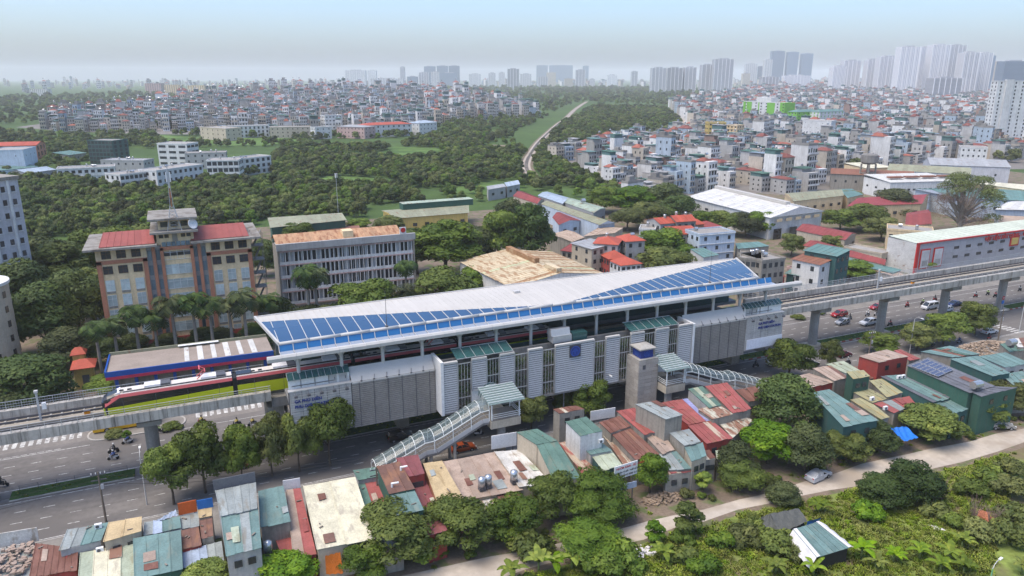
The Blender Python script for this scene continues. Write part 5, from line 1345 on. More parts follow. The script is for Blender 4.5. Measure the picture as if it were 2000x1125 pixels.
# left field
for lb, pp, dp, wl_, kw in (
 ('white villa terrace with dark balcony openings beside the scrub', [(-27.5,453.7,11),(-9.9,465.8,11)], 14, 'white_wall', dict(floors=3, cols=8, win=(1.9, 1.9), ledge=True, tanks=3)),
 ('white villa terrace right half with gable end', [(-9.5,456.6,12),(15.2,478.9,12)], 14, 'white_wall', dict(floors=3, cols=9, win=(1.7, 1.8), tanks=4)),
 ('unfinished villa row with open floors at the scrub edge', [(18.2,501.1,12),(36.7,496.1,12)], 14, 'white_wall', dict(floors=3, cols=6, win=(3.2, 2.3), ledge=True, tanks=2)),
 ('pale villa row with columns right of the unfinished villas', [(38.1,511.6,11),(59.7,526.6,11)], 13, 'white_wall', dict(floors=3, cols=6, win=(2.2, 2.1), ledge=True, tanks=3)),
 ('low white villa row behind the dark trees, left end', [(-64.5,518.2,9),(-33.6,519.4,9)], 13, 'white_wall', dict(floors=2, cols=9, win=(2.0, 1.8), ledge=True, tanks=4)),
 ('villa row with blue tin penthouses behind the low row', [(-44.3,563.4,9),(-18.3,548.1,9)], 12, 'grey_wall', dict(floors=2, cols=6, tanks=5, roofmat='roof_grey')),
 ('tall white stepped villa with dark window bands', [(-9.8,597.6,16),(9.5,584.0,16)], 14, 'white_wall', dict(floors=4, cols=3, win=(5.5, 1.7))),
 ('villa row with dark rooftop gardens behind the tall villa', [(7.3,566.2,11),(33.8,562.6,11)], 12, 'grey_wall', dict(floors=3, cols=6, tanks=4)),
 ('grey low shed at the left end of the villas', [(-82.2,533.9,6),(-68.6,547.7,6)], 16, 'grey_wall', dict(floors=1, cols=3, roof='gable', roofmat='roof_blue')),
 ('dark scaffolded building beside the turquoise shed', [(-56.6,634.3,17),(-39.5,621.3,17)], 16, 'teal_wall', dict(floors=6, cols=7, win=(2.4, 2.0))),
 ('turquoise roofed shed beside the scaffolded building', [(-70.9,647.0,6),(-60.9,662.0,6)], 14, 'old_wall', dict(floors=1, cols=3, roof='shed', roofmat='roof_teal')),
 ('brick hall with red roof at the left picture edge', [(-116.9,650.4,14),(-90.9,646.6,14)], 22, 'brick', dict(floors=3, cols=3, win=(2.5, 3), roof='gable', roofmat='tile_red', rise=2)),
 ('pale blue windowless block at the left picture edge', [(-108.2,583.1,16),(-89.2,579.8,16)], 24, 'pale_blue', dict(floors=2, cols=2, win=(.6, .6))),
 ('teal roofed shed below the pale blue block', [(-104.6,562.9,5),(-82.5,579.6,5)], 14, 'pale_blue', dict(floors=1, cols=3, roof='shed', roofmat='roof_teal')),
 ('beige school wing before the left town', [(28.4,848.9,12),(50.6,808.6,12)], 18, 'beige_wall', dict(floors=3, cols=5)),
 ('white school block with tall column bays', [(53.7,843.8,12),(97.3,850.3,12)], 18, 'white_wall', dict(floors=3, cols=10, win=(1.8, 2.4))),
 ('brown school wing right of the column bays', [(95.6,829.4,11),(136.2,823.9,11)], 18, 'beige_wall', dict(floors=3, cols=8)),
 ('small white house at the school road', [(136.2,794.0,12),(153.9,798.5,12)], 12, 'white_wall', dict(floors=3, cols=3)),
 ('pink and white school hall with blue canopy', [(160.4,805.3,12),(183.6,778.8,12)], 20, 'pink_wall', dict(floors=3, cols=8, roof='hip', roofmat='roof_grey')),
 ('long white school building with arched windows', [(187.3,791.7,13),(241.5,801.6,13)], 18, 'white_wall', dict(floors=3, cols=9, win=(1.6, 2.0), roof='hip', roofmat='tile_red', rise=2.2)),
 ('white school building with blue-grey hipped roof', [(251.0,804.5,13),(275.2,815.8,13)], 18, 'white_wall', dict(floors=3, cols=5, roof='hip', roofmat='roof_blue', rise=2.5)),
 ('white slab among the left town houses', [(161.6,873.7,20),(182.0,878.0,20)], 14, 'white_wall', dict(floors=5, cols=5, win=(2.2, 1.2))),
 ('pink high-rise block on the left horizon', [(-64.1,3023.8,40),(-12.6,3000.5,40)], 30, 'pink_wall', dict(floors=14, cols=7, win=(2.2, 1.8))),
 ('yellow and white high-rise pair on the left horizon', [(-1.5,2783.8,37),(44.3,2763.2,37)], 30, 'cream', dict(floors=13, cols=7, win=(2.2, 1.8))),
 ('cream stepped high-rise right of the yellow pair', [(65.0,2623.3,36),(112.8,2601.7,36)], 30, 'cream', dict(floors=13, cols=7, win=(2.2, 1.8))),
 ('low yellow block in front of the cream high-rise', [(140.3,2650.3,12),(208.7,2619.4,12)], 30, 'yellow_wall', dict(floors=5, cols=8, win=(2.2, 1.8))),
 ('long white slab far left beyond the dark wood', [(-421.2,3067.4,22),(-367.1,3043.0,22)], 25, 'white_wall', dict(floors=8, cols=9, win=(2.4, 1.8))),
): B2(lb, pp, dp, wl_, **kw)
# cars parked by the scrub and small yard walls come with the vehicles
# ---------------------------------------------------------------- town houses
for nm, c in dict(th_grey=(.40, .39, .375), th_white=(.62, .61, .59), th_beige=(.43, .38, .31), th_concrete=(.33, .315, .29), th_yellow=(.46, .40, .28), th_pink=(.43, .31, .29), th_blue=(.33, .40, .46), th_brick=(.30, .20, .165)).items(): M(nm, c, .9, .12, .25, streak=.35, rand=.14)
for nm, c in dict(tr_red=(.25, .085, .06), tr_maroon=(.17, .06, .05), tr_teal=(.09, .165, .155), tr_green=(.06, .13, .10), tr_grey=(.27, .27, .27), tr_flat=(.22, .21, .195), tr_blue=(.20, .26, .31)).items(): M(nm, c, .8, .14, .4, rand=.18)
WN = dict(th_grey='grey', th_white='white', th_beige='beige', th_concrete='bare concrete', th_yellow='yellow', th_pink='pink', th_blue='pale blue', th_brick='brick')
RN = dict(tr_red='red roof', tr_maroon='maroon roof', tr_teal='teal tin roof', tr_green='dark green tin roof', tr_grey='grey roof', tr_flat='flat roof', tr_blue='blue-grey tin roof')
FN = {2: 'two', 3: 'three', 4: 'four', 5: 'five', 6: 'six'}
hr = random.Random(21)
def house_proto(i):
 W, D = hr.uniform(4.6, 8.5), hr.uniform(9, 14); F = hr.choice((2, 3, 3, 3, 4, 4, 5)); H = F * 3.3 + .6
 wall = hr.choices(list(WN), (5, 6, 3, 4, .4, .5, .8, .25))[0]
 rf = hr.choices(list(RN), (2.8, 2.2, 1.8, 1.2, 2.4, 4, 1))[0]
 P = {}
 w = MB().bb(0, W, 0, D, 0, H); P['wall'] = (w, wall)
 wn = MB()
 nc = max(2, int(W / 2.0)); sc_ = hr.choice((0, 0, 2))
 for f in range(F):
  z = f * 3.3 + .9
  for c in range(nc): x = (c + .5) * W / nc; ww = hr.choice((.9, 1.1, 1.5)); wn.bb(x - ww / 2, x + ww / 2, -.06, .02, z, z + hr.choice((1.5, 1.9)))
  for c in range(sc_):
   y = (c + .7) * D / (sc_ + .5)
   for x in (-.04, W + .0): wn.bb(x, x + .05, y - .5, y + .5, z, z + 1.2)
 P['windows'] = (wn, 'window_dark')
 if hr.random() < .65:
  b = MB()
  for f in range(1, F):
   b.bb(-.1, W + .1, -1.1, 0, f * 3.3, f * 3.3 + .16); b.bb(-.1, W + .1, -1.1, -1.0, f * 3.3, f * 3.3 + .95) if hr.random() < .6 else b.bb(0, W, -1.1, -1.04, f * 3.3 + .8, f * 3.3 + .95)
  P['balcony'] = (b, hr.choice(('th_white', wall, 'th_beige')))
 r = MB(); k = rf
 if rf in ('tr_red', 'tr_maroon'):
  rs = hr.uniform(1.4, 2.4); st_ = hr.random() < .45; y0 = D * .35 if st_ else -.5
  c4 = [(-.4, y0, H), (W + .4, y0, H), (W + .4, D + .4, H), (-.4, D + .4, H)]; m0, m1 = (W / 2, y0 + (D - y0) * .3, H + rs), (W / 2, D - (D - y0) * .25, H + rs)
  for f in ((c4[0], c4[1], m0), (c4[1], c4[2], m1, m0), (c4[2], c4[3], m1), (c4[3], c4[0], m0, m1)): r.prism(list(f), [(x, y, z - .12) for x, y, z in f])
 elif rf != 'tr_flat':
  y0 = hr.choice((0, D * .3)); h2 = H + hr.uniform(1.8, 2.8)
  r.prism([(-.5, y0 - .6, h2), (W + .5, y0 - .6, h2), (W + .5, D, h2 + hr.uniform(-.6, .6)), (-.5, D, h2 + .2)], [(-.5, y0 - .6, h2 - .1), (W + .5, y0 - .6, h2 - .1), (W + .5, D, h2 - .1), (-.5, D, h2 - .1)])
  u = MB(); u.bb(.1, W - .1, y0 + 1.5, D - .1, H, h2 - .1); P['penthouse'] = (u, hr.choice((wall, wall, 'tr_grey', 'tr_teal')))
 else:
  for x0, x1, y0, y1 in ((-.1, W + .1, -.1, .12), (-.1, .12, .12, D), (W - .12, W + .1, .12, D), (.12, W - .12, D - .2, D)): r.bb(x0, x1, y0, y1, H - .1, H + .9)
  r.bb(.1, W - .1, .1, D - .1, H, H + .05); r.bb(W * .15, W * .75, D * .5, D * .85, H, H + 2.6)
 P['roof'] = (r, k)
 if hr.random() < .75:
  tk = MB(); x, y = W * hr.uniform(.25, .75), D * hr.uniform(.45, .7); z = H + (.1 if rf == 'tr_flat' else 2.4)
  if hr.random() < .5: tk.tube((x - .9, y, z + .8), (x + .9, y, z + .8), .6, n=10)
  else: tk.lathe([(.3, .4), (.65, .5), (.65, 1.9), (.2, 2.2)], (x, y, z), 10)
  P['water_tank'] = (tk, 'tank_steel')
 desc = WN[wall] + ' ' + FN[F] + '-storey house with ' + RN[rf]
 J = MB(); mats, mi = [], []
 for nm, (mb, mt) in P.items():
  b = len(J.v); J.v += mb.v; J.f += [tuple(b + q for q in f) for f in mb.f]; mats.append(mt); mi += [len(mats) - 1] * len(mb.f)
 jm = J.mesh('town_house', None)
 for mt in mats: jm.materials.append(MATS[mt])
 jm.polygons.foreach_set('material_index', mi)
 return dict(W=W, D=D, H=H, desc=desc, joined=jm, parts=[(nm, mb.mesh(nm, mt)) for nm, (mb, mt) in P.items()])
PROTO = [house_proto(i) for i in range(44)]
NOGO = []
for o in bpy.data.objects:                # keep houses off the landmarks already standing
 if o.parent is None and o.get('category') and o.name.split('.')[0] in ('building', 'apartment_block', 'factory', 'warehouse', 'shed', 'barrack', 'tower_block', 'showroom', 'house', 'water_tower'):
  xs, ys = [], []
  for ch in o.children:
   if ch.name.startswith(('wall', 'tank')):
    for v in ch.bound_box:
     c, s_ = math.cos(o.rotation_euler.z), math.sin(o.rotation_euler.z); xs.append(o.location.x + v[0] * c - v[1] * s_); ys.append(o.location.y + v[0] * s_ + v[1] * c)
  if xs: NOGO.append((min(xs) - 3, max(xs) + 3, min(ys) - 3, max(ys) + 3))
def free(x, y, m=4): return not any(a - m < x < b + m and c - m < y < d + m for a, b, c, d in NOGO)
TOWN = {
 'right': ([(266.8,518.3,0),(246.5,430.5,0),(217.1,350.3,0),(216.1,313.0,0),(246.5,325.0,0),(284.0,332.7,0),(299.7,317.1,0),(309.1,292.9,0),(348.7,312.3,0),(396.7,348.3,0),(449.9,369.9,0),(498.5,375.5,0),(545.5,369.0,0),(608.4,340.6,0),(3687.0,2123.8,0),(3862.0,2679.4,0),(3372.5,2900.5,0),(2561.8,2772.9,0),(996.2,1369.2,0),(662.3,866.3,0),(546.5,685.9,0),(445.3,625.8,0),(359.1,591.1,0)], R(12)),
 'left': ([(-150.9,1094.1,0),(-106.6,980.7,0),(-17.8,975.9,0),(59.6,959.6,0),(119.0,878.9,0),(161.0,860.0,0),(265.9,812.6,0),(317.5,947.9,0),(389.4,1044.6,0),(550.6,1099.0,0),(682.2,1510.9,0),(796.1,2221.7,0),(516.1,2709.4,0),(143.6,2184.4,0),(-63.8,1490.3,0),(-143.4,1285.2,0)], R(-8)),
 'far': ([(-626.3,3225.1,0),(-338.8,3687.7,0),(225.0,3687.0,0),(1235.2,5346.4,0),(1992.2,4412.2,0),(2873.4,4014.3,0),(3145.6,3406.8,0),(4048.4,3483.8,0),(5739.3,3312.7,0),(10336.6,5975.7,0),(3991.7,8840.5,0),(-1721.5,8959.6,0)], R(5)),
}
spots = []
tr_ = random.Random(9)
for key, (ring, ang) in TOWN.items():
 ca, sa = math.cos(ang), math.sin(ang); rot_ = [(p[0] * ca + p[1] * sa, -p[0] * sa + p[1] * ca) for p in ring]
 x0, x1, y0, y1 = min(p[0] for p in rot_), max(p[0] for p in rot_), min(p[1] for p in rot_), max(p[1] for p in rot_)
 y = y0; row = 0
 while y < y1:
  x = x0 + tr_.uniform(0, 8); dist = math.hypot(y, (x0 + x1) / 2); row += 1; skew = tr_.uniform(-.12, .12)
  sc0 = 1.0 if key != 'far' else 2.2
  grow = sc0 * (1 + max(0, y - 900) / 1500)
  while x < x1:
   i = tr_.randrange(len(PROTO)); p = PROTO[i]; k = grow * tr_.uniform(.85, 1.15)
   wx, wy = x * ca - y * sa, x * sa + y * ca
   x += p['W'] * k + (tr_.choice((.2, .2, .3, 3, 7)) if key != 'far' else tr_.uniform(4, 60))
   cx, cy = wx + p['W'] / 2, wy + p['D'] / 2
   if not in_poly(wx, wy, ring) or not free(cx, cy): continue
   if tr_.random() < (.06 if key != 'far' else .25): continue
   if abs(math.atan2(cx, cy) - R(24.3)) > R(38): continue
   spots.append((wx + tr_.uniform(-.6, .6), wy + tr_.uniform(-1.2, 1.2), i, min(k, 2.4) * (.9 if key == 'right' else 1), ang + skew + (math.pi if False else 0) + tr_.choice((0, 0, 0, R(90))) * (1 if tr_.random() < .2 else 0), key, row))
  y += (tr_.uniform(13.5, 16) if row % 2 else tr_.uniform(16, 21)) * (1 + max(0, y - 900) / 900) * (1.0 if key != 'far' else 5)
def px_size(sp): return PROTO[sp[2]]['H'] * sp[3] / math.hypot(sp[0], sp[1])
spots.sort(key=px_size, reverse=True)
near, rest = spots[:296], spots[296:]
# labels: row by distance, place by bearing from the left
for key, town in (('right', 'right-hand town'), ('left', 'left-hand town')):
 L_ = sorted([sp for sp in near if sp[5] == key], key=lambda sp: math.hypot(sp[0], sp[1])); nb = 16
 for b in range(0, len(L_), nb):
  band = sorted(L_[b:b + nb], key=lambda sp: math.atan2(sp[0], sp[1]))
  for j, sp in enumerate(band):
   p = PROTO[sp[2]]; t = thing('town_house', p['desc'] + ', ' + ordw(j) + ' along ' + ordw(b // nb) + ' row of ' + town, 'house', (sp[0], sp[1], .03), sp[4], 'packed houses of the ' + town); t.scale = (sp[3], sp[3], sp[3] * tr_.choice((.7, .85, 1, 1, 1.2, 1.35)))
   for nm, me in p['parts']:
    q = place(nm, me, t)
    if nm in ('windows', 'balcony'): q['kind'] = 'stuff'
SRCH = []
used = {}
for sp in rest[:len(PROTO) * 6]:
 if sp[2] not in used and sp[5] == 'right':
  used[sp[2]] = place('town_house', PROTO[sp[2]]['joined'], None, (sp[0], sp[1], .03), sp[4], sp[3]); tag(used[sp[2]], PROTO[sp[2]]['desc'] + ', ' + ordw(len(used) - 1) + ' behind the right-hand town rows', 'house', 'packed houses of the right-hand town')
  spd = sp
keys = sorted(used); rest2 = [sp for sp in rest if sp[2] in used]
def scatter_houses(name, label, pts):
 me = bpy.data.meshes.new(name); me.from_pydata([(p[0], p[1], .03) for p in pts], [], [])
 n = len(pts)
 a = me.attributes.new('size', 'FLOAT_VECTOR', 'POINT'); a.data.foreach_set('vector', np.array([(p[3] * tr_.uniform(.8, 1.2), p[3], p[3] * tr_.choice((.6, .8, 1, 1.15, 1.4))) for p in pts], dtype=np.float32).reshape(-1))
 a = me.attributes.new('turn', 'FLOAT_VECTOR', 'POINT'); tv = np.zeros((n, 3), dtype=np.float32); tv[:, 2] = [p[4] for p in pts]; a.data.foreach_set('vector', tv.reshape(-1))
 a = me.attributes.new('pick', 'INT', 'POINT'); a.data.foreach_set('value', np.array([keys.index(p[2]) for p in pts], dtype=np.int32))
 o = place(name, me); tag(o, label, 'town', kind='stuff'); instancer(o, [used[k] for k in keys], 'FLOAT_VECTOR'); return o
scatter_houses('distant_town', 'sea of small houses reaching from the near rows to the horizon', rest2)
print('TOWN', len(near), len(rest2), len(keys))
# ---------------------------------------------------------------- towers on the skyline
def tower_mat(name, wall, win, fh=3.3, bw=3.2, wf=.55):
 """far facade: storeys and window bays as rows in the material"""
 m, n, l, p = _nt(name)
 tc = n.new('ShaderNodeTexCoord'); sp = n.new('ShaderNodeSeparateXYZ'); l.new(tc.outputs['Object'], sp.inputs[0])
 def bars(sock, period, f):
  a = _math(n, l, 'FRACT', _math(n, l, 'DIVIDE', sock, period), 0); return _math(n, l, 'LESS_THAN', a, f)
 xy = _math(n, l, 'ADD', sp.outputs[0], sp.outputs[1])
 f = _math(n, l, 'MULTIPLY', bars(sp.outputs[2], fh, .5), bars(xy, bw, wf))
 hs = n.new('ShaderNodeHueSaturation'); oi = n.new('ShaderNodeObjectInfo'); l.new(_range(n, l, oi.outputs['Random'], 0, 1, .72, 1.08), hs.inputs['Value']); l.new(_mix(n, l, f, wall, win), hs.inputs['Color']); col = hs.outputs[0]; l.new(col, p.inputs['Base Color']); p.inputs['Roughness'].default_value = .6
tower_mat('tw_white', (.74, .73, .72), (.16, .18, .22), 3.3, 5.0, .5); tower_mat('tw_grey', (.42, .42, .43), (.14, .16, .19)); tower_mat('tw_cream', (.58, .52, .42), (.24, .22, .2)); tower_mat('tw_glass', (.20, .27, .34), (.10, .15, .21), 3.6, 2.0, .8)
M('tw_rib', (.78, .77, .76), .7, .05); M('tw_cap', (.40, .40, .41), .8, .05)
def tower(label, u0, top, W, D, mat, ribs=True, cap=4, step=None):
 """u0: roof front-left corner (s, n, z)"""
 s, n, z = u0; a = -math.atan2(s, n) * .0 + R(-24.3)
 t = thing('tower', label, 'tower', (s, n, 0), a, 'skyline towers')
 MB().bb(0, W, 0, D, 0, z).build('body', mat, t)
 if ribs:
  k = max(2, int(W / 13))
  for i in range(k + 1):
   x = W * i / k; MB().bb(x - .9, x + .9, -1.0, .2, 0, z + 1).build('rib', 'tw_rib', t)
 MB().bb(W * .25, W * .75, D * .2, D * .8, z, z + cap).build('roof_core', 'tw_cap', t)
 if step: MB().bb(W, W + step[0], 1, D, 0, z * step[1]).build('wing', mat, t)
TW = [ # (label, front-left roof corner, right roof corner, depth, material)
 ('pale broad slab tower left of the skyline gap', (988.5,4600.8,100.1), (1096.7,4552.0,100.1), 'tw_white'), ('slim pale tower beside the broad slab', (1255.4,5138.6,105.0), (1305.6,5116.0,105.0), 'tw_white'), ('low wide white block beneath the pale slabs', (1024.6,4145.6,54.0), (1184.7,4073.4,54.0), 'tw_white'),
 ('thin tall tower with crane left of the blue towers', (1398.0,4854.8,125.6), (1425.1,4842.6,125.6), 'tw_grey'), ('squat blue tower at the foot of the blue group', (1323.0,4449.8,64.9), (1378.6,4424.7,64.9), 'tw_glass'), ('blue-grey tower in front of the tall blue pair', (1417.8,4516.7,88.9), (1471.7,4492.4,88.9), 'tw_grey'),
 ('tall blue tower, leftmost of three equal ones', (1724.4,5365.8,136.7), (1798.6,5332.3,136.7), 'tw_glass'), ('white tower in front of the three blue ones', (1391.1,4199.6,90.0), (1431.0,4181.6,90.0), 'tw_white'), ('tall blue tower, middle of three equal ones', (1808.8,5327.7,140.3), (1879.6,5295.7,140.3), 'tw_glass'), ('tall blue tower, rightmost of three equal ones', (1852.7,5198.1,138.9), (1922.2,5166.7,138.9), 'tw_glass'), ('lower teal slab under the three blue towers', (1602.3,4652.9,87.0), (1699.9,4608.8,87.0), 'tw_glass'),
 ('faint white pair right of the blue towers', (1876.1,4858.4,81.9), (1948.3,4825.8,81.9), 'tw_white'), ('white tower left of the grey central tower', (1765.2,4250.1,85.4), (1804.1,4232.6,85.4), 'tw_white'), ('narrow white tower next to the grey central tower', (1899.9,4408.7,89.5), (1934.7,4393.0,89.5), 'tw_white'), ('grey central tower standing alone', (1583.7,3564.0,101.7), (1637.8,3539.6,101.7), 'tw_grey'), ('faint white tower right of the grey central tower', (2063.8,4444.5,80.7), (2128.9,4415.1,80.7), 'tw_white'),
 ('faded blue slab, left of the faintest pair', (3303.1,6737.7,171.6), (3402.4,6692.8,171.6), 'tw_glass'), ('widest faded blue slab in the centre haze', (3416.0,6686.7,171.6), (3623.7,6592.9,171.6), 'tw_glass'), ('small blue tower under the faded slab', (2034.8,4128.4,62.0), (2087.6,4104.6,62.0), 'tw_grey'), ('pinkish tower under the widest faded slab', (2127.0,4196.5,88.9), (2178.1,4173.4,88.9), 'tw_cream'), ('low cream tower in the centre', (2037.4,3798.1,53.8), (2079.0,3779.3,53.8), 'tw_cream'), ('grey tower right of the faded slabs', (2093.6,3772.7,100.3), (2140.3,3751.6,100.3), 'tw_grey'), ('faded slim slab behind the grey tower', (3466.5,6115.3,159.9), (3512.9,6094.3,159.9), 'tw_glass'),
 ('low white tower left of the lone blue tower', (2164.9,3740.5,51.0), (2191.0,3728.7,51.0), 'tw_white'), ('faint pair of white towers before the lone blue tower', (2727.3,4474.1,75.3), (2787.0,4447.1,75.3), 'tw_white'), ('lone small blue tower', (2597.7,3984.0,94.9), (2631.7,3968.6,94.9), 'tw_grey'),
 ('first grey slab of the dark row', (1729.9,2510.6,96.3), (1780.5,2487.7,96.3), 'tw_grey'), ('second grey slab of the dark row', (1784.1,2486.1,96.3), (1838.3,2461.6,96.3), 'tw_grey'), ('third narrower slab of the dark row', (1847.3,2457.6,98.2), (1887.0,2439.6,98.2), 'tw_grey'), ('fourth slab of the dark row', (1842.8,2349.9,106.2), (1884.7,2330.9,106.2), 'tw_grey'), ('fifth and tallest slab of the dark row', (1852.5,2290.6,125.2), (1915.9,2262.0,125.2), 'tw_grey'),
 ('yellowish short tower right of the dark row', (2464.0,2837.4,78.1), (2494.4,2823.7,78.1), 'tw_cream'), ('faded tower behind the yellowish one', (3569.8,4093.7,147.9), (3641.8,4061.2,147.9), 'tw_white'), ('faded blue block before the tall glass trio', (3716.4,4137.2,132.7), (3757.9,4118.5,132.7), 'tw_glass'), ('pale tower left of the tall glass trio', (3402.9,3730.1,165.5), (3443.3,3711.9,165.5), 'tw_white'), ('tallest glass tower of the trio', (3582.1,3868.7,223.2), (3657.0,3834.9,223.2), 'tw_glass'), ('middle glass tower of the trio', (3675.5,3826.5,216.9), (3738.4,3798.1,216.9), 'tw_glass'), ('right glass tower of the trio with lower wing', (3760.3,3788.2,207.5), (3823.3,3759.8,207.5), 'tw_glass'),
 ('low grey block below the glass trio', (2404.3,2644.9,62.0), (2472.1,2614.3,62.0), 'tw_grey'), ('stepped pale block below the right glass tower', (2494.1,2604.4,68.5), (2596.9,2558.0,68.5), 'tw_white'),
 ('white tower at the left end of the white cluster', (2133.9,1999.0,98.0), (2173.0,1981.3,98.0), 'tw_white'), ('white tower behind the left end of the cluster', (2286.3,2094.7,119.9), (2342.8,2069.2,119.9), 'tw_white'), ('white tower before the widest cluster slab', (2324.9,2022.5,122.4), (2363.6,2005.0,122.4), 'tw_white'), ('wide white cluster slab', (2279.5,1933.2,130.4), (2339.5,1906.2,130.4), 'tw_white'), ('very tall white cluster tower', (2168.3,1764.0,155.1), (2223.6,1739.0,155.1), 'tw_white'), ('narrow white tower between the tallest two', (2405.0,1876.6,160.9), (2440.5,1860.5,160.9), 'tw_white'), ('tallest white cluster tower', (2260.1,1722.5,161.4), (2309.4,1700.3,161.4), 'tw_white'), ('tall white tower right of the tallest', (2403.6,1767.5,163.7), (2451.8,1745.7,163.7), 'tw_white'), ('white tower stepping down on the right', (2262.1,1611.9,134.9), (2303.8,1593.1,134.9), 'tw_white'), ('last white tower of the cluster', (2353.5,1625.5,134.8), (2390.2,1608.9,134.8), 'tw_white'), ('blue-grey tower behind the last white one', (2822.0,1907.7,139.1), (2839.4,1899.9,139.1), 'tw_glass'), ('pinkish hazy block right of the cluster', (3235.1,2160.1,124.8), (3270.8,2144.0,124.8), 'tw_cream'), ('dark glass block behind the white tower block', (2279.4,1494.4,107.2), (2345.8,1464.4,107.2), 'tw_glass'), ('beige institutional block below the cluster', (1822.1,1371.7,59.4), (1888.7,1341.7,59.4), 'tw_grey'),
]
for lb, a, b, mt in TW:
 W = math.hypot(b[0] - a[0], b[1] - a[1]); tower(lb, a, 0, W, min(W * .9, 40), mt, ribs=mt in ('tw_white', 'tw_grey') and W > 30)
# ---------------------------------------------------------------- shacks and workshops along the near pavement
# each: (label, roof corners as seen: road-left, road-right, alley-right, alley-left, roof sheets, wall, sheet width)
for nm, c, ru, rc in (('sh_rust', (.20, .075, .045), .3, (.13, .055, .04)), ('sh_brown', (.17, .075, .05), .2, (.24, .12, .07)), ('sh_red', (.31, .055, .045), .12, (.22, .09, .06)), ('sh_maroon', (.23, .05, .055), .08, (.17, .06, .05)), ('sh_teal', (.105, .205, .19), .10, (.17, .21, .18)), ('sh_green', (.075, .165, .125), .08, (.14, .17, .13)), ('sh_grey', (.24, .275, .265), .12, (.2, .19, .16)), ('sh_mint', (.34, .39, .26), .18, (.25, .25, .17)), ('sh_cream', (.58, .53, .34), .16, (.36, .32, .25)), ('sh_mustard', (.44, .31, .13), .10, (.28, .2, .1)), ('sh_tan', (.36, .255, .185), .18, (.28, .2, .15)), ('sh_olive', (.29, .27, .12), .2, (.33, .25, .11)), ('sh_pale', (.50, .48, .43), .2, (.33, .28, .22)), ('sh_blue', (.28, .36, .48), .1, (.3, .34, .4)), ('sh_slate', (.115, .12, .14), .05, (.14, .14, .15)), ('sh_peel', (.47, .45, .33), .42, (.20, .085, .05)), ('sh_redpeel', (.33, .07, .05), .38, (.42, .36, .27)), ('sh_violet', (.22, .23, .46), .06, (.3, .3, .4))):
 lu = sum(c) / 3; c = tuple(.74 * x + .26 * lu for x in c)
 M(nm, c, .72, .17, .5, rust=ru * 1.3 + .07, rustcol=rc, rand=.13, fine=.14)
M('roof_weight', (.20, .17, .14), .9, .3, 1.0)
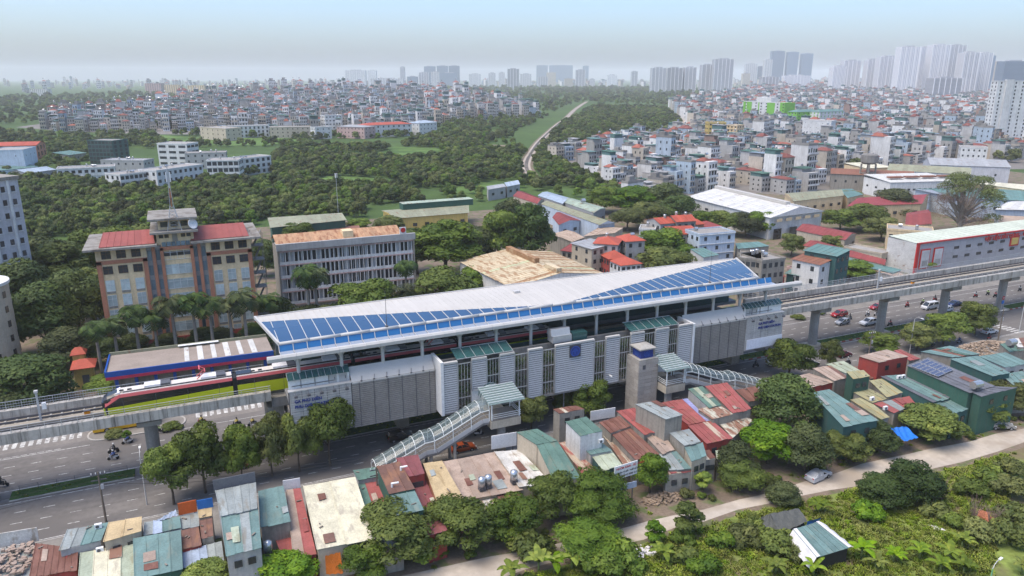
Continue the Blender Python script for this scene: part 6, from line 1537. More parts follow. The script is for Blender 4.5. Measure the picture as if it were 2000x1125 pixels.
RO = [
 ('rubbish strewn shack roof at the lower left corner', [(-27.0,102.9,3.4),(-22.2,102.1,3.4),(-21.9,95.4,3),(-26.0,96.7,3)], ['sh_grey', 'sh_brown', 'sh_pale'], 'old_wall', .9),
 ('deep rust red corrugated roof at lower left', [(-21.7,100.7,4.4),(-16.6,97.0,4.4),(-16.5,93.3,3.8),(-21.6,93.9,3.8)], ['sh_rust', 'sh_rust', 'sh_brown'], 'red_wall', .8),
 ('grey-green roof with white air conditioner at road edge', [(-17.9,100.2,5.6),(-13.2,99.9,5.6),(-13.9,96.5,5.2),(-18.5,96.3,5.2)], ['sh_grey', 'sh_grey', 'sh_teal'], 'grey_wall', 1.2),
 ('orange-yellow flat roof with a dark hole', [(-13.1,99.6,5.8),(-9.2,99.2,5.8),(-9.2,96.0,5.6),(-13.5,95.4,5.6)], 'sh_mustard', 'beige_wall', 2.6),
 ('pale yellow-green roof with skylight patches', [(-16.3,96.3,4.2),(-10.2,95.8,4.2),(-10.0,89.2,3.6),(-16.2,91.3,3.6)], ['sh_mint', 'sh_mint', 'sh_cream'], 'yellow_wall', 1.7),
 ('small teal roof with blue tarpaulin edge', [(-9.0,99.7,4.6),(-4.7,99.3,4.6),(-4.6,96.7,4.4),(-9.1,96.7,4.4)], ['sh_teal', 'sh_blue', 'sh_grey'], 'grey_wall', 1.2),
 ('big plain teal roof at the lower left', [(-10.2,95.6,5),(-4.6,95.2,5),(-4.6,87.5,4.2),(-9.9,87.6,4.2)], ['sh_teal'], 'green_wall', 1.3),
 ('small grey roof behind the orange signboard', [(-4.7,100.1,4.2),(-2.3,100.2,4.2),(-2.4,96.9,4),(-4.6,96.8,4)], ['sh_grey', 'sh_pale'], 'old_wall', 1.2),
 ('small mustard roof beneath the blue signboard', [(-2.4,100.0,4.8),(-0.6,99.9,4.8),(-0.7,97.5,4.7),(-2.3,97.5,4.7)], 'sh_mustard', 'old_wall', 1.4),
 ('narrow dark brown roof next to the tall roof', [(-2.3,97.9,4.4),(-0.7,97.9,4.4),(-0.8,93.2,4.2),(-2.2,93.2,4.2)], 'sh_brown', 'old_wall', 1.0),
 ('reddish brown square roof', [(-4.7,96.6,4),(-2.5,96.7,4),(-2.3,92.5,3.8),(-4.6,92.2,3.8)], 'sh_brown', 'red_wall', 1.0),
 ('patched roof of pink, blue and brown strips', [(-4.6,92.5,3.4),(-1.8,92.8,3.4),(-1.7,88.9,3),(-4.6,89.4,3)], ['sh_blue', 'sh_tan', 'sh_pale', 'sh_grey'], 'old_wall', .9),
 ('cluttered grey roof beside the tall roof', [(-1.7,93.1,3.2),(0.1,93.2,3.2),(0.1,87.6,2.9),(-1.7,88.3,2.9)], ['sh_grey', 'sh_tan'], 'old_wall', 1.1),
 ('tall green-grey workshop, upper roof by the road', [(0.1,97.0,8.6),(5.3,97.0,8.6),(4.8,90.9,8.2),(0.4,90.9,8.2)], ['sh_grey', 'sh_grey', 'sh_mint'], 'grey_wall', 1.0),
 ('tall green-grey workshop, lower roof toward the alley', [(0.4,91.1,8),(4.9,91.0,8),(4.4,83.3,7.4),(0.4,83.1,7.4)], ['sh_teal', 'sh_grey', 'sh_grey'], 'grey_wall', 1.0),
 ('striped teal roof right of the tall workshop', [(5.6,98.7,6.2),(9.0,98.9,6.2),(8.7,90.2,5.6),(4.9,90.3,5.6)], ['sh_teal', 'sh_teal', 'sh_grey'], 'old_wall', .9),
 ('long red roof with green patch and skylight strip', [(9.5,100.3,4.6),(11.4,100.0,4.6),(10.9,84.4,3.8),(8.1,85.0,3.8)], ['sh_red', 'sh_red', 'sh_green', 'sh_tan'], 'red_wall', 1.1),
 ('small red roof fragment by the water tanks', [(6.6,91.2,3.2),(8.8,90.7,3.2),(8.5,86.2,3),(7.0,86.4,3)], ['sh_red', 'sh_grey', 'sh_red'], 'old_wall', 1.0),
 ('large cream roof with peeling left edge', [(11.6,97.9,6),(18.9,97.3,6),(18.2,83.1,4.8),(10.9,83.7,4.8)], ['sh_cream'], 'beige_wall', 3.2),
 ('small green roof behind the white rail', [(19.2,100.1,5.6),(22.7,99.6,5.6),(21.9,97.2,5.4),(19.3,97.4,5.4)], 'sh_green', 'grey_wall', 1.3),
 ('brick red roof with blue tiles and white patch', [(19.4,97.8,4.6),(22.2,97.4,4.6),(22.2,90.2,4.2),(18.7,89.4,4.2)], ['sh_red', 'sh_rust', 'sh_red', 'sh_green'], 'red_wall', 1.0),
 ('raised rust brown roof with white vent pipes', [(21.9,96.3,7.6),(25.3,96.2,7.6),(25.3,88.6,7.2),(21.7,88.8,7.2)], 'sh_brown', 'green_wall', 1.2),
 ('raised teal roof below the rust brown one', [(21.9,89.1,6.9),(25.3,89.0,6.9),(25.1,84.2,6.6),(21.5,84.3,6.6)], 'sh_teal', 'green_wall', 1.2),
 ('raised dark red roof at the stair foot', [(25.2,97.8,7.4),(28.5,97.5,7.4),(27.9,92.3,7),(25.6,92.4,7)], 'sh_maroon', 'red_wall', 1.1),
 ('long maroon roof between mustard and teal roofs', [(26.5,93.5,5.2),(28.4,93.5,5.2),(27.5,81.7,4.4),(24.8,81.4,4.4)], 'sh_maroon', 'red_wall', 1.1),
 ('mustard roof edged in brown', [(29.0,96.6,6.2),(31.9,96.4,6.2),(31.4,86.0,5.8),(27.7,86.2,5.8)], 'sh_mustard', 'brick', 1.8),
 ('wide tan roof carrying steel water tanks', [(33.0,99.0,4.4),(41.8,98.6,4.4),(41.1,87.2,4),(31.4,88.1,4)], ['sh_tan'], 'beige_wall', 2.2),
 ('small rust roof below the water tanks', [(37.3,88.8,3.8),(40.7,88.3,3.8),(40.8,86.5,3.5),(37.2,86.8,3.5)], 'sh_rust', 'old_wall', 1.0),
 ('beige roof with dark green strip', [(41.2,98.0,4.8),(45.1,97.0,4.8),(45.4,86.6,4.4),(40.6,87.3,4.4)], ['sh_pale', 'sh_pale', 'sh_pale', 'sh_green'], 'beige_wall', 1.6),
 ('green gabled workshop roof, road end', [(44.6,97.0,8),(48.1,96.7,8),(49.3,92.3,7.8),(45.8,92.2,7.8)], 'sh_green', 'beige_wall', 1.2),
 ('green gabled workshop roof, alley end', [(45.9,92.4,7.7),(49.4,92.4,7.7),(48.7,83.5,6),(44.8,84.6,6)], 'sh_green', 'beige_wall', 1.2),
 ('narrow yard roof littered with red and white sheets', [(52.5,97.5,4.2),(54.4,97.3,4.2),(53.9,87.5,3.6),(51.5,87.4,3.6)], ['sh_redpeel', 'sh_pale', 'sh_pale'], 'old_wall', 1.0),
 ('raised green box house with white panelled walls', [(53.0,96.4,8.4),(57.0,96.6,8.4),(57.0,91.3,8.2),(52.9,91.3,8.2)], 'sh_green', 'white_wall', 1.2),
 ('teal roof beneath the green box house', [(54.1,92.7,5.4),(57.7,92.5,5.4),(58.0,90.1,5.2),(54.2,90.2,5.2)], 'sh_teal', 'grey_wall', 1.1),
 ('pale green roof above the advertising board', [(54.6,90.6,4.8),(58.3,90.6,4.8),(57.6,86.3,4.6),(54.0,85.9,4.6)], 'sh_mint', 'teal_wall', 1.3),
 ('narrow tan roof strip beside the rust roofs', [(60.5,96.8,4.2),(62.0,96.8,4.2),(61.2,88.1,3.8),(58.7,87.7,3.8)], ['sh_tan', 'sh_peel'], 'old_wall', 1.0),
 ('upper dark rust roof near the antennas', [(60.4,98.1,6),(64.9,98.8,6),(64.8,95.1,5.8),(60.3,94.2,5.8)], ['sh_rust', 'sh_brown'], 'old_wall', .8),
 ('lower dark rust roof near the antennas', [(60.7,94.7,5.4),(64.8,95.1,5.4),(64.6,86.6,4.8),(60.1,86.6,4.8)], ['sh_rust', 'sh_brown', 'sh_rust'], 'old_wall', .8),
 ('bright red roof beside the tall green roof', [(65.2,100.2,6.2),(68.8,100.2,6.2),(68.4,91.6,5.8),(65.0,91.4,5.8)], ['sh_red', 'sh_red', 'sh_redpeel'], 'old_wall', 1.0),
 ('tall pale green roof with weathered board walls', [(66.0,95.9,9.2),(70.0,95.5,9.2),(71.1,89.6,9),(67.5,89.4,9)], 'sh_grey', 'old_wall', 1.2),
 ('pink-tan roof between red and grey-green roofs', [(65.7,92.3,5.2),(69.1,92.2,5.2),(67.6,86.7,4.9),(64.9,86.1,4.9)], ['sh_tan', 'sh_tan', 'sh_olive'], 'old_wall', 1.1),
 ('grey-green roof with air conditioner, upper', [(68.6,89.6,6.2),(72.5,89.6,6.2),(71.7,85.4,6),(68.4,85.3,6)], 'sh_grey', 'old_wall', 1.3),
 ('grey-green roof with yellow edge, lower', [(68.5,85.4,5.7),(72.2,85.6,5.7),(70.3,82.2,5.4),(67.0,81.6,5.4)], 'sh_teal', 'beige_wall', 1.3),
 ('red roof with blue painted strips', [(73.7,100.0,6.2),(79.7,99.6,6.2),(78.2,91.3,5.8),(73.8,91.4,5.8)], ['sh_red', 'sh_violet', 'sh_rust', 'sh_red', 'sh_redpeel'], 'red_wall', .9),
 ('green roof with tan sheet patch', [(81.2,101.4,7),(84.5,101.5,7),(82.6,93.9,6.8),(79.8,93.7,6.8)], ['sh_green', 'sh_tan', 'sh_mint'], 'grey_wall', 1.1),
 ('large red tiled roof left of the dark tree', [(84.3,100.5,7.4),(89.1,100.2,7.4),(86.9,91.0,6.4),(82.7,90.8,6.4)], 'sh_red', 'old_wall', 1.2),
 ('broken red-brown tile roof behind the large red roof', [(90.4,99.3,6),(95.4,99.1,6),(93.1,94.7,5.6),(89.7,94.9,5.6)], ['sh_rust', 'sh_red'], 'old_wall', 1.0),
 ('peeling cream and rust roof below the red tiles', [(78.0,94.4,6.6),(82.6,94.4,6.6),(82.8,90.8,6.3),(78.1,90.5,6.3)], 'sh_peel', 'old_wall', .9),
 ('pale rusting roof near the dark tree', [(80.2,92.1,5),(85.8,92.2,5),(86.8,90.1,4.6),(79.1,86.5,4.6)], ['sh_peel', 'sh_mint'], 'old_wall', 1.0),
 ('patchwork red roof with tan and blue sheets', [(73.7,91.4,5.7),(78.7,91.3,5.7),(78.3,85.6,5.2),(73.1,85.7,5.2)], ['sh_red', 'sh_redpeel', 'sh_tan', 'sh_red'], 'red_wall', 1.0),
 ('grey-teal roof with white cloth scrap', [(64.8,86.9,4.6),(67.9,86.6,4.6),(67.2,81.8,4.2),(63.7,82.6,4.2)], ['sh_grey', 'sh_teal'], 'old_wall', 1.1),
 ('red front roof over the shutter doors', [(63.0,83.2,4),(67.7,82.4,4),(67.6,81.7,3.7),(62.9,82.4,3.7)], ['sh_red', 'sh_redpeel'], 'old_wall', 1.0),
 ('small rust awning with pale strip', [(71.0,84.9,4.6),(73.0,84.8,4.6),(72.5,82.6,4.3),(70.4,82.9,4.3)], ['sh_rust', 'sh_peel'], 'old_wall', .9),
 ('pale green awning by the dark tree', [(74.2,84.7,4.2),(76.7,84.3,4.2),(76.0,82.4,3.9),(73.0,82.9,3.9)], 'sh_mint', 'old_wall', 1.1),
 ('brown roof beside the pale green one', [(111.3,101.0,6.2),(116.0,100.8,6.2),(114.7,95.2,5.9),(110.8,95.0,5.9)], ['sh_tan', 'sh_brown'], 'old_wall', 1.1),
 ('pale green roof next to the brown roof', [(115.5,101.7,6.2),(120.2,101.5,6.2),(119.5,96.6,6),(115.7,96.7,6)], 'sh_mint', 'grey_wall', 1.3),
 ('tan roof over a red wall', [(101.5,99.9,5.8),(109.6,100.2,5.8),(111.4,95.4,5.5),(105.2,95.1,5.5)], 'sh_tan', 'red_wall', 1.5),
 ('small raised yellow-green box roof', [(111.9,93.5,8.2),(115.6,92.8,8.2),(114.7,90.5,8),(110.6,90.7,8)], 'sh_olive', 'green_wall', 1.3),
 ('tan flat roof on a red boarded house', [(120.2,98.1,8.4),(128.6,98.5,8.4),(129.7,94.2,8.2),(121.4,94.4,8.2)], ['sh_tan', 'sh_tan', 'sh_olive'], 'red_wall', 2.2),
 ('red roof behind the red boarded house', [(136.2,102.6,5.6),(138.0,102.4,5.6),(137.5,97.2,5.4),(134.6,97.5,5.4)], 'sh_red', 'old_wall', 1.1),
 ('narrow red-brown roof by the yellow-green box', [(122.0,100.4,5),(125.3,99.9,5),(123.2,95.1,4.8),(120.2,94.7,4.8)], 'sh_rust', 'old_wall', 1.0),
 ('wide teal hall roof with black scrap on it', [(99.4,89.9,7.6),(103.7,89.8,7.6),(103.7,78.9,6.2),(96.3,79.6,6.2)], 'sh_teal', 'teal_wall', 1.4),
 ('yellow-olive roof left of the netted roof', [(117.3,92.6,5.8),(120.4,92.3,5.8),(119.2,86.6,5.4),(114.6,86.4,5.4)], 'sh_olive', 'old_wall', 1.2),
 ('olive roof with junk at its edge', [(111.2,91.6,5.2),(115.4,91.5,5.2),(115.2,86.2,5),(110.9,86.3,5)], 'sh_olive', 'old_wall', 1.2),
 ('long tan-yellow roof beside the teal hall', [(108.7,89.2,4.8),(112.1,89.1,4.8),(109.5,81.4,4.6),(107.3,81.4,4.6)], ['sh_olive', 'sh_cream'], 'old_wall', 1.2),
 ('roof with red painted squares', [(111.2,86.3,4.8),(120.1,85.9,4.8),(118.7,83.5,4.6),(111.5,82.1,4.6)], ['sh_red', 'sh_grey', 'sh_red'], 'old_wall', 2.0),
 ('teal roof covered by black netting strips', [(120.2,92.6,6.2),(125.4,91.3,6.2),(125.0,81.0,5.6),(119.8,80.8,5.6)], ['sh_teal', 'sh_teal', 'sh_slate'], 'teal_wall', 1.1),
 ('dark grey roof carrying solar panels', [(124.6,90.7,8.4),(132.4,92.0,8.4),(131.5,77.7,8),(124.3,77.6,8)], 'sh_slate', 'green_wall', 1.3),
 ('dark grey roof end beside the steel tank', [(125.2,77.7,7.9),(131.6,77.8,7.9),(135.6,76.2,7.6),(125.5,76.2,7.6)], 'sh_slate', 'green_wall', 1.6),
 ('teal roof in front of the solar roof', [(120.4,81.2,5.2),(125.3,81.1,5.2),(124.6,77.5,4.9),(119.9,77.1,4.9)], 'sh_teal', 'teal_wall', 1.2),
 ('green roof behind the solar roof', [(137.9,91.2,7.4),(144.8,90.2,7.4),(142.8,82.0,7),(138.0,82.4,7)], 'sh_teal', 'teal_wall', 1.4),
 ('pale teal roof at the right edge', [(145.2,90.2,7.2),(152.5,89.4,7.2),(151.7,84.0,6.9),(144.9,84.4,6.9)], ['sh_teal', 'sh_grey'], 'grey_wall', 1.5),
 ('teal roof with rust and red strips by the road', [(138.2,97.9,6.6),(147.3,97.9,6.6),(149.3,92.5,6.3),(141.9,93.4,6.3)], ['sh_teal', 'sh_rust', 'sh_red', 'sh_green'], 'old_wall', 1.4),
 ('teal roof with yellow awning at the right edge', [(142.8,83.7,6),(148.6,83.3,6),(144.5,78.2,5.8),(140.1,79.4,5.8)], ['sh_teal', 'sh_blue'], 'old_wall', 1.4),
 ('dark brown roof at the far right edge', [(164.4,95.6,6.4),(170.0,94.6,6.4),(164.1,90.3,6.2),(160.8,91.9,6.2)], ['sh_brown', 'sh_pale'], 'old_wall', 1.4),
 ('green roof beside the rusty dark one at the right edge', [(159.9,95.3,6),(163.4,94.7,6),(161.3,90.9,5.8),(157.4,91.5,5.8)], 'sh_green', 'old_wall', 1.4),
 ('small rust topped shack with antennas', [(53.9,102.5,7.8),(58.2,102.2,7.8),(59.1,100.7,7.6),(54.3,100.9,7.6)], ['sh_rust', 'sh_peel'], 'old_wall', .9),
 ('tan roof fragment behind the round trees', [(34.0,88.1,3.4),(37.3,87.6,3.4),(37.0,84.7,3.2),(33.6,85.0,3.2)], ['sh_tan', 'sh_pale'], 'old_wall', 1.2),
 ('grey sheet roof behind the bushy tree', [(19.2,89.1,4.4),(21.9,88.6,4.4),(21.5,81.6,4),(18.7,81.8,4)], ['sh_grey', 'sh_red'], 'old_wall', 1.2),
]
rr_ = random.Random(31)
WNS = {}
for lb, q, mats, wall, stp in RO:
 # order so that sheets run from the alley side up to the road side
 q2 = [q[3], q[2], q[1], q[0]]
 t, L, _ = quadshed('shack', lb, 'shack', q2, wall, mats, stp, .05, jit=.035)
 if rr_.random() < .55:
  e0, e1 = L[0], L[1]; d = e1 - e0; an = math.atan2(d.y, d.x)
  for f in (.3, .7):
   p = e0.lerp(e1, f); place('window', win_mesh(.9, .9, 'window_dark'), t, (p.x * .97 + math.sin(an) * .12, p.y * .97 - math.cos(an) * .12, e0.z - 1.5), an)
 V4 = [Vector(p) for p in L]
 if V4[0].z > 3.6:      # bricks and timbers that hold the sheets down
  wt = MB()
  for i in range(rr_.randint(0, 2)):
   a, b = rr_.uniform(.1, .9), rr_.uniform(.1, .9); p = V4[0].lerp(V4[1], a).lerp(V4[3].lerp(V4[2], a), b)
   wt.box((p.x, p.y, p.z + .12), (rr_.uniform(.2, .9), rr_.uniform(.1, .2), .1), rr_.uniform(0, 3.1))
  if wt.v: struct(wt.build('roof_weights', 'roof_weight', t), 'stuff')
 d1, d2 = (V4[1] - V4[0]).length, (V4[3] - V4[0]).length
 for i in range(int(min(6, d1 * d2 / 12) * rr_.uniform(.1, .8))):      # loose sheets laid over holes
  a, b = rr_.uniform(.04, .8), rr_.uniform(.04, .7); wa, wb = rr_.uniform(.5, 1.6) / d1, rr_.uniform(.8, 3.2) / d2
  f = lambda x, y: V4[0].lerp(V4[1], min(x, .99)).lerp(V4[3].lerp(V4[2], min(x, .99)), min(y, .99))
  P = [f(a, b) , f(a + wa, b + rr_.uniform(-.02, .02)), f(a + wa, b + wb), f(a + rr_.uniform(-.02, .02), b + wb)]
  P = [p + Vector((0, 0, .10 + rr_.uniform(0, .06))) for p in P]
  MB().prism(P, [p - Vector((0, 0, .03)) for p in P]).build('loose_sheet', rr_.choice(('sh_rust', 'sh_pale', 'sh_grey', 'sh_tan', 'sh_peel', 'sh_brown', mats if isinstance(mats, str) else mats[0], 'sh_mint')), t)
# ---------------------------------------------------------------- trees and plants
leaf('leaf_mid', (0.067, 0.101, 0.020), (0.150, 0.187, 0.034), (0.242, 0.272, 0.052))
leaf('leaf_dark', (0.038, 0.061, 0.018), (0.081, 0.111, 0.028), (0.126, 0.158, 0.038))
leaf('leaf_bright', (0.072, 0.128, 0.017), (0.158, 0.232, 0.025), (0.276, 0.329, 0.042))
leaf('leaf_scrub', (0.063, 0.098, 0.021), (0.136, 0.182, 0.036), (0.218, 0.258, 0.052), rand=.38)
leaf('leaf_palm', (0.041, 0.066, 0.022), (0.096, 0.131, 0.037), (0.154, 0.178, 0.051))
leaf('leaf_banana', (0.118, 0.180, 0.021), (0.235, 0.308, 0.033), (0.388, 0.423, 0.065), trans=.35)
leaf('leaf_grass', (0.171, 0.238, 0.030), (0.326, 0.397, 0.054), (0.480, 0.460, 0.108), rand=.3)
M('bark', (.10, .08, .06), .95, .2, 1.5); M('bark_pale', (.28, .25, .21), .9, .15, 1.5, streak=.2); M('twig', (.22, .15, .125), .95, .15, 1.0); M('banana_stem', (.16, .19, .06), .8, .2, 1.5)
def quads_mesh(name, V, N, tone, mat, extra=None):
 """V (n,4,3) quads, N (n,3) shading normals, tone (n,)"""
 n = len(V); me = bpy.data.meshes.new(name)
 gn = np.cross(V[:, 2] - V[:, 0], V[:, 3] - V[:, 1]); fl = (gn * N).sum(1) < 0; V[fl] = V[fl][:, ::-1]
 me.vertices.add(n * 4); me.vertices.foreach_set('co', V.reshape(-1).astype(np.float32))
 me.loops.add(n * 4); me.loops.foreach_set('vertex_index', np.arange(n * 4, dtype=np.int32))
 me.polygons.add(n); me.polygons.foreach_set('loop_start', np.arange(0, n * 4, 4, dtype=np.int32)); me.polygons.foreach_set('loop_total', np.full(n, 4, dtype=np.int32))
 me.polygons.foreach_set('use_smooth', np.ones(n, dtype=bool))
 me.update(calc_edges=True)
 a = me.attributes.new('tone', 'FLOAT', 'POINT'); a.data.foreach_set('value', np.repeat(tone, 4).astype(np.float32))
 me.normals_split_custom_set_from_vertices(np.repeat(N, 4, axis=0).tolist())
 me.materials.append(MATS[mat]); return me
def unit(a): return a / np.maximum(np.linalg.norm(a, axis=-1, keepdims=True), 1e-9)
def leaf_cloud(name, clumps, n, size, mat, seed, droop=0.0, low=-.45, spread=.7, narrow=.75, core=.0):
 """leaves scattered over and inside ellipsoid clumps (cx,cy,cz,rx,rz)"""
 r = np.random.default_rng(seed); C = np.array(clumps)
 w = C[:, 3] ** 2; idx = r.choice(len(C), n, p=w / w.sum())
 d = unit(r.normal(size=(n, 3))); flip = d[:, 2] < low; d[flip, 2] *= -1
 rad = np.where(r.random(n) < .82, r.uniform(.86, 1.10, n), r.uniform(.35, .9, n))
 sc = np.stack([C[idx, 3], C[idx, 3], C[idx, 4]], 1)
 p = C[idx, :3] + d * sc * rad[:, None]
 nr = unit(d + spread * r.normal(size=(n, 3)) * .6 + np.array([0, 0, .15]))
 t1 = unit(np.cross(nr, r.normal(size=(n, 3)))); t2 = np.cross(nr, t1)
 if droop: t1 = unit(t1 + np.array([0, 0, -droop])); t2 = unit(np.cross(nr, t1))
 s = size * r.uniform(.6, 1.35, n)[:, None]
 V = np.stack([p - t1 * s, p - t2 * s * narrow * .6, p + t1 * s, p + t2 * s * narrow * .6], 1)
 ct = r.uniform(0, .55, len(C)); tone = ct[idx] + r.uniform(0, .5, n)
 sn = unit(d * np.array([1, 1, 1.15]) * .62 + nr * .75)
 if core:
  cv, cn, ctn = [], [], []
  for k, c in enumerate(C):
   for i in range(6):
    for j in range(4):
     P = []
     for a, b in ((i, j), (i + 1, j), (i + 1, j + 1), (i, j + 1)):
      th, ph = a * math.pi / 3, (b / 4 - .5) * math.pi
      P.append((c[0] + core * c[3] * math.cos(ph) * math.cos(th), c[1] + core * c[3] * math.cos(ph) * math.sin(th), c[2] + core * c[4] * math.sin(ph)))
     th, ph = (i + .5) * math.pi / 3, ((j + .5) / 4 - .5) * math.pi
     cv.append(P); cn.append((math.cos(ph) * math.cos(th), math.cos(ph) * math.sin(th), math.sin(ph))); ctn.append(ct[k] + .2)
  V = np.concatenate([V, np.array(cv)]); sn = np.concatenate([sn, np.array(cn)]); tone = np.concatenate([tone, np.array(ctn)])
 return quads_mesh(name, V, sn, tone, mat)
def crown_clumps(seed, R_, z0, z1, n, shape='round', cr=(.30, .48)):
 r = np.random.default_rng(seed); out = []
 for i in range(n):
  f = (i + .5) / n; z = z0 + (z1 - z0) * r.uniform(.08, .95)
  u = (z - z0) / (z1 - z0)
  prof = {'round': math.sqrt(max(.05, 1 - (2 * u - .75) ** 2 / 1.9)), 'dome': math.sqrt(max(.06, 1 - u ** 2)) , 'tall': max(.25, math.sin(math.pi * (u * .85 + .12))), 'layer': 1.0 if r.random() < .5 else .6}[shape]
  a = i * 2.4 + r.uniform(-.5, .5); q = R_ * prof * math.sqrt(r.uniform(.15, .85)) * .86
  k = R_ * r.uniform(*cr) * (1.0 if shape != 'tall' else .95)
  out.append((q * math.cos(a), q * math.sin(a), z, k, k * (.72 if shape != 'layer' else .42)))
 return out
def trunk_mesh(name, clumps, zb, r0, seed, mat='bark', limbs=7):
 m = MB(); r_ = random.Random(seed); top = max(c[2] for c in clumps) * .8
 pts = [Vector((0, 0, -.1)), Vector((r_.uniform(-.15, .15), r_.uniform(-.15, .15), zb * .6)), Vector((r_.uniform(-.25, .25), r_.uniform(-.25, .25), zb + (top - zb) * .35)), Vector((0, 0, top))]
 rs = [r0, r0 * .75, r0 * .55, r0 * .15]
 for i in range(3): m.tube(pts[i], pts[i + 1], rs[i], rs[i + 1], 8, False)
 for c in r_.sample(list(clumps), min(limbs, len(clumps))):
  b = pts[1].lerp(pts[2], r_.uniform(.2, 1)); e = Vector(c[:3]); mid = b.lerp(e, .5) + Vector((0, 0, .25))
  m.tube(b, mid, r0 * .38, r0 * .25, 6, False); m.tube(mid, e, r0 * .25, r0 * .08, 5, False)
 return m.mesh(name, mat)
KIND = {}
def kind(key, R_, H_, zb, n_cl, leaves, size, mat, seed, shape='round', r0=.22, bark='bark', cr=(.30, .48), **kw):
 V = []
 for v in range(kw.pop('variants', 2)):
  cl = crown_clumps(seed + v * 17, R_, zb, H_ - .5, n_cl, shape, cr)
  V.append((leaf_cloud('crown', cl, leaves, size, mat, seed + v * 31, **kw), trunk_mesh('trunk', cl, zb, r0, seed + v, bark)))
 KIND[key] = (R_, H_, V)
kind('street', 3.6, 8.2, 2.8, 28, 8200, .25, 'leaf_mid', 11, 'round', variants=3, core=.5)
kind('bright', 3.2, 7.5, 2.2, 24, 7200, .235, 'leaf_bright', 41, 'round', variants=2, core=.5)
kind('dark', 4.6, 10.5, 2.5, 38, 9500, .30, 'leaf_dark', 71, 'dome', variants=3, core=.52)
kind('feather', 3.8, 7.0, 1.6, 32, 8500, .30, 'leaf_mid', 101, 'dome', variants=2, droop=.7, narrow=.35, core=.7)
kind('slim', 2.0, 7.0, 2.0, 14, 2600, .26, 'leaf_bright', 131, 'tall', variants=2, core=.6, r0=.12)
kind('tall', 3.6, 13.0, 3.5, 38, 9000, .30, 'leaf_mid', 151, 'tall', variants=2, core=.5, r0=.3)
kind('shrub', 1.5, 1.9, .3, 12, 1500, .17, 'leaf_mid', 171, 'dome', variants=2, core=.6, r0=.06)
kind('shrub_bright', 1.4, 1.8, .3, 10, 1300, .19, 'leaf_bright', 181, 'dome', variants=2, core=.56, r0=.06)
kind('far', 4.0, 7.5, 1.5, 15, 1000, .62, 'leaf_scrub', 201, 'dome', variants=3, core=.66)
kind('far_dark', 4.6, 9.0, 1.5, 15, 1000, .68, 'leaf_dark', 231, 'dome', variants=2, core=.68)
kind('far_bright', 3.4, 5.5, 1.0, 12, 800, .6, 'leaf_bright', 251, 'dome', variants=1, core=.66)
def tree(k, s, n, h, r, label, cat='tree', name='tree', group=None, z=0.0, parts=True):
 R_, H_, V = KIND[k]; cr, tr = rng.choice(V)
 t = thing(name, label, cat, (s, n, z), rng.uniform(0, 6.28), group); t.scale = (r / R_, r / R_, h / H_)
 place('crown', cr, t)
 if parts: place('trunk', tr, t)
 return t
# ---- palms
def palm_mesh(kind_, seed):
 r = random.Random(seed); tr = MB(); fr = []
 H0 = 9.0
 if kind_ == 'royal': prof = [(.28, 0), (.22, 1), (.26, 4), (.19, 7.6), (.12, H0)]
 elif kind_ == 'coconut': prof = [(.22, 0), (.16, 1), (.14, 5), (.13, H0)]
 else: prof = [(.2, 0), (.17, 2), (.16, 4.6)]; H0 = 4.6
 tr.lathe(prof, (0, 0, 0), 9)
 Q, Nn, T = [], [], []
 nf = {'royal': 17, 'coconut': 19, 'fan': 26}[kind_]
 for i in range(nf):
  a = i * 2.4 + r.uniform(-.2, .2); el = r.uniform(.1, 1.25) if kind_ != 'fan' else r.uniform(-.4, 1.3)
  L = r.uniform(2.9, 3.7) if kind_ != 'fan' else r.uniform(1.5, 2.0)
  d = Vector((math.cos(a), math.sin(a), 0)); sd = Vector((-math.sin(a), math.cos(a), 0))
  pts = []; p = Vector((0, 0, H0)); e = el; seg = 9
  for k in range(seg + 1):
   pts.append(p.copy()); p += (d * math.cos(e) + Vector((0, 0, math.sin(e)))) * (L / seg); e -= (.24 if kind_ != 'fan' else .14) + .015 * k
  for k in range(seg):
   u = (k + .5) / seg; c = pts[k].lerp(pts[k + 1], .5); ax = (pts[k + 1] - pts[k]).normalized(); up = sd.cross(ax)
   for q in (-1, 1):
    for h in range(2 if kind_ != 'fan' else 1):
     ll = (.95 * math.sin(math.pi * (.12 + .84 * u)) + .12) * r.uniform(.8, 1.15) * (1 if kind_ != 'fan' else .9)
     b0 = pts[k].lerp(pts[k + 1], h * .5); b1 = pts[k].lerp(pts[k + 1], h * .5 + .42)
     tip = sd * q * ll + ax * ll * .45 - Vector((0, 0, ll * r.uniform(.25, .6)))
     Q.append([b0, b1, b1 + tip * .95, b0 + tip]); nn = (up + sd * q * .3 + Vector((0, 0, .4))).normalized(); Nn.append(nn if nn.z > 0 else -nn); T.append(r.uniform(0, .9))
 cr = quads_mesh('crown', np.array(Q, dtype=float).reshape(-1, 4, 3), np.array(Nn, dtype=float), np.array(T), 'leaf_palm')
 return cr, tr.mesh('trunk', 'bark_pale', True)
PALM = {k: [palm_mesh(k, s) for s in (1, 2)] for k in ('royal', 'coconut', 'fan')}
def palm(k, s, n, h, label, group=None):
 cr, tr = rng.choice(PALM[k]); H0 = 4.6 if k == 'fan' else 9.0
 t = thing('palm_tree', label, 'palm tree', (s, n, 0), rng.uniform(0, 6.28), group); z = h / H0; t.scale = (.62 + .58 * z, .62 + .58 * z, z)
 place('crown', cr, t); place('trunk', tr, t); return t
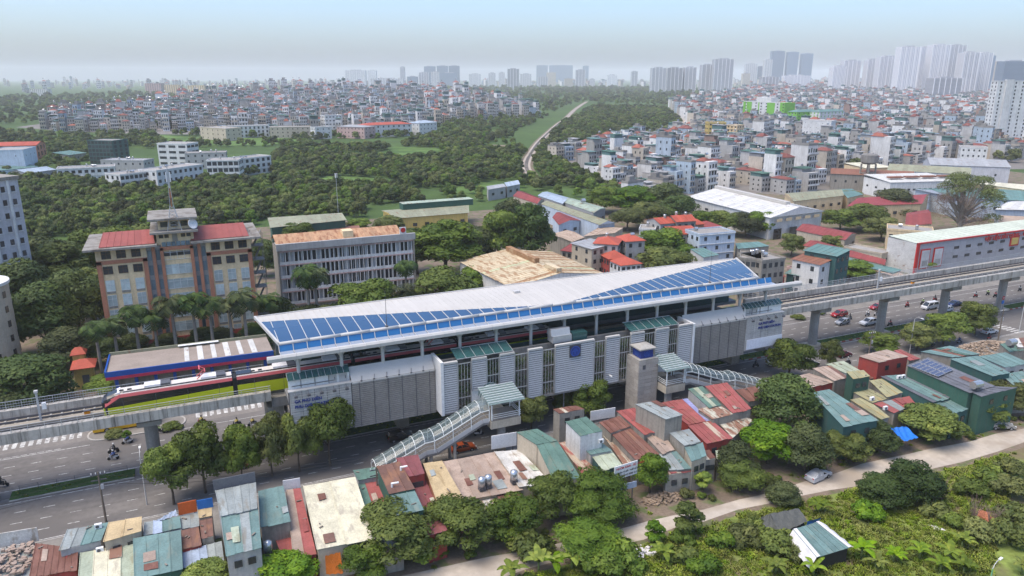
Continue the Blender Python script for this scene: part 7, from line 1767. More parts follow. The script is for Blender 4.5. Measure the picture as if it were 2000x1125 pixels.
# ---- banana plants
def banana_mesh(seed):
 r = random.Random(seed); Q, Nn, T = [], [], []; m = MB()
 m.tube((0, 0, 0), (0, 0, 1.5), .14, .09, 8)
 for i in range(r.randint(8, 10)):
  a = i * 2.4 + r.uniform(-.3, .3); d = Vector((math.cos(a), math.sin(a), 0)); sd = Vector((-math.sin(a), math.cos(a), 0)); e = r.uniform(.75, 1.4); L = r.uniform(1.7, 2.5); p = Vector((0, 0, 1.35)); pts = []
  for k in range(9): pts.append(p.copy()); p += (d * math.cos(e) + Vector((0, 0, math.sin(e)))) * L / 8; e -= .17 + .02 * k
  w = lambda u: .40 * math.sin(math.pi * min(1, .1 + .92 * u)) ** .6 if u > .1 else .04
  for k in range(8):
   for q in (-1, 1):
    a0, a1 = w(k / 8) * q, w((k + 1) / 8) * q; dr = Vector((0, 0, -.10))
    Q.append([pts[k], pts[k + 1], pts[k + 1] + sd * a1 + dr, pts[k] + sd * a0 + dr]); nn = Vector((0, 0, 1)) + sd * q * .4; Nn.append(nn.normalized()); T.append(r.uniform(.1, .9))
 return quads_mesh('leaves', np.array(Q, dtype=float).reshape(-1, 4, 3), np.array(Nn, dtype=float), np.array(T), 'leaf_banana'), m.mesh('stem', 'banana_stem', True)
BAN = [banana_mesh(s) for s in (1, 2, 3)]
def banana(s, n, h, label, group):
 lv, stm = rng.choice(BAN); t = thing('banana_plant', label, 'banana plant', (s, n, 0), rng.uniform(0, 6.28), group); k = h / 2.9; t.scale = (k, k, k)
 place('leaves', lv, t); place('stem', stm, t)
# ---- street trees along the near pavement, then those by the shacks and the alley: (kind, base, height, radius, label)
TR = [
 ('street', (-5.8,111.0,0), 9.6, 3.5, 'street tree beside the wooden power pole, leftmost of its row'),
 ('street', (-1.3,112.5,0), 11.0, 4.0, 'broad street tree behind the orange and blue signboard'),
 ('street', (4.2,112.8,0), 9.6, 3.1, 'street tree behind the tall green-grey roof'),
 ('street', (8.8,113.4,0), 10.2, 3.0, 'street tree above the teal roof next to the tall roof'),
 ('street', (13.0,112.9,0), 10.6, 3.0, 'street tree in front of the white banner wall'),
 ('street', (17.9,112.8,0), 11.8, 3.9, 'dense street tree next to the stair foot'),
 ('street', (53.7,110.5,0), 7.6, 2.9, 'street tree right of the stair landing'),
 ('street', (61.8,113.8,0), 4.6, 1.9, 'small street tree beside the roof-top antennas'),
 ('street', (66.0,111.2,0), 7.8, 3.9, 'round street tree in front of the louvred wall'),
 ('street', (113.9,109.3,0), 9.0, 4.8, 'spreading street tree at the right end of the station'),
 ('street', (126.0,110.1,0), 6.6, 2.5, 'slender street tree beside the red hatchback'),
 ('street', (144.3,112.2,0), 5.0, 4.2, 'low round tree beside the leaning power pole'),
 ('street', (154.5,110.5,0), 6.6, 4.2, 'street tree beside the black car'),
 ('street', (164.1,110.8,0), 7.6, 5.0, 'tall street tree hiding a white car'),
 ('street', (177.0,111.9,0), 8.2, 4.4, 'street tree with bare lower trunk beside the white sedan'),
 ('dark', (94.9,91.2,0), 10.5, 6.2, 'large dark tree between red tile roof and teal roof'),
 ('bright', (84.6,83.7,0), 7.0, 4.6, 'bright leafed tree under the large dark tree'),
 ('dark', (88.3,79.2,0), 7.5, 4.4, 'dark tree beside the covered white car'),
 ('dark', (76.2,82.0,0), 6.0, 3.6, 'dark tree crown left of the bright leafed tree'),
 ('feather', (75.2,79.6,0), 4.6, 3.8, 'feathery drooping tree above the alley'),
 ('bright', (61.5,84.2,0), 6.4, 2.6, 'upright tree beside the white advertising board'),
 ('slim', (68.9,80.8,0), 3.8, 1.6, 'small tree in front of the shutter door'),
 ('feather', (50.4,81.6,0), 6.6, 5.4, 'wide feathery tree below the white advertising board'),
 ('street', (44.4,84.6,0), 6.6, 3.6, 'tree between the green gabled roof and the alley'),
 ('street', (37.2,82.3,0), 6.0, 4.0, 'round tree in front of the rust and tan roofs'),
 ('street', (29.7,82.9,0), 6.6, 4.6, 'round tree right of the orange awning'),
 ('feather', (44.9,74.4,0), 4.6, 4.8, 'low spreading tree on the near side of the alley'),
 ('bright', (23.8,82.1,0), 3.8, 2.2, 'small yellow-green tree between two round trees'),
 ('street', (20.8,84.1,0), 7.2, 5.2, 'large tree hiding the cream roof corner'),
 ('street', (16.5,82.0,0), 4.6, 3.0, 'bushy tree right of the orange tarpaulin'),
 ('bright', (6.6,84.3,0), 4.6, 4.0, 'bushy tree left of the orange tarpaulin'),
 ('bright', (-2.6,86.9,0), 4.4, 3.4, 'yellow-green tree cut by the lower picture edge'),
 ('slim', (59.7,72.8,0), 5.2, 2.3, 'young tree at the alley edge beside the pale road'),
 ('slim', (54.4,73.0,0), 3.6, 1.6, 'smaller young tree on the grass verge of the alley'),
 ('street', (97.0,79.0,0), 5.0, 3.6, 'round dark tree left of the blue tarpaulin'),
 ('dark', (104.5,79.1,0), 5.4, 3.4, 'dark round tree against the teal roofed hall'),
 ('bright', (116.6,78.6,0), 6.0, 5.2, 'wide tree right of the blue tarpaulin'),
 ('street', (131.4,78.6,0), 5.4, 4.2, 'tree in front of the solar roof building'),
 ('street', (140.3,80.1,0), 6.0, 4.2, 'tree beside the horizontal steel tank'),
 ('bright', (146.4,80.6,0), 6.0, 3.8, 'bright tree at the right picture edge above the alley'),
 ('dark', (96.4,66.4,0), 6.0, 4.4, 'dark tree on the grass beside the alley bend'),
 ('dark', (91.2,67.2,0), 4.4, 3.8, 'spreading dark bush tree left of the alley bend'),
 ('dark', (77.9,73.2,0), 3.4, 2.6, 'bush tree at the alley edge above the tarpaulin hut'),
 ('dark', (-30.7,158.5,0), 10.5, 9.0, 'huge dark rounded tree beside the gatehouse'),
 ('dark', (-34.0,152.8,0), 7.5, 5.5, 'dark tree at the left picture edge behind the viaduct'),
 ('bright', (-16.8,158.8,0), 4.6, 4.4, 'low bright tree behind the viaduct rail near the gatehouse'),
 ('street', (-6.7,159.9,0), 5.0, 3.4, 'round tree in front of the blue fascia'),
 ('street', (13.4,161.6,0), 4.6, 3.0, 'small tree under the left roof tip of the station'),
 ('slim', (-13.0,136.3,0), 2.2, .9, 'low clipped tree on the traffic island'),
 # behind the station
 ('dark', (-31.1,192.1,0), 16, 8.5, 'tall dark tree left of the office block, front of its clump'),
 ('dark', (-25.6,201.3,0), 17, 8.0, 'tall dark tree touching the office block wall'),
 ('dark', (-38.4,215.6,0), 17, 9.0, 'tall dark tree below the pale apartment block'),
 ('tall', (-39.2,192.2,0), 14, 6.0, 'tree beside the cream corner building'),
 ('tall', (-32.5,237.7,0), 18, 8.5, 'tall tree behind the office block corner'),
 ('street', (-22.2,250.7,0), 18, 10, 'light green tree crown showing left of the red office roof'),
 ('street', (-15.8,257.7,0), 17, 9, 'light green crown behind the left red office roof'),
 ('dark', (-40.1,258.8,0), 15, 9, 'dark tree beside the apartment block foot'),
 ('street', (39.6,180.4,0), 12, 8.2, 'big dome shaped tree in front of the gallery block'),
 ('dark', (-17.9,178.4,0), 6, 4, 'dark shrubby tree under the first palms'), ('dark', (-13.4,180.5,0), 6, 4, 'dark shrubby tree under the third palm'), ('dark', (-6.1,179.4,0), 5, 4, 'dark shrubby tree under the fifth palm'), ('dark', (1.5,177.4,0), 6, 4.5, 'dark shrubby tree under the sixth palm'), ('dark', (6.0,177.2,0), 5.5, 4, 'dark shrubby tree under the eighth palm'), ('dark', (12.8,176.1,0), 6, 4, 'dark shrubby tree under the rightmost palm'),
 ('dark', (-43.7,237.3,0), 16, 8, 'dark tree between apartment block and tall dark tree'), ('tall', (-23.9,215.9,0), 15, 6, 'tree close against the left flank of the office block'), ('dark', (-25.7,179.3,0), 9, 6, 'dark tree behind the gatehouse roofs'),
 ('street', (32.2,179.4,0), 7, 4.5, 'shorter tree left of the dome shaped tree'),
 ('street', (59.6,178.2,0), 13, 9.0, 'dense tree left of the rusty hall'),
 ('dark', (50.4,175.5,0), 9, 6, 'dark tree between dome shaped tree and rusty hall'),
 ('dark', (44.4,178.2,0), 8, 5, 'dark low tree over the station roof beside fan palms'),
 ('bright', (77.2,196.7,0), 8, 6, 'bright tree at the rusty hall corner'),
 ('bright', (82.6,196.0,0), 7, 5, 'bright shrub tree along the rusty hall wall'),
 ('tall', (74.6,216.9,0), 20, 11, 'great dark tree behind the gallery block end'),
 ('tall', (68.4,226.7,0), 15, 8, 'dark tree beside the gallery block end'),
 ('bright', (96.9,225.1,0), 19, 8, 'tall yellow-green tree among the dark ones'),
 ('dark', (107.9,224.0,0), 20, 9, 'tall dark tree right of the yellow-green tree'),
 ('dark', (113.0,252.7,0), 17, 8, 'dark tree behind the yellow-green tree'),
 ('dark', (88.4,225.1,0), 14, 8, 'dark tree between the two tallest crowns'),
 ('street', (76.3,290.2,0), 8, 6, 'tree in front of the yellow walled shed'),
 ('bright', (66.1,300.4,0), 6, 5, 'low bright tree beside the phone mast'),
 ('street', (40.0,285.7,0), 9, 7, 'loose light tree in front of the green sided shed'),
 ('dark', (23.0,243.7,0), 12, 5, 'dark tree between office and gallery block'),
 ('dark', (19.2,189.6,0), 8, 5.5, 'dark shrubby tree above the station roof tip'),
 ('dark', (25.7,182.3,0), 7, 5.5, 'dark shrubby tree below the gallery block'),
 ('street', (152.0,208.2,0), 11, 9, 'dark green tree among the red roofed houses'),
 ('street', (141.2,191.7,0), 9, 9, 'wide tree directly above the station roof'),
 ('bright', (192.0,288.9,0), 13, 11, 'yellow-green orchard tree beside the sheds'),
 ('street', (183.5,300.1,0), 12, 9, 'orchard tree behind the mint roofed shed'),
 ('dark', (206.1,282.5,0), 14, 11, 'dark tree left of the white warehouse'),
 ('dark', (200.0,264.4,0), 12, 9, 'dark tree touching the warehouse side'),
 ('street', (181.1,260.3,0), 11, 9, 'spreading tree behind the white terrace house'),
 ('street', (170.1,259.3,0), 9, 7, 'tree left of the white terrace house'),
 ('street', (197.0,241.3,0), 9, 7, 'first tree of the row before the warehouse'),
 ('street', (202.3,235.5,0), 10, 7.5, 'second tree of the row before the warehouse'),
 ('dark', (206.6,229.1,0), 9.5, 7, 'third tree of the row before the warehouse'),
 ('street', (212.8,226.3,0), 10, 6, 'tree at the warehouse corner'),
 ('bright', (198.5,195.7,0), 8, 4.5, 'upright tree beside the maroon roofed house'),
 ('street', (213.2,190.8,0), 7, 4.5, 'tree behind the teal boarded house'),
 ('bright', (192.1,163.8,0), 6, 7, 'bright green tree beside the viaduct and pink house'),
 ('street', (249.7,221.0,0), 9, 8, 'tree left of the cream two-storey house'),
 ('dark', (296.2,234.6,0), 13, 10, 'dark round tree before the bright red roof'),
 ('street', (261.2,218.1,0), 11, 9, 'dense tree between maroon roof and dark round tree'),
 ('street', (249.9,201.0,0), 9, 7, 'tree behind the showroom gable'),
 ('street', (307.8,268.2,0), 7, 6, 'tree beside the teal roofed shed end'),
 ('bright', (223.9,163.9,0), 5, 5, 'low bright tree before the showroom front'),
 ('street', (347.6,218.6,0), 7, 8, 'tree right of the bare tree'),
 ('bright', (342.2,206.9,0), 6, 7, 'bright tree by the right picture edge behind the showroom'),
]
for k, p, h, r, lb in TR: tree(k, p[0], p[1], h, r, lb)
# ---- palms before the office and round the gallery block
PALMPX = [((-19.2,171.6,0), 11), ((-15.9,173.2,0), 11), ((-11.7,174.6,0), 12.5), ((-8.0,174.0,0), 11), ((-4.2,174.3,0), 14), ((0.1,173.8,0), 14), ((3.5,172.9,0), 13), ((7.6,172.5,0), 12.5), ((10.7,171.8,0), 14)]
for i, (p, h) in enumerate(PALMPX):
 palm('royal', p[0], p[1], h, ('leftmost', 'second from the left', 'third from the left', 'fourth from the left', 'fifth from the left', 'sixth from the left', 'seventh from the left', 'eighth from the left', 'rightmost')[i] + ' royal palm before the office block', 'royal palms before the office')
palm('coconut', *(16.5,177.5,0)[:2], 11, 'coconut palm between office block and station roof tip')
palm('royal', *(26.9,183.9,0)[:2], 15, 'taller palm in front of the gallery block')
palm('royal', *(28.9,184.3,0)[:2], 14.5, 'second palm close by the taller palm at the gallery block')
palm('fan', *(37.5,174.9,0)[:2], 7, 'fan palm below the dome shaped tree')
palm('fan', *(49.4,175.9,0)[:2], 10, 'fan palm beside the dense tree at the gallery block end')
palm('fan', *(51.8,174.8,0)[:2], 8, 'shorter fan palm beside the dense tree')
palm('royal', *(54.8,192.8,0)[:2], 12, 'dark palm at the right end of the gallery block')
# ---- bare tree with pink twigs
def bare_tree():
 p = (288.9,196.4,0)
 t = thing('bare_tree', 'big half bare tree with pinkish twigs and thin green top', 'tree', p)
 cl = crown_clumps(5, 8.6, 4.0, 19.0, 46, 'round', (.20, .30))
 place('trunk', trunk_mesh('trunk', cl, 3.0, .75, 4, 'bark_pale', 46), t)
 dry = [c for c in cl if c[0] ** 2 + c[1] ** 2 < 36 and c[2] < 15]; place('dry_twigs', leaf_cloud('dry_twigs', dry, 9000, .30, 'twig_leaf', 10, narrow=.16, low=-1), t)
 place('crown', leaf_cloud('crown', [c for c in cl if c not in dry or c[2] > 12.5], 7500, .30, 'leaf_thin', 9, narrow=.5), t); t.scale = (1.75, 1.75, 1.3)
leaf('leaf_thin', (0.091, 0.122, 0.037), (0.171, 0.207, 0.061)); leaf('twig_leaf', (0.195, 0.122, 0.104), (0.317, 0.207, 0.183))
bare_tree()
# ---------------------------------------------------------------- scrubland and woods
ZON = {   # where trees stand close, by zone (ring, spacing at near end, kinds)
 'orchard': ([(-73.2,346.9,0),(-54.9,338.6,0),(-34.1,345.6,0),(-11.2,353.4,0),(29.3,335.1,0),(37.7,351.3,0),(74.1,334.9,0),(86.2,364.9,0),(148.3,354.3,0),(165.1,365.7,0),(188.8,375.7,0),(187.9,349.5,0),(199.0,288.7,0),(221.9,315.6,0),(227.9,373.7,0),(266.8,518.3,0),(305.7,604.2,0),(362.5,624.7,0),(460.2,646.8,0),(652.5,870.7,0),(879.1,1224.1,0),(815.9,1389.3,0),(418.4,807.2,0),(267.2,570.8,0),(331.6,734.5,0),(276.4,807.9,0),(177.7,662.0,0),(95.2,710.3,0),(58.2,546.7,0),(23.1,517.0,0),(-4.4,467.3,0),(-28.0,467.2,0),(-73.3,560.5,0),(-105.4,524.2,0)], 5.2),
 'left_wood': ([(-84.1,386.3,0),(-91.4,568.7,0),(-59.3,599.7,0),(-54.0,715.8,0),(-36.3,758.6,0),(-143.3,997.3,0),(-219.5,1095.2,0)], 9.0),
 'far_left': ([(-234.7,1174.6,0),(-176.5,1245.0,0),(-115.1,1673.0,0),(170.0,2569.4,0),(209.5,3440.1,0),(-283.6,3070.4,0),(-513.7,2635.8,0)], 16.0),
 'far_mid': ([(581.5,3050.0,0),(907.7,2532.5,0),(758.3,1650.0,0),(605.3,1188.2,0),(945.3,1686.3,0),(1006.3,1364.6,0),(2265.7,2511.7,0),(2611.6,3647.9,0),(1810.4,4009.7,0),(1009.3,4371.4,0)], 17.0),
 'villa_gap': ([(-116.7,744.1,0),(-36.3,758.6,0),(96.7,721.0,0),(147.2,788.2,0),(252.0,770.5,0),(223.9,831.5,0),(-17.4,940.5,0),(-101.5,930.1,0),(-124.5,857.0,0)], 8.0),
 'strip': ([(276.4,807.9,0),(349.8,774.7,0),(558.1,1095.6,0),(525.9,1164.8,0),(367.1,1026.5,0)], 11.0),
}
CLEAR = [[(74.4,474.9,0),(90.4,492.3,0),(120.5,464.7,0),(129.8,439.6,0),(126.7,417.0,0),(94.4,422.7,0),(79.2,434.0,0)], [(157.5,620.3,0),(187.4,680.0,0),(218.7,654.5,0),(212.3,595.6,0),(188.8,553.6,0),(159.3,551.0,0)], [(-22.6,942.9,0),(42.0,850.2,0),(112.6,833.4,0),(123.6,771.0,0),(72.0,743.8,0),(-2.5,789.5,0)], [(235.1,625.4,0),(277.9,662.9,0),(295.6,642.9,0),(274.4,607.6,0),(231.9,586.7,0)], [(205.2,415.8,0),(215.3,456.7,0),(237.8,507.9,0),(305.5,632.5,0),(412.8,809.7,0),(509.9,962.0,0),(517.9,958.4,0),(393.8,754.8,0),(301.5,606.1,0),(245.5,504.5,0),(205.8,415.5,0)], [(154.1,382.9,0),(182.4,396.5,0),(196.2,425.2,0),(172.0,423.1,0)]]
def dist_rail(x, y): return min(math.hypot(x - p[0], y - p[1]) for p in RP)
pts_near, pts_far = [], []
wr = random.Random(77)
for zn, (ring, sp) in ZON.items():
 x0, x1 = min(p[0] for p in ring), max(p[0] for p in ring); y0, y1 = min(p[1] for p in ring), max(p[1] for p in ring)
 y = y0
 while y < y1:
  x = x0
  d = math.hypot((x0 + x1) / 2, y); stp = sp * (1 + max(0, math.hypot(x, y) - 400) / 1500)
  while x < x1:
   px_, py_ = x + wr.uniform(-.5, .5) * stp, y + wr.uniform(-.5, .5) * stp
   x += stp * wr.uniform(.75, 1.2)
   if not in_poly(px_, py_, ring) or any(in_poly(px_, py_, c) for c in CLEAR): continue
   dd = math.hypot(px_, py_)
   if zn == 'orchard':
    if dd < 2500 and dist_rail(px_, py_) < 6.5: continue
    # glades
    if math.sin(px_ * .021 + 1.3) * math.sin(py_ * .027 + px_ * .006) > .5 and wr.random() < .85: continue
   f = 1 + max(0, dd - 500) / 2600
   (pts_near if dd < 520 else pts_far).append((px_, py_, wr.uniform(.42, 1.0) * f * (1.15 if zn in ('far_left', 'far_mid') else 1)))
  y += sp * .9 * (1 + max(0, y - 400) / 1500)
for key_, st_ in (('right', 30), ('left', 34)):
 for sp in spots:
  if sp[5] == key_ and wr.random() < .05: pts_far.append((sp[0] + wr.uniform(-9, 9), sp[1] - wr.uniform(4, 9), wr.uniform(.7, 1.5)))
pts_near.sort(key=lambda p: math.hypot(p[0], p[1]))
pts_far += pts_near[260:]; pts_near = pts_near[:260]
rows_ = [sorted(pts_near[b:b + 16], key=lambda p: math.atan2(p[0], p[1])) for b in range(0, 260, 16)]
for b_, j_, (x, y, k) in [(b, j, p) for b, r in enumerate(rows_) for j, p in enumerate(r)]:
 kd = wr.choices(('far', 'far_dark', 'far_bright'), (6, 2, 1.6))[0]
 tree(kd, x, y, KIND[kd][1] * k * wr.uniform(.75, 1.2), KIND[kd][0] * k, {'far': 'mid-green', 'far_dark': 'dark', 'far_bright': 'light green'}[kd] + ' bushy tree in the scrub, ' + ordw(j_) + ' from the left in ' + ordw(b_) + ' row', 'tree', 'scrub_tree', 'scrub trees beyond the sheds')
def scatter(name, label, cat, pts, meshes, seed=0):
 """one object: points carrying scale and turn, plants put on them by geometry nodes"""
 me = bpy.data.meshes.new(name); me.from_pydata([(p[0], p[1], p[3] if len(p) > 3 else 0) for p in pts], [], [])
 r = np.random.default_rng(seed); n = len(pts)
 a = me.attributes.new('size', 'FLOAT', 'POINT'); a.data.foreach_set('value', np.array([p[2] for p in pts], dtype=np.float32))
 a = me.attributes.new('turn', 'FLOAT_VECTOR', 'POINT'); tv = np.zeros((n, 3), dtype=np.float32); tv[:, 2] = r.uniform(0, 6.28, n); a.data.foreach_set('vector', tv.reshape(-1))
 a = me.attributes.new('pick', 'INT', 'POINT'); a.data.foreach_set('value', r.integers(0, len(meshes), n).astype(np.int32))
 o = place(name, me); tag(o, label, cat, kind='stuff')
 instancer(o, meshes); return o
def first_with(me):
 return next(o for o in bpy.data.objects if o.data is me)
SRC = []
for kd in ('far', 'far', 'far_dark', 'far_bright'):
 for cr, tr in KIND[kd][2]:
  try: SRC.append(first_with(cr))
  except StopIteration: pass
scatter('distant_woodland', 'mass of green trees filling the scrubland out to the haze', 'woodland', pts_far, SRC, 3)
print('WOODS', len(pts_near), len(pts_far), len(SRC))
# ---------------------------------------------------------------- vehicles
def paint(nm, c): M(nm, c, .3, .03, .5, fine=.0, spec=.6)
for nm, c in dict(car_white=(.62, .62, .62), car_red=(.30, .02, .025), car_dkred=(.14, .012, .03), car_grey=(.26, .28, .31), car_blue=(.02, .035, .12), car_black=(.012, .012, .014), car_teal=(.02, .25, .30), car_green=(.03, .045, .03), car_orange=(.36, .07, .015), car_silver=(.36, .34, .31), bus_yellow=(.62, .36, .01)).items(): paint(nm, c)
M('tyre', (.02, .02, .02), .9); M('rim', (.35, .35, .36), .4, metal=.5); M('lamp_white', (.75, .75, .72), .2); M('lamp_red', (.4, .02, .02), .3); M('car_glass', (.02, .025, .03), .08, spec=.8, fine=0)
wheel_m = MB().tube((0, -.11, 0), (0, .11, 0), .33, n=14).mesh('tyre', 'tyre'); rim_m = MB().tube((0, -.125, 0), (0, .125, 0), .2, n=10).mesh('rim', 'rim')
SH = {   # side outline of the body and of the cabin (x forward, z), half width
 'sedan': ([(-2.25, .35), (-2.28, .75), (-2.2, .98), (-1.4, 1.02), (.9, .98), (1.9, .85), (2.22, .68), (2.25, .35)], [(-1.75, 1.0), (-1.05, 1.44), (.1, 1.47), (1.05, .99)], .88),
 'hatch': ([(-1.85, .35), (-1.9, .8), (-1.8, 1.05), (-1.2, 1.08), (.8, 1.02), (1.65, .88), (1.88, .7), (1.9, .35)], [(-1.8, 1.06), (-1.45, 1.52), (.0, 1.56), (.95, 1.02)], .84),
 'suv': ([(-2.25, .42), (-2.3, .9), (-2.22, 1.15), (-1.5, 1.18), (.9, 1.12), (1.95, 1.02), (2.25, .82), (2.28, .42)], [(-2.15, 1.16), (-1.85, 1.72), (.1, 1.76), (1.0, 1.12)], .93),
 'van': ([(-2.5, .4), (-2.55, 1.2), (-2.5, 1.3), (-1.5, 1.3), (1.3, 1.25), (2.2, 1.1), (2.45, .8), (2.48, .4)], [(-2.48, 1.28), (-2.4, 2.05), (1.2, 2.08), (2.0, 1.2)], .92),
}
_cm = {}
def car(label, p, fwd, ty='sedan', mat='car_white', z=.02, tilt=0.0, k=1.0):
 body, cab, hw = SH[ty]
 t = thing('van' if ty == 'van' else 'car', label, 'van' if ty == 'van' else 'car', (p[0], p[1], z), (0 if fwd > 0 else math.pi) + tilt); t.scale = (k, k, k)
 if (ty, mat) not in _cm:
  b = MB(); ins = lambda pts, y, s: [(x * s, y, zz) for x, zz in pts]
  b.loft([ins(body, -hw * .9, .97), ins(body, -hw, 1), ins(body, hw, 1), ins(body, hw * .9, .97)])
  r = MB(); a_, b_, c_, d_ = cab; rf = [(b_[0] + .06, b_[1]), (c_[0] - .06, c_[1])]
  r.prism([(rf[0][0], -hw * .72, b_[1] + .02), (rf[1][0], -hw * .72, c_[1] + .02), (rf[1][0], hw * .72, c_[1] + .02), (rf[0][0], hw * .72, b_[1] + .02)], [(b_[0], -hw * .78, b_[1] - .07), (c_[0], -hw * .78, c_[1] - .07), (c_[0], hw * .78, c_[1] - .07), (b_[0], hw * .78, b_[1] - .07)])
  for x0, x1 in ((a_, b_), (d_, c_)):
   for s in (-1, 1): r.bar((x0[0], s * hw * .93, x0[1]), (x1[0], s * hw * .76, x1[1]), .09)
  for s in (-1, 1): m_ = ((a_[0] + d_[0]) / 2, (b_[0] + c_[0]) / 2); r.bar((m_[0], s * hw * .95, a_[1]), (m_[1], s * hw * .77, b_[1]), .08)
  g = MB(); g.prism([(b_[0], -hw * .75, b_[1]), (c_[0], -hw * .75, c_[1]), (c_[0], hw * .75, c_[1]), (b_[0], hw * .75, b_[1])], [(a_[0], -hw * .92, a_[1]), (d_[0], -hw * .92, d_[1]), (d_[0], hw * .92, d_[1]), (a_[0], hw * .92, a_[1])])
  f, bk = body[-2], body[1]
  hl = MB().box((f[0] - .02, 0, f[1] + .02), (.16, .38, .15)).mesh('headlight', 'lamp_white'); tl = MB().box((bk[0] + .05, 0, bk[1] + .05), (.12, .3, .2)).mesh('taillight', 'lamp_red')
  _cm[ty, mat] = (b.mesh('body', mat), r.mesh('roof', mat), g.mesh('windows', 'car_glass'), hl, tl)
 b, r, g, hl, tl = _cm[ty, mat]
 place('body', b, t); place('roof', r, t); place('windows', g, t)
 for s in (-1, 1): place('headlight', hl, t, (0, s * hw * .7, 0)); place('taillight', tl, t, (0, s * hw * .75, 0))
 wx = 1.38 if ty != 'hatch' else 1.2
 for x in (-wx, wx):
  for s in (-1, 1): w = place('wheel', wheel_m, t, (x, s * (hw - .1), .33)); place('rim', rim_m, w)
 return t
for a in (
 ('black people carrier beside the stair flight', (31.1,117.2,0), 1, 'suv', 'car_black'), ('red crossover in the far lane behind the pier', (158.3,137.0,0), -1, 'suv', 'car_red'), ('grey hatchback between red crossover and white crossover', (154.0,131.9,0), -1, 'hatch', 'car_grey'), ('white crossover with dark roof in the middle lane', (159.7,128.8,0), -1, 'suv', 'car_white'),
 ('red car half hidden by the viaduct pier', (173.4,137.7,0), -1, 'sedan', 'car_red'), ('white minibus beside the viaduct pier', (186.8,131.7,0), -1, 'van', 'car_white'), ('dark blue sedan behind the white minibus', (195.6,130.8,0), -1, 'sedan', 'car_blue'), ('red car at the junction by the no-entry sign', (196.2,125.4,0), -1, 'hatch', 'car_red'), ('small white van behind the pier', (188.7,128.2,0), -1, 'hatch', 'car_white'),
 ('white sedan near the leaning pole', (181.9,111.4,0), 1, 'sedan', 'car_white'), ('turquoise taxi behind the bare trunked tree', (187.2,115.5,0), 1, 'sedan', 'car_teal'), ('dark green car under the street trees', (159.0,111.6,0), 1, 'sedan', 'car_green'), ('white car hidden behind the tall street tree', (180.9,118.3,0), 1, 'suv', 'car_white'), ('dark red hatchback beside the slender street tree', (135.6,114.7,0), 1, 'hatch', 'car_dkred'),
 ('orange-brown car under the stair flight', (39.8,108.7,0), 1, 'sedan', 'car_orange'), ('red car behind the street trees at left', (3.7,118.4,0), 1, 'hatch', 'car_red'), ('white car behind the spreading street tree', (117.7,117.2,0), 1, 'sedan', 'car_white'), ('dark car behind the spreading street tree', (123.8,113.4,0), 1, 'sedan', 'car_black'),
 ('silver car parked under the frame by the alley', (132.7,76.1,0), 1, 'sedan', 'car_silver', .02, -.5)): car(*a)
# white car under a silver dust sheet
wc = car('white car parked on the alley verge, front under a silver sheet', (88.6,76.7,0), 1, 'sedan', 'car_white', .02, .12)
m = MB(); ys = [-1.0, -.8, -.3, .3, .8, 1.0]
prof = [(-2.4, .25), (-2.3, .8), (-1.9, 1.08), (-1.1, 1.5), (-.2, 1.53), (.15, 1.5)]
for (x0, z0), (x1, z1) in zip(prof[:-1], prof[1:]):
 for y0, y1 in zip(ys[:-1], ys[1:]):
  f = lambda y, z: z if abs(y) < .9 else .3
  g_ = lambda y: y * (.86 if abs(y) > .75 and abs(y) < .9 else 1.0)
  m.quad((x0, g_(y0), f(y0, z0)), (x1, g_(y0), f(y0, z1)), (x1, g_(y1), f(y1, z1)), (x0, g_(y1), f(y1, z0)))
M('silver_sheet', (.45, .46, .48), .35, .12, 2.0, metal=.3, bump=.5); m.build('dust_sheet', 'silver_sheet', wc)
for i, (dx, dy, c) in enumerate(((0, 0, 'white'), (6, 1, 'grey'), (12, 0, 'white'), (18, 2, 'red'), (3, 8, 'white'), (10, 9, 'silver'), (17, 9, 'white'))):
 p = (150.8,376.1,0); car(c + ' car in the scrub clearing lot, ' + ordw(i) + ' of seven', (p[0] + dx, p[1] + dy), 1, 'sedan', 'car_' + c, .06, R(70))
def bus():
 p = (-13.5,141.7,0); t = thing('bus', 'yellow coach with red flash behind the viaduct pier', 'bus', (p[0], p[1] + 1, .02), math.pi)
 L = 10.5; prof = [(-L / 2, .4), (-L / 2, 3.0), (-L / 2 + .3, 3.2), (L / 2 - .9, 3.2), (L / 2 - .2, 2.6), (L / 2, 1.2), (L / 2, .4)]
 MB().loft([[(x, y, z) for x, z in prof] for y in (-1.22, 1.22)]).build('body', 'bus_yellow', t)
 for s in (-1, 1):
  for i in range(6): MB().box((-4.2 + i * 1.55, s * 1.23, 2.2), (1.4, .05, 1.0)).build('window', 'car_glass', t)
  MB().quad((-5.2, s * 1.235, .5), (-3.6, s * 1.235, .5), (-2.2, s * 1.235, 3.1), (-5.2, s * 1.235, 3.1)).build('red_flash', 'car_red', t)
  for x in (-3, 3): w = place('wheel', wheel_m, t, (x, s * 1.1, .48)); w.scale = (1.45, 1.3, 1.45); place('rim', rim_m, w)
 MB().box((L / 2 - .08, 0, 2.0), (.3, 2.2, 1.3)).build('windscreen', 'car_glass', t)
bus()
# ---- motorbikes and riders
M('skin', (.35, .22, .16), .6); M('trousers', (.03, .03, .04), .9)
def skin_body(pts, edges, rad):
 me = bpy.data.meshes.new('figure'); me.from_pydata(pts, edges, []); o = bpy.data.objects.new('figure', me); COL.objects.link(o)
 o.modifiers.new('s', 'SKIN'); sv = me.skin_vertices[0].data
 for i, r in enumerate(rad): sv[i].radius = (r, r)
 sv[0].use_root = True
 o.modifiers.new('b', 'SUBSURF').levels = 1
 dg = bpy.context.evaluated_depsgraph_get(); r = bpy.data.meshes.new_from_object(o.evaluated_get(dg)); bpy.data.objects.remove(o); r.name = 'body'; return r
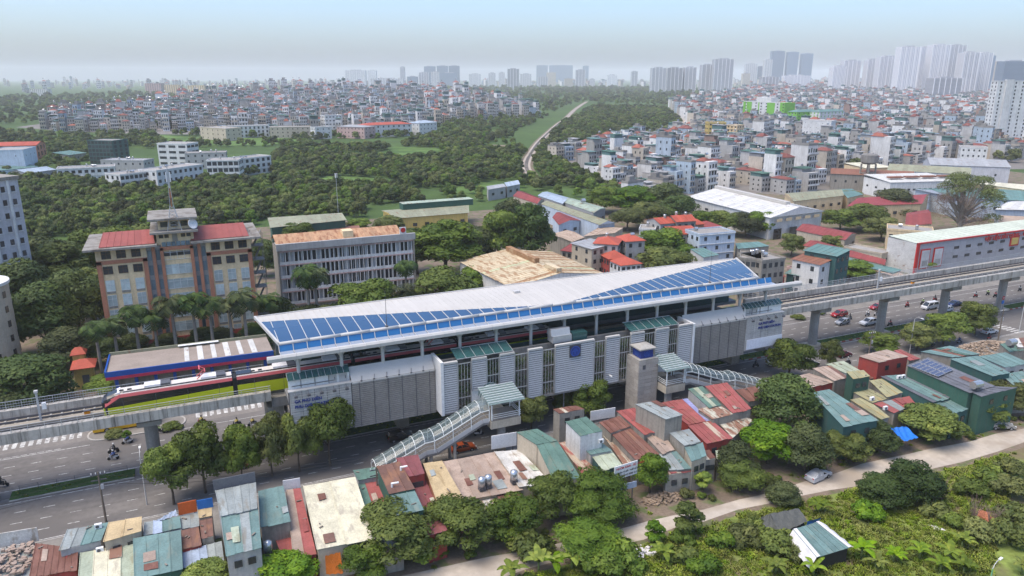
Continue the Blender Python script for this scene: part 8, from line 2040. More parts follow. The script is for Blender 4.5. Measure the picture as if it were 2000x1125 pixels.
# seated rider, x forward: pelvis, spine, neck, head, arms to the grips, legs to the footboard
RP_ = [(-.25, 0, .86), (-.2, 0, 1.1), (-.12, 0, 1.36), (-.08, 0, 1.5), (-.05, 0, 1.64), (-.14, .2, 1.34), (.08, .28, 1.12), (.36, .26, 1.06), (.42, .26, 1.07), (-.14, -.2, 1.34), (.08, -.28, 1.12), (.36, -.26, 1.06), (.42, -.26, 1.07), (-.2, .11, .82), (.22, .17, .78), (.14, .16, .36), (.26, .16, .3), (-.2, -.11, .82), (.22, -.17, .78), (.14, -.16, .36), (.26, -.16, .3)]
RE_ = [(0, 1), (1, 2), (2, 3), (3, 4), (2, 5), (5, 6), (6, 7), (7, 8), (2, 9), (9, 10), (10, 11), (11, 12), (0, 13), (13, 14), (14, 15), (15, 16), (0, 17), (17, 18), (18, 19), (19, 20)]
RR_ = [.15, .15, .16, .07, .11, .08, .06, .045, .05, .08, .06, .045, .05, .11, .085, .06, .055, .11, .085, .06, .055]
rider_me = skin_body(RP_, RE_, RR_); rider_me.materials.append(MATS['trousers'])
shirt_src = skin_body([RP_[i] for i in (0, 1, 2, 5, 6, 7, 9, 10, 11)], [(0, 1), (1, 2), (2, 3), (3, 4), (4, 5), (2, 6), (6, 7), (7, 8)], [.165, .185, .19, .10, .085, .065, .10, .085, .065])
head_m = MB().lathe([(.05, -.12), (.09, -.09), (.105, -.02), (.1, .04)], (0, 0, 0), 10).mesh('face', 'skin', True)
def bike_mesh(mat):
 m = MB(); m.loft([[(x, -w, z0), (x, w, z0), (x, w, z1), (x, -w, z1)] for x, w, z0, z1 in ((-.85, .06, .62, .7), (-.55, .14, .45, .78), (-.1, .15, .42, .78), (.12, .12, .3, .42), (.32, .14, .32, .5), (.45, .17, .4, .95), (.55, .12, .7, 1.0))]); m.bar((.5, 0, .95), (.68, 0, .35), .09); return m.mesh('body', mat)
bw = MB().tube((0, -.05, 0), (0, .05, 0), .28, n=12).mesh('wheel', 'tyre')
hb = MB().bar((.42, -.32, 1.05), (.42, .32, 1.05), .05).mesh('handlebar', 'steel_dark'); sm = MB().box((-.35, 0, .8), (.75, .26, .1)).mesh('seat', 'trousers')
bmesh_ = {}; shirt_ = {}; hel_ = {}
def moto(p, fwd, bike, shirt, helmet, where, i):
 if bike not in bmesh_: bmesh_[bike] = bike_mesh(MTC[bike])
 tl = rng.uniform(-.06, .06); a = (0 if fwd > 0 else math.pi) + tl
 t = thing('motorbike', bike + ' motorbike under a rider in ' + shirt + ', ' + where, 'motorbike', (p[0], p[1], .015), a, 'motorbikes on the road')
 place('body', bmesh_[bike], t); place('seat', sm, t); place('handlebar', hb, t); place('wheel', bw, t, (.66, 0, .28)); place('wheel', bw, t, (-.62, 0, .28))
 q = thing('person', 'rider in ' + shirt + ' top and ' + helmet + ' helmet, ' + where, 'person', (p[0], p[1], .015), a, 'motorbike riders')
 b = place('body', rider_me, q)
 if shirt not in shirt_: s_ = shirt_src.copy(); s_.materials.clear(); s_.materials.append(MATS[MTC[shirt]]); shirt_[shirt] = s_
 if helmet not in hel_: hel_[helmet] = MB().lathe([(.145, -.04), (.15, .04), (.12, .13), (.04, .17)], (0, 0, 0), 12).mesh('helmet', MTC[helmet], True)
 place('shirt', shirt_[shirt], q); place('face', head_m, q, (-.05, 0, 1.62)); place('helmet', hel_[helmet], q, (-.06, 0, 1.66))
MTC = dict(white='car_white', black='car_black', red='car_red', blue='shirt_blue', yellow='shirt_yellow', green='shirt_green', grey='car_grey')
M('shirt_blue', (.05, .10, .30), .9); M('shirt_yellow', (.50, .40, .08), .9); M('shirt_green', (.25, .36, .14), .9)
for i, (p, f, b, s, h, w) in enumerate((
 ((-13.0,135.4,0), -1, 'white', 'blue', 'black', 'left of the pier by the island'), ((-15.0,132.7,0), -1, 'black', 'black', 'white', 'upper of the side by side pair'), ((-14.9,130.1,0), -1, 'white', 'blue', 'white', 'lower of the side by side pair'), ((-7.8,137.4,0), 1, 'black', 'green', 'white', 'just behind the pier'), ((-1.4,132.8,0), 1, 'white', 'black', 'black', 'alone in the middle lane'), ((-0.8,138.3,0), -1, 'red', 'yellow', 'black', 'beside the crossing bars'), ((5.1,134.7,0), -1, 'black', 'yellow', 'black', 'first of the yellow pair'), ((7.8,133.7,0), -1, 'grey', 'yellow', 'white', 'second of the yellow pair'), ((10.2,127.7,0), 1, 'black', 'white', 'black', 'close to the station end wall'), ((-30.3,127.6,0), 1, 'black', 'black', 'black', 'at the left picture edge'),
 ((156.7,134.8,0), -1, 'black', 'red', 'red', 'behind the grey hatchback'), ((158.8,133.9,0), -1, 'grey', 'black', 'black', 'right of the red crossover'), ((165.7,134.2,0), -1, 'grey', 'white', 'white', 'left of two before the pier'), ((168.2,133.5,0), -1, 'white', 'black', 'black', 'right of two before the pier'), ((164.2,125.9,0), -1, 'black', 'red', 'black', 'right of the pier near the median'), ((159.9,119.2,0), 1, 'black', 'white', 'black', 'at the red and white kerb'), ((182.7,135.6,0), -1, 'red', 'red', 'black', 'left of the white minibus'), ((188.9,135.5,0), -1, 'black', 'green', 'white', 'before the white minibus'), ((195.2,136.5,0), -1, 'red', 'black', 'black', 'behind the white minibus'), ((198.8,134.9,0), -1, 'white', 'black', 'white', 'left of the dark blue sedan'),
 ((209.4,134.1,0), -1, 'red', 'grey', 'black', 'leftmost of three far riders'), ((214.7,134.0,0), -1, 'black', 'green', 'white', 'middle of three far riders'), ((214.6,131.7,0), -1, 'black', 'red', 'black', 'rightmost of three far riders'), ((227.7,132.9,0), -1, 'black', 'grey', 'black', 'at the right picture edge'), ((168.3,109.7,0), 1, 'grey', 'blue', 'white', 'between the street trees'), ((177.3,108.4,0), 1, 'red', 'black', 'black', 'below the white sedan'), ((112.6,117.9,0), 1, 'black', 'black', 'black', 'beneath the station wing'), ((132.7,110.8,0), 1, 'black', 'grey', 'white', 'beside the pale green roof'), ((44.4,112.9,0), 1, 'white', 'black', 'white', 'by the landing column'))): moto(p, f, b, s, h, w, i)
# ---------------------------------------------------------------- poles, boards, tarpaulins, rooftop clutter
M('wood_pole', (.16, .13, .10), .95, .2, 1); M('board_orange', (.50, .10, .02), .6); M('board_blue', (.02, .13, .40), .6); M('tarp_orange', (.62, .16, .02), .6, .1, .8, bump=.6); M('tarp_blue', (.02, .16, .55), .5, .12, .8, bump=.6); M('tarp_dark', (.085, .088, .08), .8, .15, .8, bump=.8); M('cloth_white', (.60, .58, .57), .9, .1, .8, bump=.6); M('brick_stack', (.45, .17, .09), .9, .15, 1.5, rand=.2); M('solar', (.05, .055, .10), .2, .1, .5, spec=.6); M('cable', (.02, .02, .02), .8); M('rubble', (.24, .18, .13), .95, .3, 1, rand=.3); M('sign_text', (.05, .045, .05), .7); M('lamp_green', (.18, .40, .22), .4)
def pole(label, p, h, kind='power', head=None, lean=0.0):
 t = thing('power_pole' if kind == 'power' else 'street_lamp', label, 'pole' if kind == 'power' else 'street lamp', p); t.rotation_euler = (0, lean, 0)
 if kind == 'power':
  MB().tube((0, 0, 0), (0, 0, h), .17, .11, 8).build('post', 'wood_pole', t)
  for z in (h - .4, h - 1.3): MB().box((0, 0, z), (2.0, .12, .14)).build('crossarm', 'steel_dark', t)
  for x in (-.85, -.3, .3, .85): MB().tube((x, 0, h - .33), (x, 0, h - .08), .06, n=6).build('insulator', 'white_paint', t)
  MB().box((.25, 0, h - 2.4), (.4, .35, .7)).build('meter_box', 'steel', t)
 else:
  MB().tube((0, 0, 0), (0, 0, h), .11, .07, 8).build('post', 'white_metal', t); d = head or -1
  a = MB(); pts = [(0, 0, h), (0, d * .3, h + .45), (0, d * .9, h + .7), (0, d * 1.6, h + .72)]
  for q, w in zip(pts[:-1], pts[1:]): a.tube(q, w, .05, n=6)
  a.build('arm', 'white_metal', t); MB().box((0, d * 1.85, h + .70), (.28, .7, .12)).build('lamp_head', 'lamp_white', t)
 return t
pole('wooden power pole among cables at the lower left', (-14.8,109.9,0), 8.2); pole('tall leaning power pole before the low round tree', (132.1,105.5,0), 9.5, lean=.05); pole('dark power pole near the white sedan', (178.6,107.0,0), 8.0)
pole('slim pole beside the yellow gate behind the cream roof', (21.8,96.2,0), 7.5)
for lb, p, h in (('white street lamp beside the left viaduct pier', (-9.5,112.6,0), 8.0), ('white street lamp between the right street trees', (151.2,109.8,0), 8.4), ('white street lamp at the junction', (189.8,109.0,0), 8.6), ('white street lamp before the louvred wall', (69.1,110.5,0), 8.2)): pole(lb, p, h, 'lamp', 1 if 'left' in lb else -1)
sl = pole('lamp with greenish head at the lower right corner', (87.4,47.8,0), 3.0, 'lamp', 1); sl.rotation_euler = (0, 0, R(-80)); sl.children[-1].data.materials[0] = MATS['lamp_green']
def cable(label, a, b, sag):
 a, b = Vector(a), Vector(b); m = MB(); pts = [a.lerp(b, i / 14) - Vector((0, 0, sag * 4 * (i / 14) * (1 - i / 14))) for i in range(15)]
 m.path(pts, .028, 4); tag(m.build('cable', 'cable'), label, 'cable', 'cables between the poles')
P1, P2, P3 = (-14.8,109.9,0), (132.1,105.5,0), (178.6,107.0,0)
for i in range(3):
 cable(('uppermost', 'middle', 'lowest')[i] + ' black cable running left from the wooden power pole', (P1[0], P1[1] + (i - 1) * .5, 7.9 - .9 * i), (-60, P1[1] - 1 + i * .7, 7.0 - i), .9)
 cable(('uppermost', 'middle', 'lowest')[i] + ' black cable from the wooden pole towards the stair', (P1[0], P1[1] + (i - 1) * .5, 7.9 - .9 * i), (22, 101.5 + i * .6, 6.8 - i * .8), 1.2)
 cable(('uppermost', 'middle', 'lowest')[i] + ' black cable strung from leaning pole to dark pole', (P2[0], P2[1] + i * .4, 9.2 - .8 * i), (P3[0], P3[1], 7.7 - .7 * i), 1.0)
def board(name, label, q, mat, cat='signboard', th=.12, posts=True, texts=()):
 """upright board: lower-left, lower-right ground points + heights"""
 a, b, z0, z1 = Vector(q[0][:2]), Vector(q[1][:2]), q[2], q[3]; d = b - a; t = thing(name, label, cat, (a.x, a.y, 0), math.atan2(d.y, d.x)); W = d.length
 f = MB().bb(0, W, 0, th, z0, z1).build('panel', mat, t)
 if posts:
  for x in (.15 * W, .85 * W): MB().bar((x, th + .08, 0), (x, th + .08, z1), .1).build('post', 'steel_dark', t)
 for tx, x, z, sz, mt in texts:
  o = place('lettering', text_mesh(tx, sz, mt, 'lettering', .01, .006), f, (x, -.03, z)); o.rotation_euler = (R(90), 0, 0)
 return t, W
SG = [(54.4,83.5,4.2),(58.7,83.9,4.2)]
t, W = board('signboard', 'white board with red and black lettering above the alley', (SG[0], SG[1], 4.2, 6.4), 'white_paint', texts=(('NHÔM KÍNH - SỨ - INOX', .3, 5.75, .47, 'red_paint'), ('CHUYÊN TỦ BẾP - THIẾT KẾ NHÔM', .28, 5.1, .30, 'sign_text'), ('ĐC: THẮNG 0989 512 829', .28, 4.45, .42, 'sign_text')))
SG = [(54.5,83.3,2.6),(58.3,83.3,2.6)]
board('signboard', 'blue and white strip board under the white board', (SG[0], SG[1], 2.3, 3.3), 'board_blue', texts=(('NHÔM · KÍNH · SẮT', .2, 2.5, .45, 'white_paint'),)) if False else board('signboard', 'blue and white strip board under the white board', (SG[0], SG[1], 2.3, 3.3), 'sh_blue')
SG = [(-4.8,99.9,4.6),(-2.5,99.9,4.6)]; board('signboard', 'orange board on the roof edge beside the blue board', (SG[0], SG[1], 4.4, 6.2), 'board_orange')
SG = [(-2.4,99.6,4.8),(-0.4,99.5,4.8)]; board('signboard', 'blue board joined to the orange board', (SG[0], SG[1], 4.8, 6.2), 'board_blue')
SG = [(-0.1,97.3,8.4),(5.3,97.3,8.4)]; board('signboard', 'dark grey parapet board on the tall workshop', (SG[0], SG[1], 8.3, 10.0), 'sh_slate', posts=False)
SG = [(41.9,100.9,4),(46.2,100.5,4)]; board('hoarding', 'white panel hoarding left of the green gabled roof', (SG[0], SG[1], 3.6, 6.0), 'white_paint', 'hoarding')
SG = [(61.9,103.4,4),(66.7,103.0,4)]; board('hoarding', 'white hoarding behind the dark rust roof', (SG[0], SG[1], 3.6, 5.4), 'white_paint', 'hoarding')
SG = [(9.1,100.5,4.6),(11.5,100.3,4.6)]; board('hoarding', 'small white hoarding behind the red roof with green patch', (SG[0], SG[1], 4.2, 6.0), 'white_paint', 'hoarding')
SG = [(-26.3,103.9,3.4),(-21.9,103.5,3.4)]; board('fence', 'white mesh fence panel behind the rubbish strewn roof', (SG[0], SG[1], 3.0, 5.0), 'sh_pale', 'fence')
def tarp(label, q, mat, sag=.25, name='tarpaulin', z=0.0):
 """cloth between four corners, hanging with folds"""
 A, B_, C, D = [Vector(p) for p in q]; c = (A + B_ + C + D) / 4; m = MB(); n = 10; r_ = random.Random(int(A.x * 10)); G_ = []
 for j in range(n + 1):
  G_.append([A.lerp(B_, i / n).lerp(D.lerp(C, i / n), j / n) - Vector((c.x, c.y, 0)) + Vector((0, 0, -sag * math.sin(math.pi * i / n) * math.sin(math.pi * j / n) + .12 * math.sin(i * 1.9 + j * .7) * r_.uniform(.4, 1))) for i in range(n + 1)])
 for j in range(n):
  for i in range(n): m.quad(G_[j][i], G_[j][i + 1], G_[j + 1][i + 1], G_[j + 1][i])
 o = m.build(name, mat, None, (c.x, c.y, 0), True); tag(o, label, 'tarpaulin'); return o
tarp('orange tarpaulin awning below the cream roof', [(11.7,82.9,4.2),(13.6,83.0,4.2),(13.7,82.4,1.4),(11.7,83.1,1.4)], 'tarp_orange', .2)
tarp('small orange cloth between two round trees', [(25.9,82.2,3.4),(26.4,82.0,3.4),(26.3,81.5,2),(25.7,81.6,2)], 'tarp_orange', .1)
tarp('bright blue tarpaulin roof beside the alley', [(108.4,80.2,3.2),(111.6,79.5,3.2),(110.5,76.2,2.8),(107.1,76.2,2.8)], 'tarp_blue', .3)
tarp('blue sheet hanging at the small teal roof', [(-7.6,99.5,4.6),(-5.2,101.3,4.6),(-4.9,99.5,4.7),(-7.1,99.1,4.7)], 'sh_blue', .1)
# hut of tarpaulins and tin on the grass
q = [Vector(p) for p in [(69.6,58.9,2.6),(75.4,58.7,2.6),(75.3,64.2,3.2),(70.7,64.2,3.2)]]; c = sum(q, Vector()) / 4; c.z = 0
t = thing('tin_hut', 'hut with teal tin roof and white cloth edges on the grass', 'hut', c); L = [v - c for v in q]
MB().prism([Vector((v.x * .9, v.y * .9, v.z - .15)) for v in L], [(v.x * .9, v.y * .9, 0) for v in L]).build('wall', 'dark', t)
sheet_roof(t, L, 'sh_teal', .9, .05)
def drape(e0, e1, out, dz, nm='cloth'):
 m = MB(); n = 9; r_ = random.Random(4)
 for i in range(n):
  a, b = e0.lerp(e1, i / n), e0.lerp(e1, (i + 1) / n); w = lambda k: .14 * math.sin(k * 2.3)
  m.quad(a + Vector((0, 0, .07)), b + Vector((0, 0, .07)), b + out + Vector((w(i + 1), w(i + 1), dz)), a + out + Vector((w(i), w(i), dz)))
  m.quad(a + Vector((0, 0, .07)), b + Vector((0, 0, .07)), b - out * .55 + Vector((0, 0, .09)), a - out * .55 + Vector((0, 0, .09)))
 m.build(nm, 'cloth_white', t)
ex = (L[1] - L[0]).normalized(); drape(L[3], L[0], -ex * 1.0, -1.5); drape(L[2], L[1], ex * .9, -.5)
q = [Vector(p) for p in [(70.5,69.8,1.2),(70.0,67.0,1.2),(74.6,65.4,2.6),(75.7,69.3,2.6)]]; c = sum(q, Vector()) / 4; c.z = 0
t = thing('tarp_shelter', 'ridged shelter of dark grey tarpaulin over blue sheet', 'shelter', c)
m = MB(); rings = []
ax = Vector((72.9,67.6,0)) - Vector((78.1,69.9,0)); P0, P1_ = Vector((71.5,69.3,2.4)) - c, Vector((76.3,68.7,2.4)) - c; P2_, P3_ = Vector((70.2,66.1,1.4)) - c, Vector((75.9,66.6,1.6)) - c; P4_, P5_ = Vector((70.1,69.5,1)) - c, Vector((71.6,70.2,1.6)) - c
for A_, B_ in (((P0, P1_), (P2_, P3_)), ((P5_, P0), (P4_, P2_))):
 for i in range(8):
  for j in range(6):
   def pt(i, j): v = A_[0].lerp(A_[1], i / 8).lerp(B_[0].lerp(B_[1], i / 8), j / 6); return v + Vector((0, 0, .08 * math.sin(i * 2.1 + j)))
   m.quad(pt(i, j), pt(i + 1, j), pt(i + 1, j + 1), pt(i, j + 1))
bk = [Vector((v.x * 1.1, v.y * 1.1 + 1.2, .1)) for v in (P5_, P0, P1_)]
m.quad(P5_, P0, bk[1], bk[0]); m.quad(P0, P1_, bk[2], bk[1]); m.build('dark_tarpaulin', 'tarp_dark', t, smooth=True)
m = MB(); m.quad(P4_ + Vector((0, 0, .02)), P2_ + Vector((0, 0, .02)), Vector((P2_.x, P2_.y - .4, .25)), Vector((P4_.x - .2, P4_.y - .3, .3))); m.quad(P3_, P3_ + Vector((2.2, -.4, .2)), P3_ + Vector((2.2, .2, -1)), P3_ + Vector((0, .1, -1))); m.build('blue_sheet', 'tarp_blue', t)
MB().prism([Vector((v.x * .9, v.y * .9, max(.4, v.z - .5))) for v in (P4_, P2_, P3_, P1_, P0)], [(v.x * .9, v.y * .9, 0) for v in (P4_, P2_, P3_, P1_, P0)]).build('inner_wall', 'dark', t)
# rooftop tanks, air conditioners, vent pipes
def on_roof(name, label, p, fn, cat): t = thing(name, label, cat, p); fn(t); return t
for i, (p, hz) in enumerate((((35.5,89.3,4.2), 0), ((36.6,89.5,4.2), 0), ((40.5,89.0,4.3), 0), ((126.4,77.9,8), 1), ((5.4,87.6,3.2), 0), ((157.0,91.2,7), 1))):
 on_roof('water_tank', 'steel water tank ' + ('on the wide tan roof, left of a pair', 'on the wide tan roof, right of a pair', 'standing alone on the wide tan roof', 'lying on the dark grey roof end', 'beside the small red roof fragment', 'lying on the pale teal roof at right')[i], p, lambda t: (MB().lathe([(.3, .5), (.55, .6), (.55, 1.9), (.15, 2.1)], (0, 0, 0), 14).build('tank', 'tank_steel', t, smooth=True) if not hz else MB().tube((-1, 0, 1.1), (1, 0, 1.1), .7, n=14).build('tank', 'tank_steel', t), MB().box((0, 0, .25), (.9, .9, .5)).build('stand', 'steel_dark', t)), 'water tank')
for i, p in enumerate(((-14.3,99.1,5.5), (-14.1,95.8,4), (70.1,90.1,6.1), (122.3,90.2,6.2), (123.3,90.1,6.2), (111.5,86.9,5.1), (110.9,83.5,4.8), (56.7,91.3,6.2), (127.6,88.4,6.6))):
 on_roof('air_conditioner', 'white air conditioner unit ' + ('on the grey-green road edge roof', 'on the pale yellow-green roof', 'on the upper grey-green roof', 'left of two on the netted roof', 'right of two on the netted roof', 'on the olive roof edge', 'beside the red painted squares', 'on the green box house wall', 'on the dark green wall of the solar roof')[i], p, lambda t: (MB().box((0, 0, .35), (.85, .4, .6)).build('casing', 'white_paint', t), MB().tube((-.1, -.21, .35), (-.1, -.24, .35), .22, n=12).build('fan', 'steel_dark', t)), 'air conditioner')
for i, p in enumerate(((24.8,93.8,7.4), (22.5,90.3,7.2))):
 on_roof('vent_pipe', ('upper', 'lower')[i] + ' bent white vent pipe on the rust brown roof', p, lambda t: MB().tube((0, 0, 0), (0, 0, .7), .14, n=8).tube((0, -.02, .62), (.9, -.3, .75), .14, n=8).build('pipe', 'white_paint', t), 'pipe')
# solar panels on the dark grey roof
q = [Vector(p) for p in [(124.7,90.0,8.48),(131.1,91.2,8.48),(130.5,85.2,8.48),(124.7,84.1,8.48)]]; k = 0
for i in range(2):
 for j in range(6):
  f = lambda a, b: q[0].lerp(q[1], a).lerp(q[3].lerp(q[2], a), b)
  P = [f(i / 2 + .02, j / 6 + .01), f(i / 2 + .48, j / 6 + .01), f(i / 2 + .48, j / 6 + .155), f(i / 2 + .02, j / 6 + .155)]; c = sum(P, Vector()) / 4
  t = thing('solar_panel', ordw(j) + ' panel from the road in the ' + ('left', 'right') [i] + ' solar row', 'solar panel', c, group='solar panels on the dark roof')
  MB().prism([p - c + Vector((0, 0, .06)) for p in P], [p - c for p in P]).build('cell', 'solar', t); fr = MB()
  for a, b in zip(P, P[1:] + P[:1]): fr.bar(a - c + Vector((0, 0, .04)), b - c + Vector((0, 0, .04)), .05, .09)
  fr.build('frame', 'steel', t)
# antennas above the small rust shack, mast by the sheds, road signs on the pier
def mast(label, p, h, z=0):
 t = thing('phone_mast', label, 'mast', (p[0], p[1], z)); m = MB(); m.tube((0, 0, 0), (0, 0, h), .12, .08, 6); m.build('post', 'steel', t)
 for a in range(3): MB().box((.45 * math.cos(a * 2.1), .45 * math.sin(a * 2.1), h - .9), (.22, .18, 1.8)).build('antenna', 'white_paint', t)
mast('white antenna mast beside the small rust shack', (61.4,112.5,0), 12.5); mast('slim antenna mast behind the gallery block', (60.0,308.9,0), 24)
t = thing('road_sign', 'red no-entry disc above a blue disc on the pier', 'road sign', (201.6, 121.5, 0)); MB().tube((0, 0, 0), (0, 0, 4.6), .06, n=6).build('post', 'steel', t)
for z, mt in ((4.2, 'red_paint'), (3.0, 'board_blue')): o = MB().lathe([(.1, 0), (.55, 0), (.55, .05), (.1, .05)], (0, 0, 0), 18).build('disc', mt, t, (0, -.1, z)); o.rotation_euler = (R(90), 0, 0)
MB().box((0, -.18, 4.2), (.75, .03, .16)).build('white_bar', 'white_paint', t)
# clipped shrubs with thin trees on the far kerb
for i, p in enumerate(((147.0,140.1,0), (155.6,141.2,0), (-5.8,138.7,0), (-15.4,139.5,0))):
 o = tree('shrub', p[0], p[1], 1.3, 1.9, 'clipped round shrub ' + ('behind the first pier right of the station', 'second behind the first pier right of the station', 'on the island right of the pier', 'on the island beside the yellow coach')[i], 'shrub', 'clipped_shrub')
# rubble heap, brick stacks, scattered sheets
def heap(label, p, rx, ry, h, mat, n, seed, name='rubble_heap', cat='rubble'):
 m = MB(); r_ = random.Random(seed)
 for i in range(n):
  a, q = r_.uniform(0, 6.28), math.sqrt(r_.random()); z = h * (1 - q) * r_.uniform(.2, 1)
  m.box((rx * q * math.cos(a), ry * q * math.sin(a), z + .1), (r_.uniform(.2, .9), r_.uniform(.2, .5), r_.uniform(.1, .4)), r_.uniform(0, 3))
 tag(m.build(name, mat, None, (p[0], p[1], p[2])), label, cat, kind='stuff')
heap('brown rubble heap between the teal roofs', (160.2,98.6,3.5), 9, 3.5, 2.0, 'rubble', 420, 1); heap('pale scrap and sheets on the lower left roof', (-23.8,99.2,3.5), 3, 3.5, .5, 'sh_tan', 120, 2, 'scrap_heap', 'scrap')
heap('stone rubble at the alley edge by the shutters', (62.5,82.1,0), 4, 1.6, .9, 'rubble', 150, 3); heap('white litter on the weedy verge', (52.0,71.9,0), 2.0, 1.2, .5, 'cloth_white', 40, 4, 'litter', 'litter'); heap('white litter near the dark tree', (90.0,67.1,0), 3.0, 1.4, .4, 'cloth_white', 26, 6, 'litter', 'litter')
br = MB().box((0, 0, 0), (.22, .105, .065)).mesh('brick', 'brick_stack')
for i, p in enumerate(((101.9,58.4,0), (101.5,57.0,0), (102.5,55.9,0))):
 t = thing('brick_stack', ('left', 'middle', 'right')[i] + ' pallet of orange bricks beside the bare bushes', 'bricks', (p[0], p[1], 0), .5, 'pallets of bricks')
 MB().box((0, 0, .28), (1.9, 1.5, .56)).build('brick_core', 'brick_stack', t)
 for j in range(90): place('brick', br, t, (-.85 + (j % 9) * .215, -.65 + (j // 9) * .14, .60 + .03 * ((j * 7) % 3)), .06 * ((j * 5) % 7 - 3))
tarp('crumpled white sheet lying on the grass', [(92.6,60.4,0.25),(93.5,59.4,0.25),(94.1,57.9,0.15),(92.5,59.3,0.15)], 'cloth_white', -.1, 'plastic_sheet')
# ---------------------------------------------------------------- foreground grass, weeds, bananas, bushes
for i, (p, h) in enumerate((((80.9,69.1,0), 3.0), ((84.7,55.5,0), 2.9), ((87.7,53.5,0), 3.2), ((84.7,52.5,0), 2.8), ((77.6,58.7,0), 3.6), ((77.4,56.3,0), 2.6), ((86.9,50.9,0), 2.8), ((91.9,54.7,0), 2.8), ((69.2,58.8,0), 3.0), ((65.1,61.1,0), 2.8), ((81.0,56.5,0), 2.6), ((53.2,69.1,0), 3.2), ((37.2,74.0,0), 3.6), ((41.4,72.7,0), 3.8), ((43.4,73.2,0), 3.6), ((39.0,72.9,0), 3.6), ((33.4,74.1,0), 3.2), ((94.1,48.0,0), 2.8), ((64.7,61.3,0), 2.8))):
 w = ('behind the tarpaulin shelter', 'in the middle of the grass', 'tallest of the right-hand clump', 'in front of the right-hand clump', 'right of the tin hut', 'below the tin hut corner', 'at the lower right edge clump', 'beside the weedy mound', 'in front of the tin hut wall', 'left of the tin hut front', 'beside the bare earth patch', 'beside the white litter', 'at the alley bend, left plant', 'at the alley bend, middle plant', 'at the alley bend, right plant', 'at the alley bend, front plant', 'at the lower edge by the alley', 'at the lower right corner', 'at the lower edge left of the hut')[i]
 banana(p[0], p[1], h, 'banana plant ' + w, 'banana plants on the waste ground')
BU = (((58.6,71.8,0), 1.9, 'shrub'), ((55.7,67.9,0), 2.2, 'shrub_bright'), ((57.0,65.4,0), 2.4, 'shrub_bright'), ((62.4,68.6,0), 2.2, 'shrub_bright'), ((47.7,70.9,0), 3.4, 'shrub'), ((44.9,70.5,0), 3.0, 'shrub'), ((37.9,78.3,0), 3.2, 'shrub'), ((66.0,67.8,0), 2.6, 'shrub'), ((68.8,64.7,0), 3.0, 'shrub'), ((69.9,62.2,0), 2.0, 'shrub'), ((78.5,73.5,0), 2.4, 'shrub'), ((95.5,68.1,0), 3.0, 'shrub'), ((86.3,65.4,0), 2.4, 'shrub_bright'), ((96.2,61.8,0), 2.2, 'shrub'), ((106.0,63.3,0), 2.6, 'shrub'), ((112.5,64.1,0), 2.8, 'shrub'), ((117.6,64.7,0), 2.6, 'shrub'), ((111.6,60.8,0), 3.0, 'shrub'), ((96.6,55.0,0), 2.8, 'shrub'), ((98.8,52.9,0), 3.0, 'shrub'), ((105.1,55.3,0), 3.0, 'shrub'), ((96.1,59.0,0), 1.8, 'shrub'), ((69.6,69.8,0), 1.6, 'shrub'), ((68.6,70.3,0), 1.6, 'shrub'))
for i, (p, r, k) in enumerate(BU):
 tree(k, p[0], p[1], r * 1.15, r, ('light' if 'bright' in k else 'dark') + ' green bush on the waste ground, ' + ordw(i) + ' counted from the alley bend', 'bush', 'bush', 'bushes on the waste ground')
# bare bushes
for i, p in enumerate(((98.8,64.0,0), (100.5,64.1,0), (99.8,58.5,0), (100.0,56.1,0))):
 t = thing('bare_bush', ('left', 'right', 'lower left', 'lower right')[i] + ' leafless brown bush beside the brick pallets', 'bush', p); m = MB(); r_ = random.Random(i)
 for k in range(16):
  a = r_.uniform(0, 6.28); e = Vector((math.cos(a) * r_.uniform(.5, 1.7), math.sin(a) * r_.uniform(.5, 1.7), r_.uniform(2.2, 4.2))); md = e * .5 + Vector((0, 0, .5)); m.tube((0, 0, 0), md, .05, .035, 4, False); m.tube(md, e, .035, .012, 4, False)
  for j in range(3): m.tube(md.lerp(e, .3 + .2 * j), md.lerp(e, .3 + .2 * j) + Vector((r_.uniform(-.6, .6), r_.uniform(-.6, .6), r_.uniform(.3, .9))), .018, .008, 3, False)
 m.build('branches', 'twig', t)
def tuft(seed, h, n, mat, wide=.05):
 r = np.random.default_rng(seed); a = r.uniform(0, 6.28, n); b = r.normal(size=(n, 2)) * .22; hh = h * r.uniform(.5, 1.2, n); ln = r.uniform(.15, .7, n)
 d = np.stack([np.cos(a), np.sin(a), np.zeros(n)], 1); s = np.stack([-np.sin(a), np.cos(a), np.zeros(n)], 1) * wide * r.uniform(.7, 1.6, n)[:, None]
 p0 = np.concatenate([b, np.zeros((n, 1))], 1); p1 = p0 + d * (ln * hh * .5)[:, None] + np.array([0, 0, 1]) * (hh * .7)[:, None]; p2 = p0 + d * (ln * hh * 1.2)[:, None] + np.array([0, 0, 1]) * hh[:, None]
 V = np.concatenate([np.stack([p0 - s, p0 + s, p1 + s, p1 - s], 1), np.stack([p1 - s, p1 + s, p2 + s * .15, p2 - s * .15], 1)])
 N = unit(np.tile(np.array([0, 0, 1.0]), (2 * n, 1)) + .5 * np.concatenate([d, d])); return quads_mesh('tuft', V, N, np.tile(r.uniform(0, 1, n), 2), mat)
LO2 = shift(LO, -1.4)
FR = LO2 + [(260, 40), (260, -30), (-40, -30)]
gr = random.Random(8); GP, WP = [], []
def wanted(x, y):
 d = math.hypot(x, y); return abs(math.atan2(x, y) - R(24.3)) < R(37) and 30 < d < 175
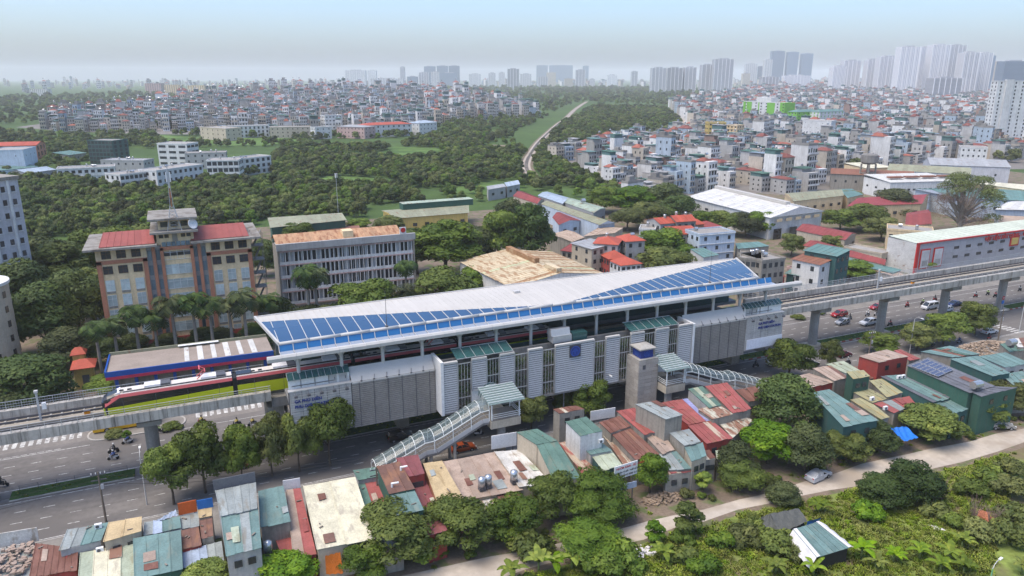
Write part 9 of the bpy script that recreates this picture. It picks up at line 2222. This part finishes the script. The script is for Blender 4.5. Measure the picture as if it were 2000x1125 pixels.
for i in range(60000):
 x, y = gr.uniform(0, 190), gr.uniform(20, 92)
 if not wanted(x, y) or not in_poly(x, y, FR): continue
 v = math.sin(x * .31 + 1) * math.sin(y * .37 + x * .11) + .5 * math.sin(x * .9) * math.sin(y * .8)
 if gr.random() < .75 - .3 * v: GP.append((x, y, gr.uniform(.6, 1.3) * (1.25 if v > 0 else .8)))
 if v > .15 and gr.random() < .008: WP.append((x, y, gr.uniform(.25, .62)))
for x in np.arange(-28, 186, .35):      # weeds on the median and verges
 if gr.random() < .5 and not (-11.5 < x < 12): GP.append((x, gr.uniform(122.3, 124.8), gr.uniform(.25, .45), .2))
g0 = place('grass_tuft', tuft(1, .46, 46, 'leaf_grass'), None, (60, 62, 0)); tag(g0, 'tall grass tuft on the waste ground by the alley', 'grass', 'grass tufts'); g1 = place('grass_tuft', tuft(2, .34, 60, 'leaf_grass', .06), None, (72, 60, 0)); tag(g1, 'shorter broad grass tuft on the waste ground', 'grass', 'grass tufts')
scatter('grass', 'rough green grass covering the waste ground below the alley', 'grass', GP, [g0, g1], 5)
SH_ = [first_with(KIND['shrub'][2][0][0]), first_with(KIND['shrub_bright'][2][0][0])]
scatter('undergrowth', 'low leafy weeds and creepers between the grass', 'weeds', WP, SH_, 6)
YP = []
for i in range(2600):
 x, y = gr.uniform(-40, 190), gr.uniform(72, 100)
 if wanted(x, y) and not in_poly(x, y, FR) and gr.random() < .5 and not any(abs(y - b) < .5 for b in ()):
  lo = [p for p in UP if abs(p[0] - x) < 8]
  if lo and y > max(p[1] for p in lo) + .4 and y < max(p[1] for p in lo) + 3.2: YP.append((x, y, gr.uniform(.4, .9)))
scatter('verge_weeds', 'weeds growing along the shack side of the alley', 'weeds', YP, [g0, g1] + SH_[:1], 7)
print('GRASS', len(GP), len(WP), len(YP))
# ---------------------------------------------------------------- haze: even volume of air round the whole scene
def haze(density):
 m = bpy.data.materials.new('haze_air'); m.use_nodes = True
 n, l = m.node_tree.nodes, m.node_tree.links
 n.remove(n['Principled BSDF'])
 v = n.new('ShaderNodeVolumePrincipled')
 v.inputs['Color'].default_value = (.995, .997, 1.0, 1)
 v.inputs['Density'].default_value = density
 v.inputs['Anisotropy'].default_value = 0
 l.new(v.outputs[0], n['Material Output'].inputs['Volume'])
 MATS['haze_air'] = m
 o = MB().bb(-14500, 16500, -3500, 16500, -2, 240).build('haze', 'haze_air')
 o['kind'] = 'stuff'
haze(HAZE)
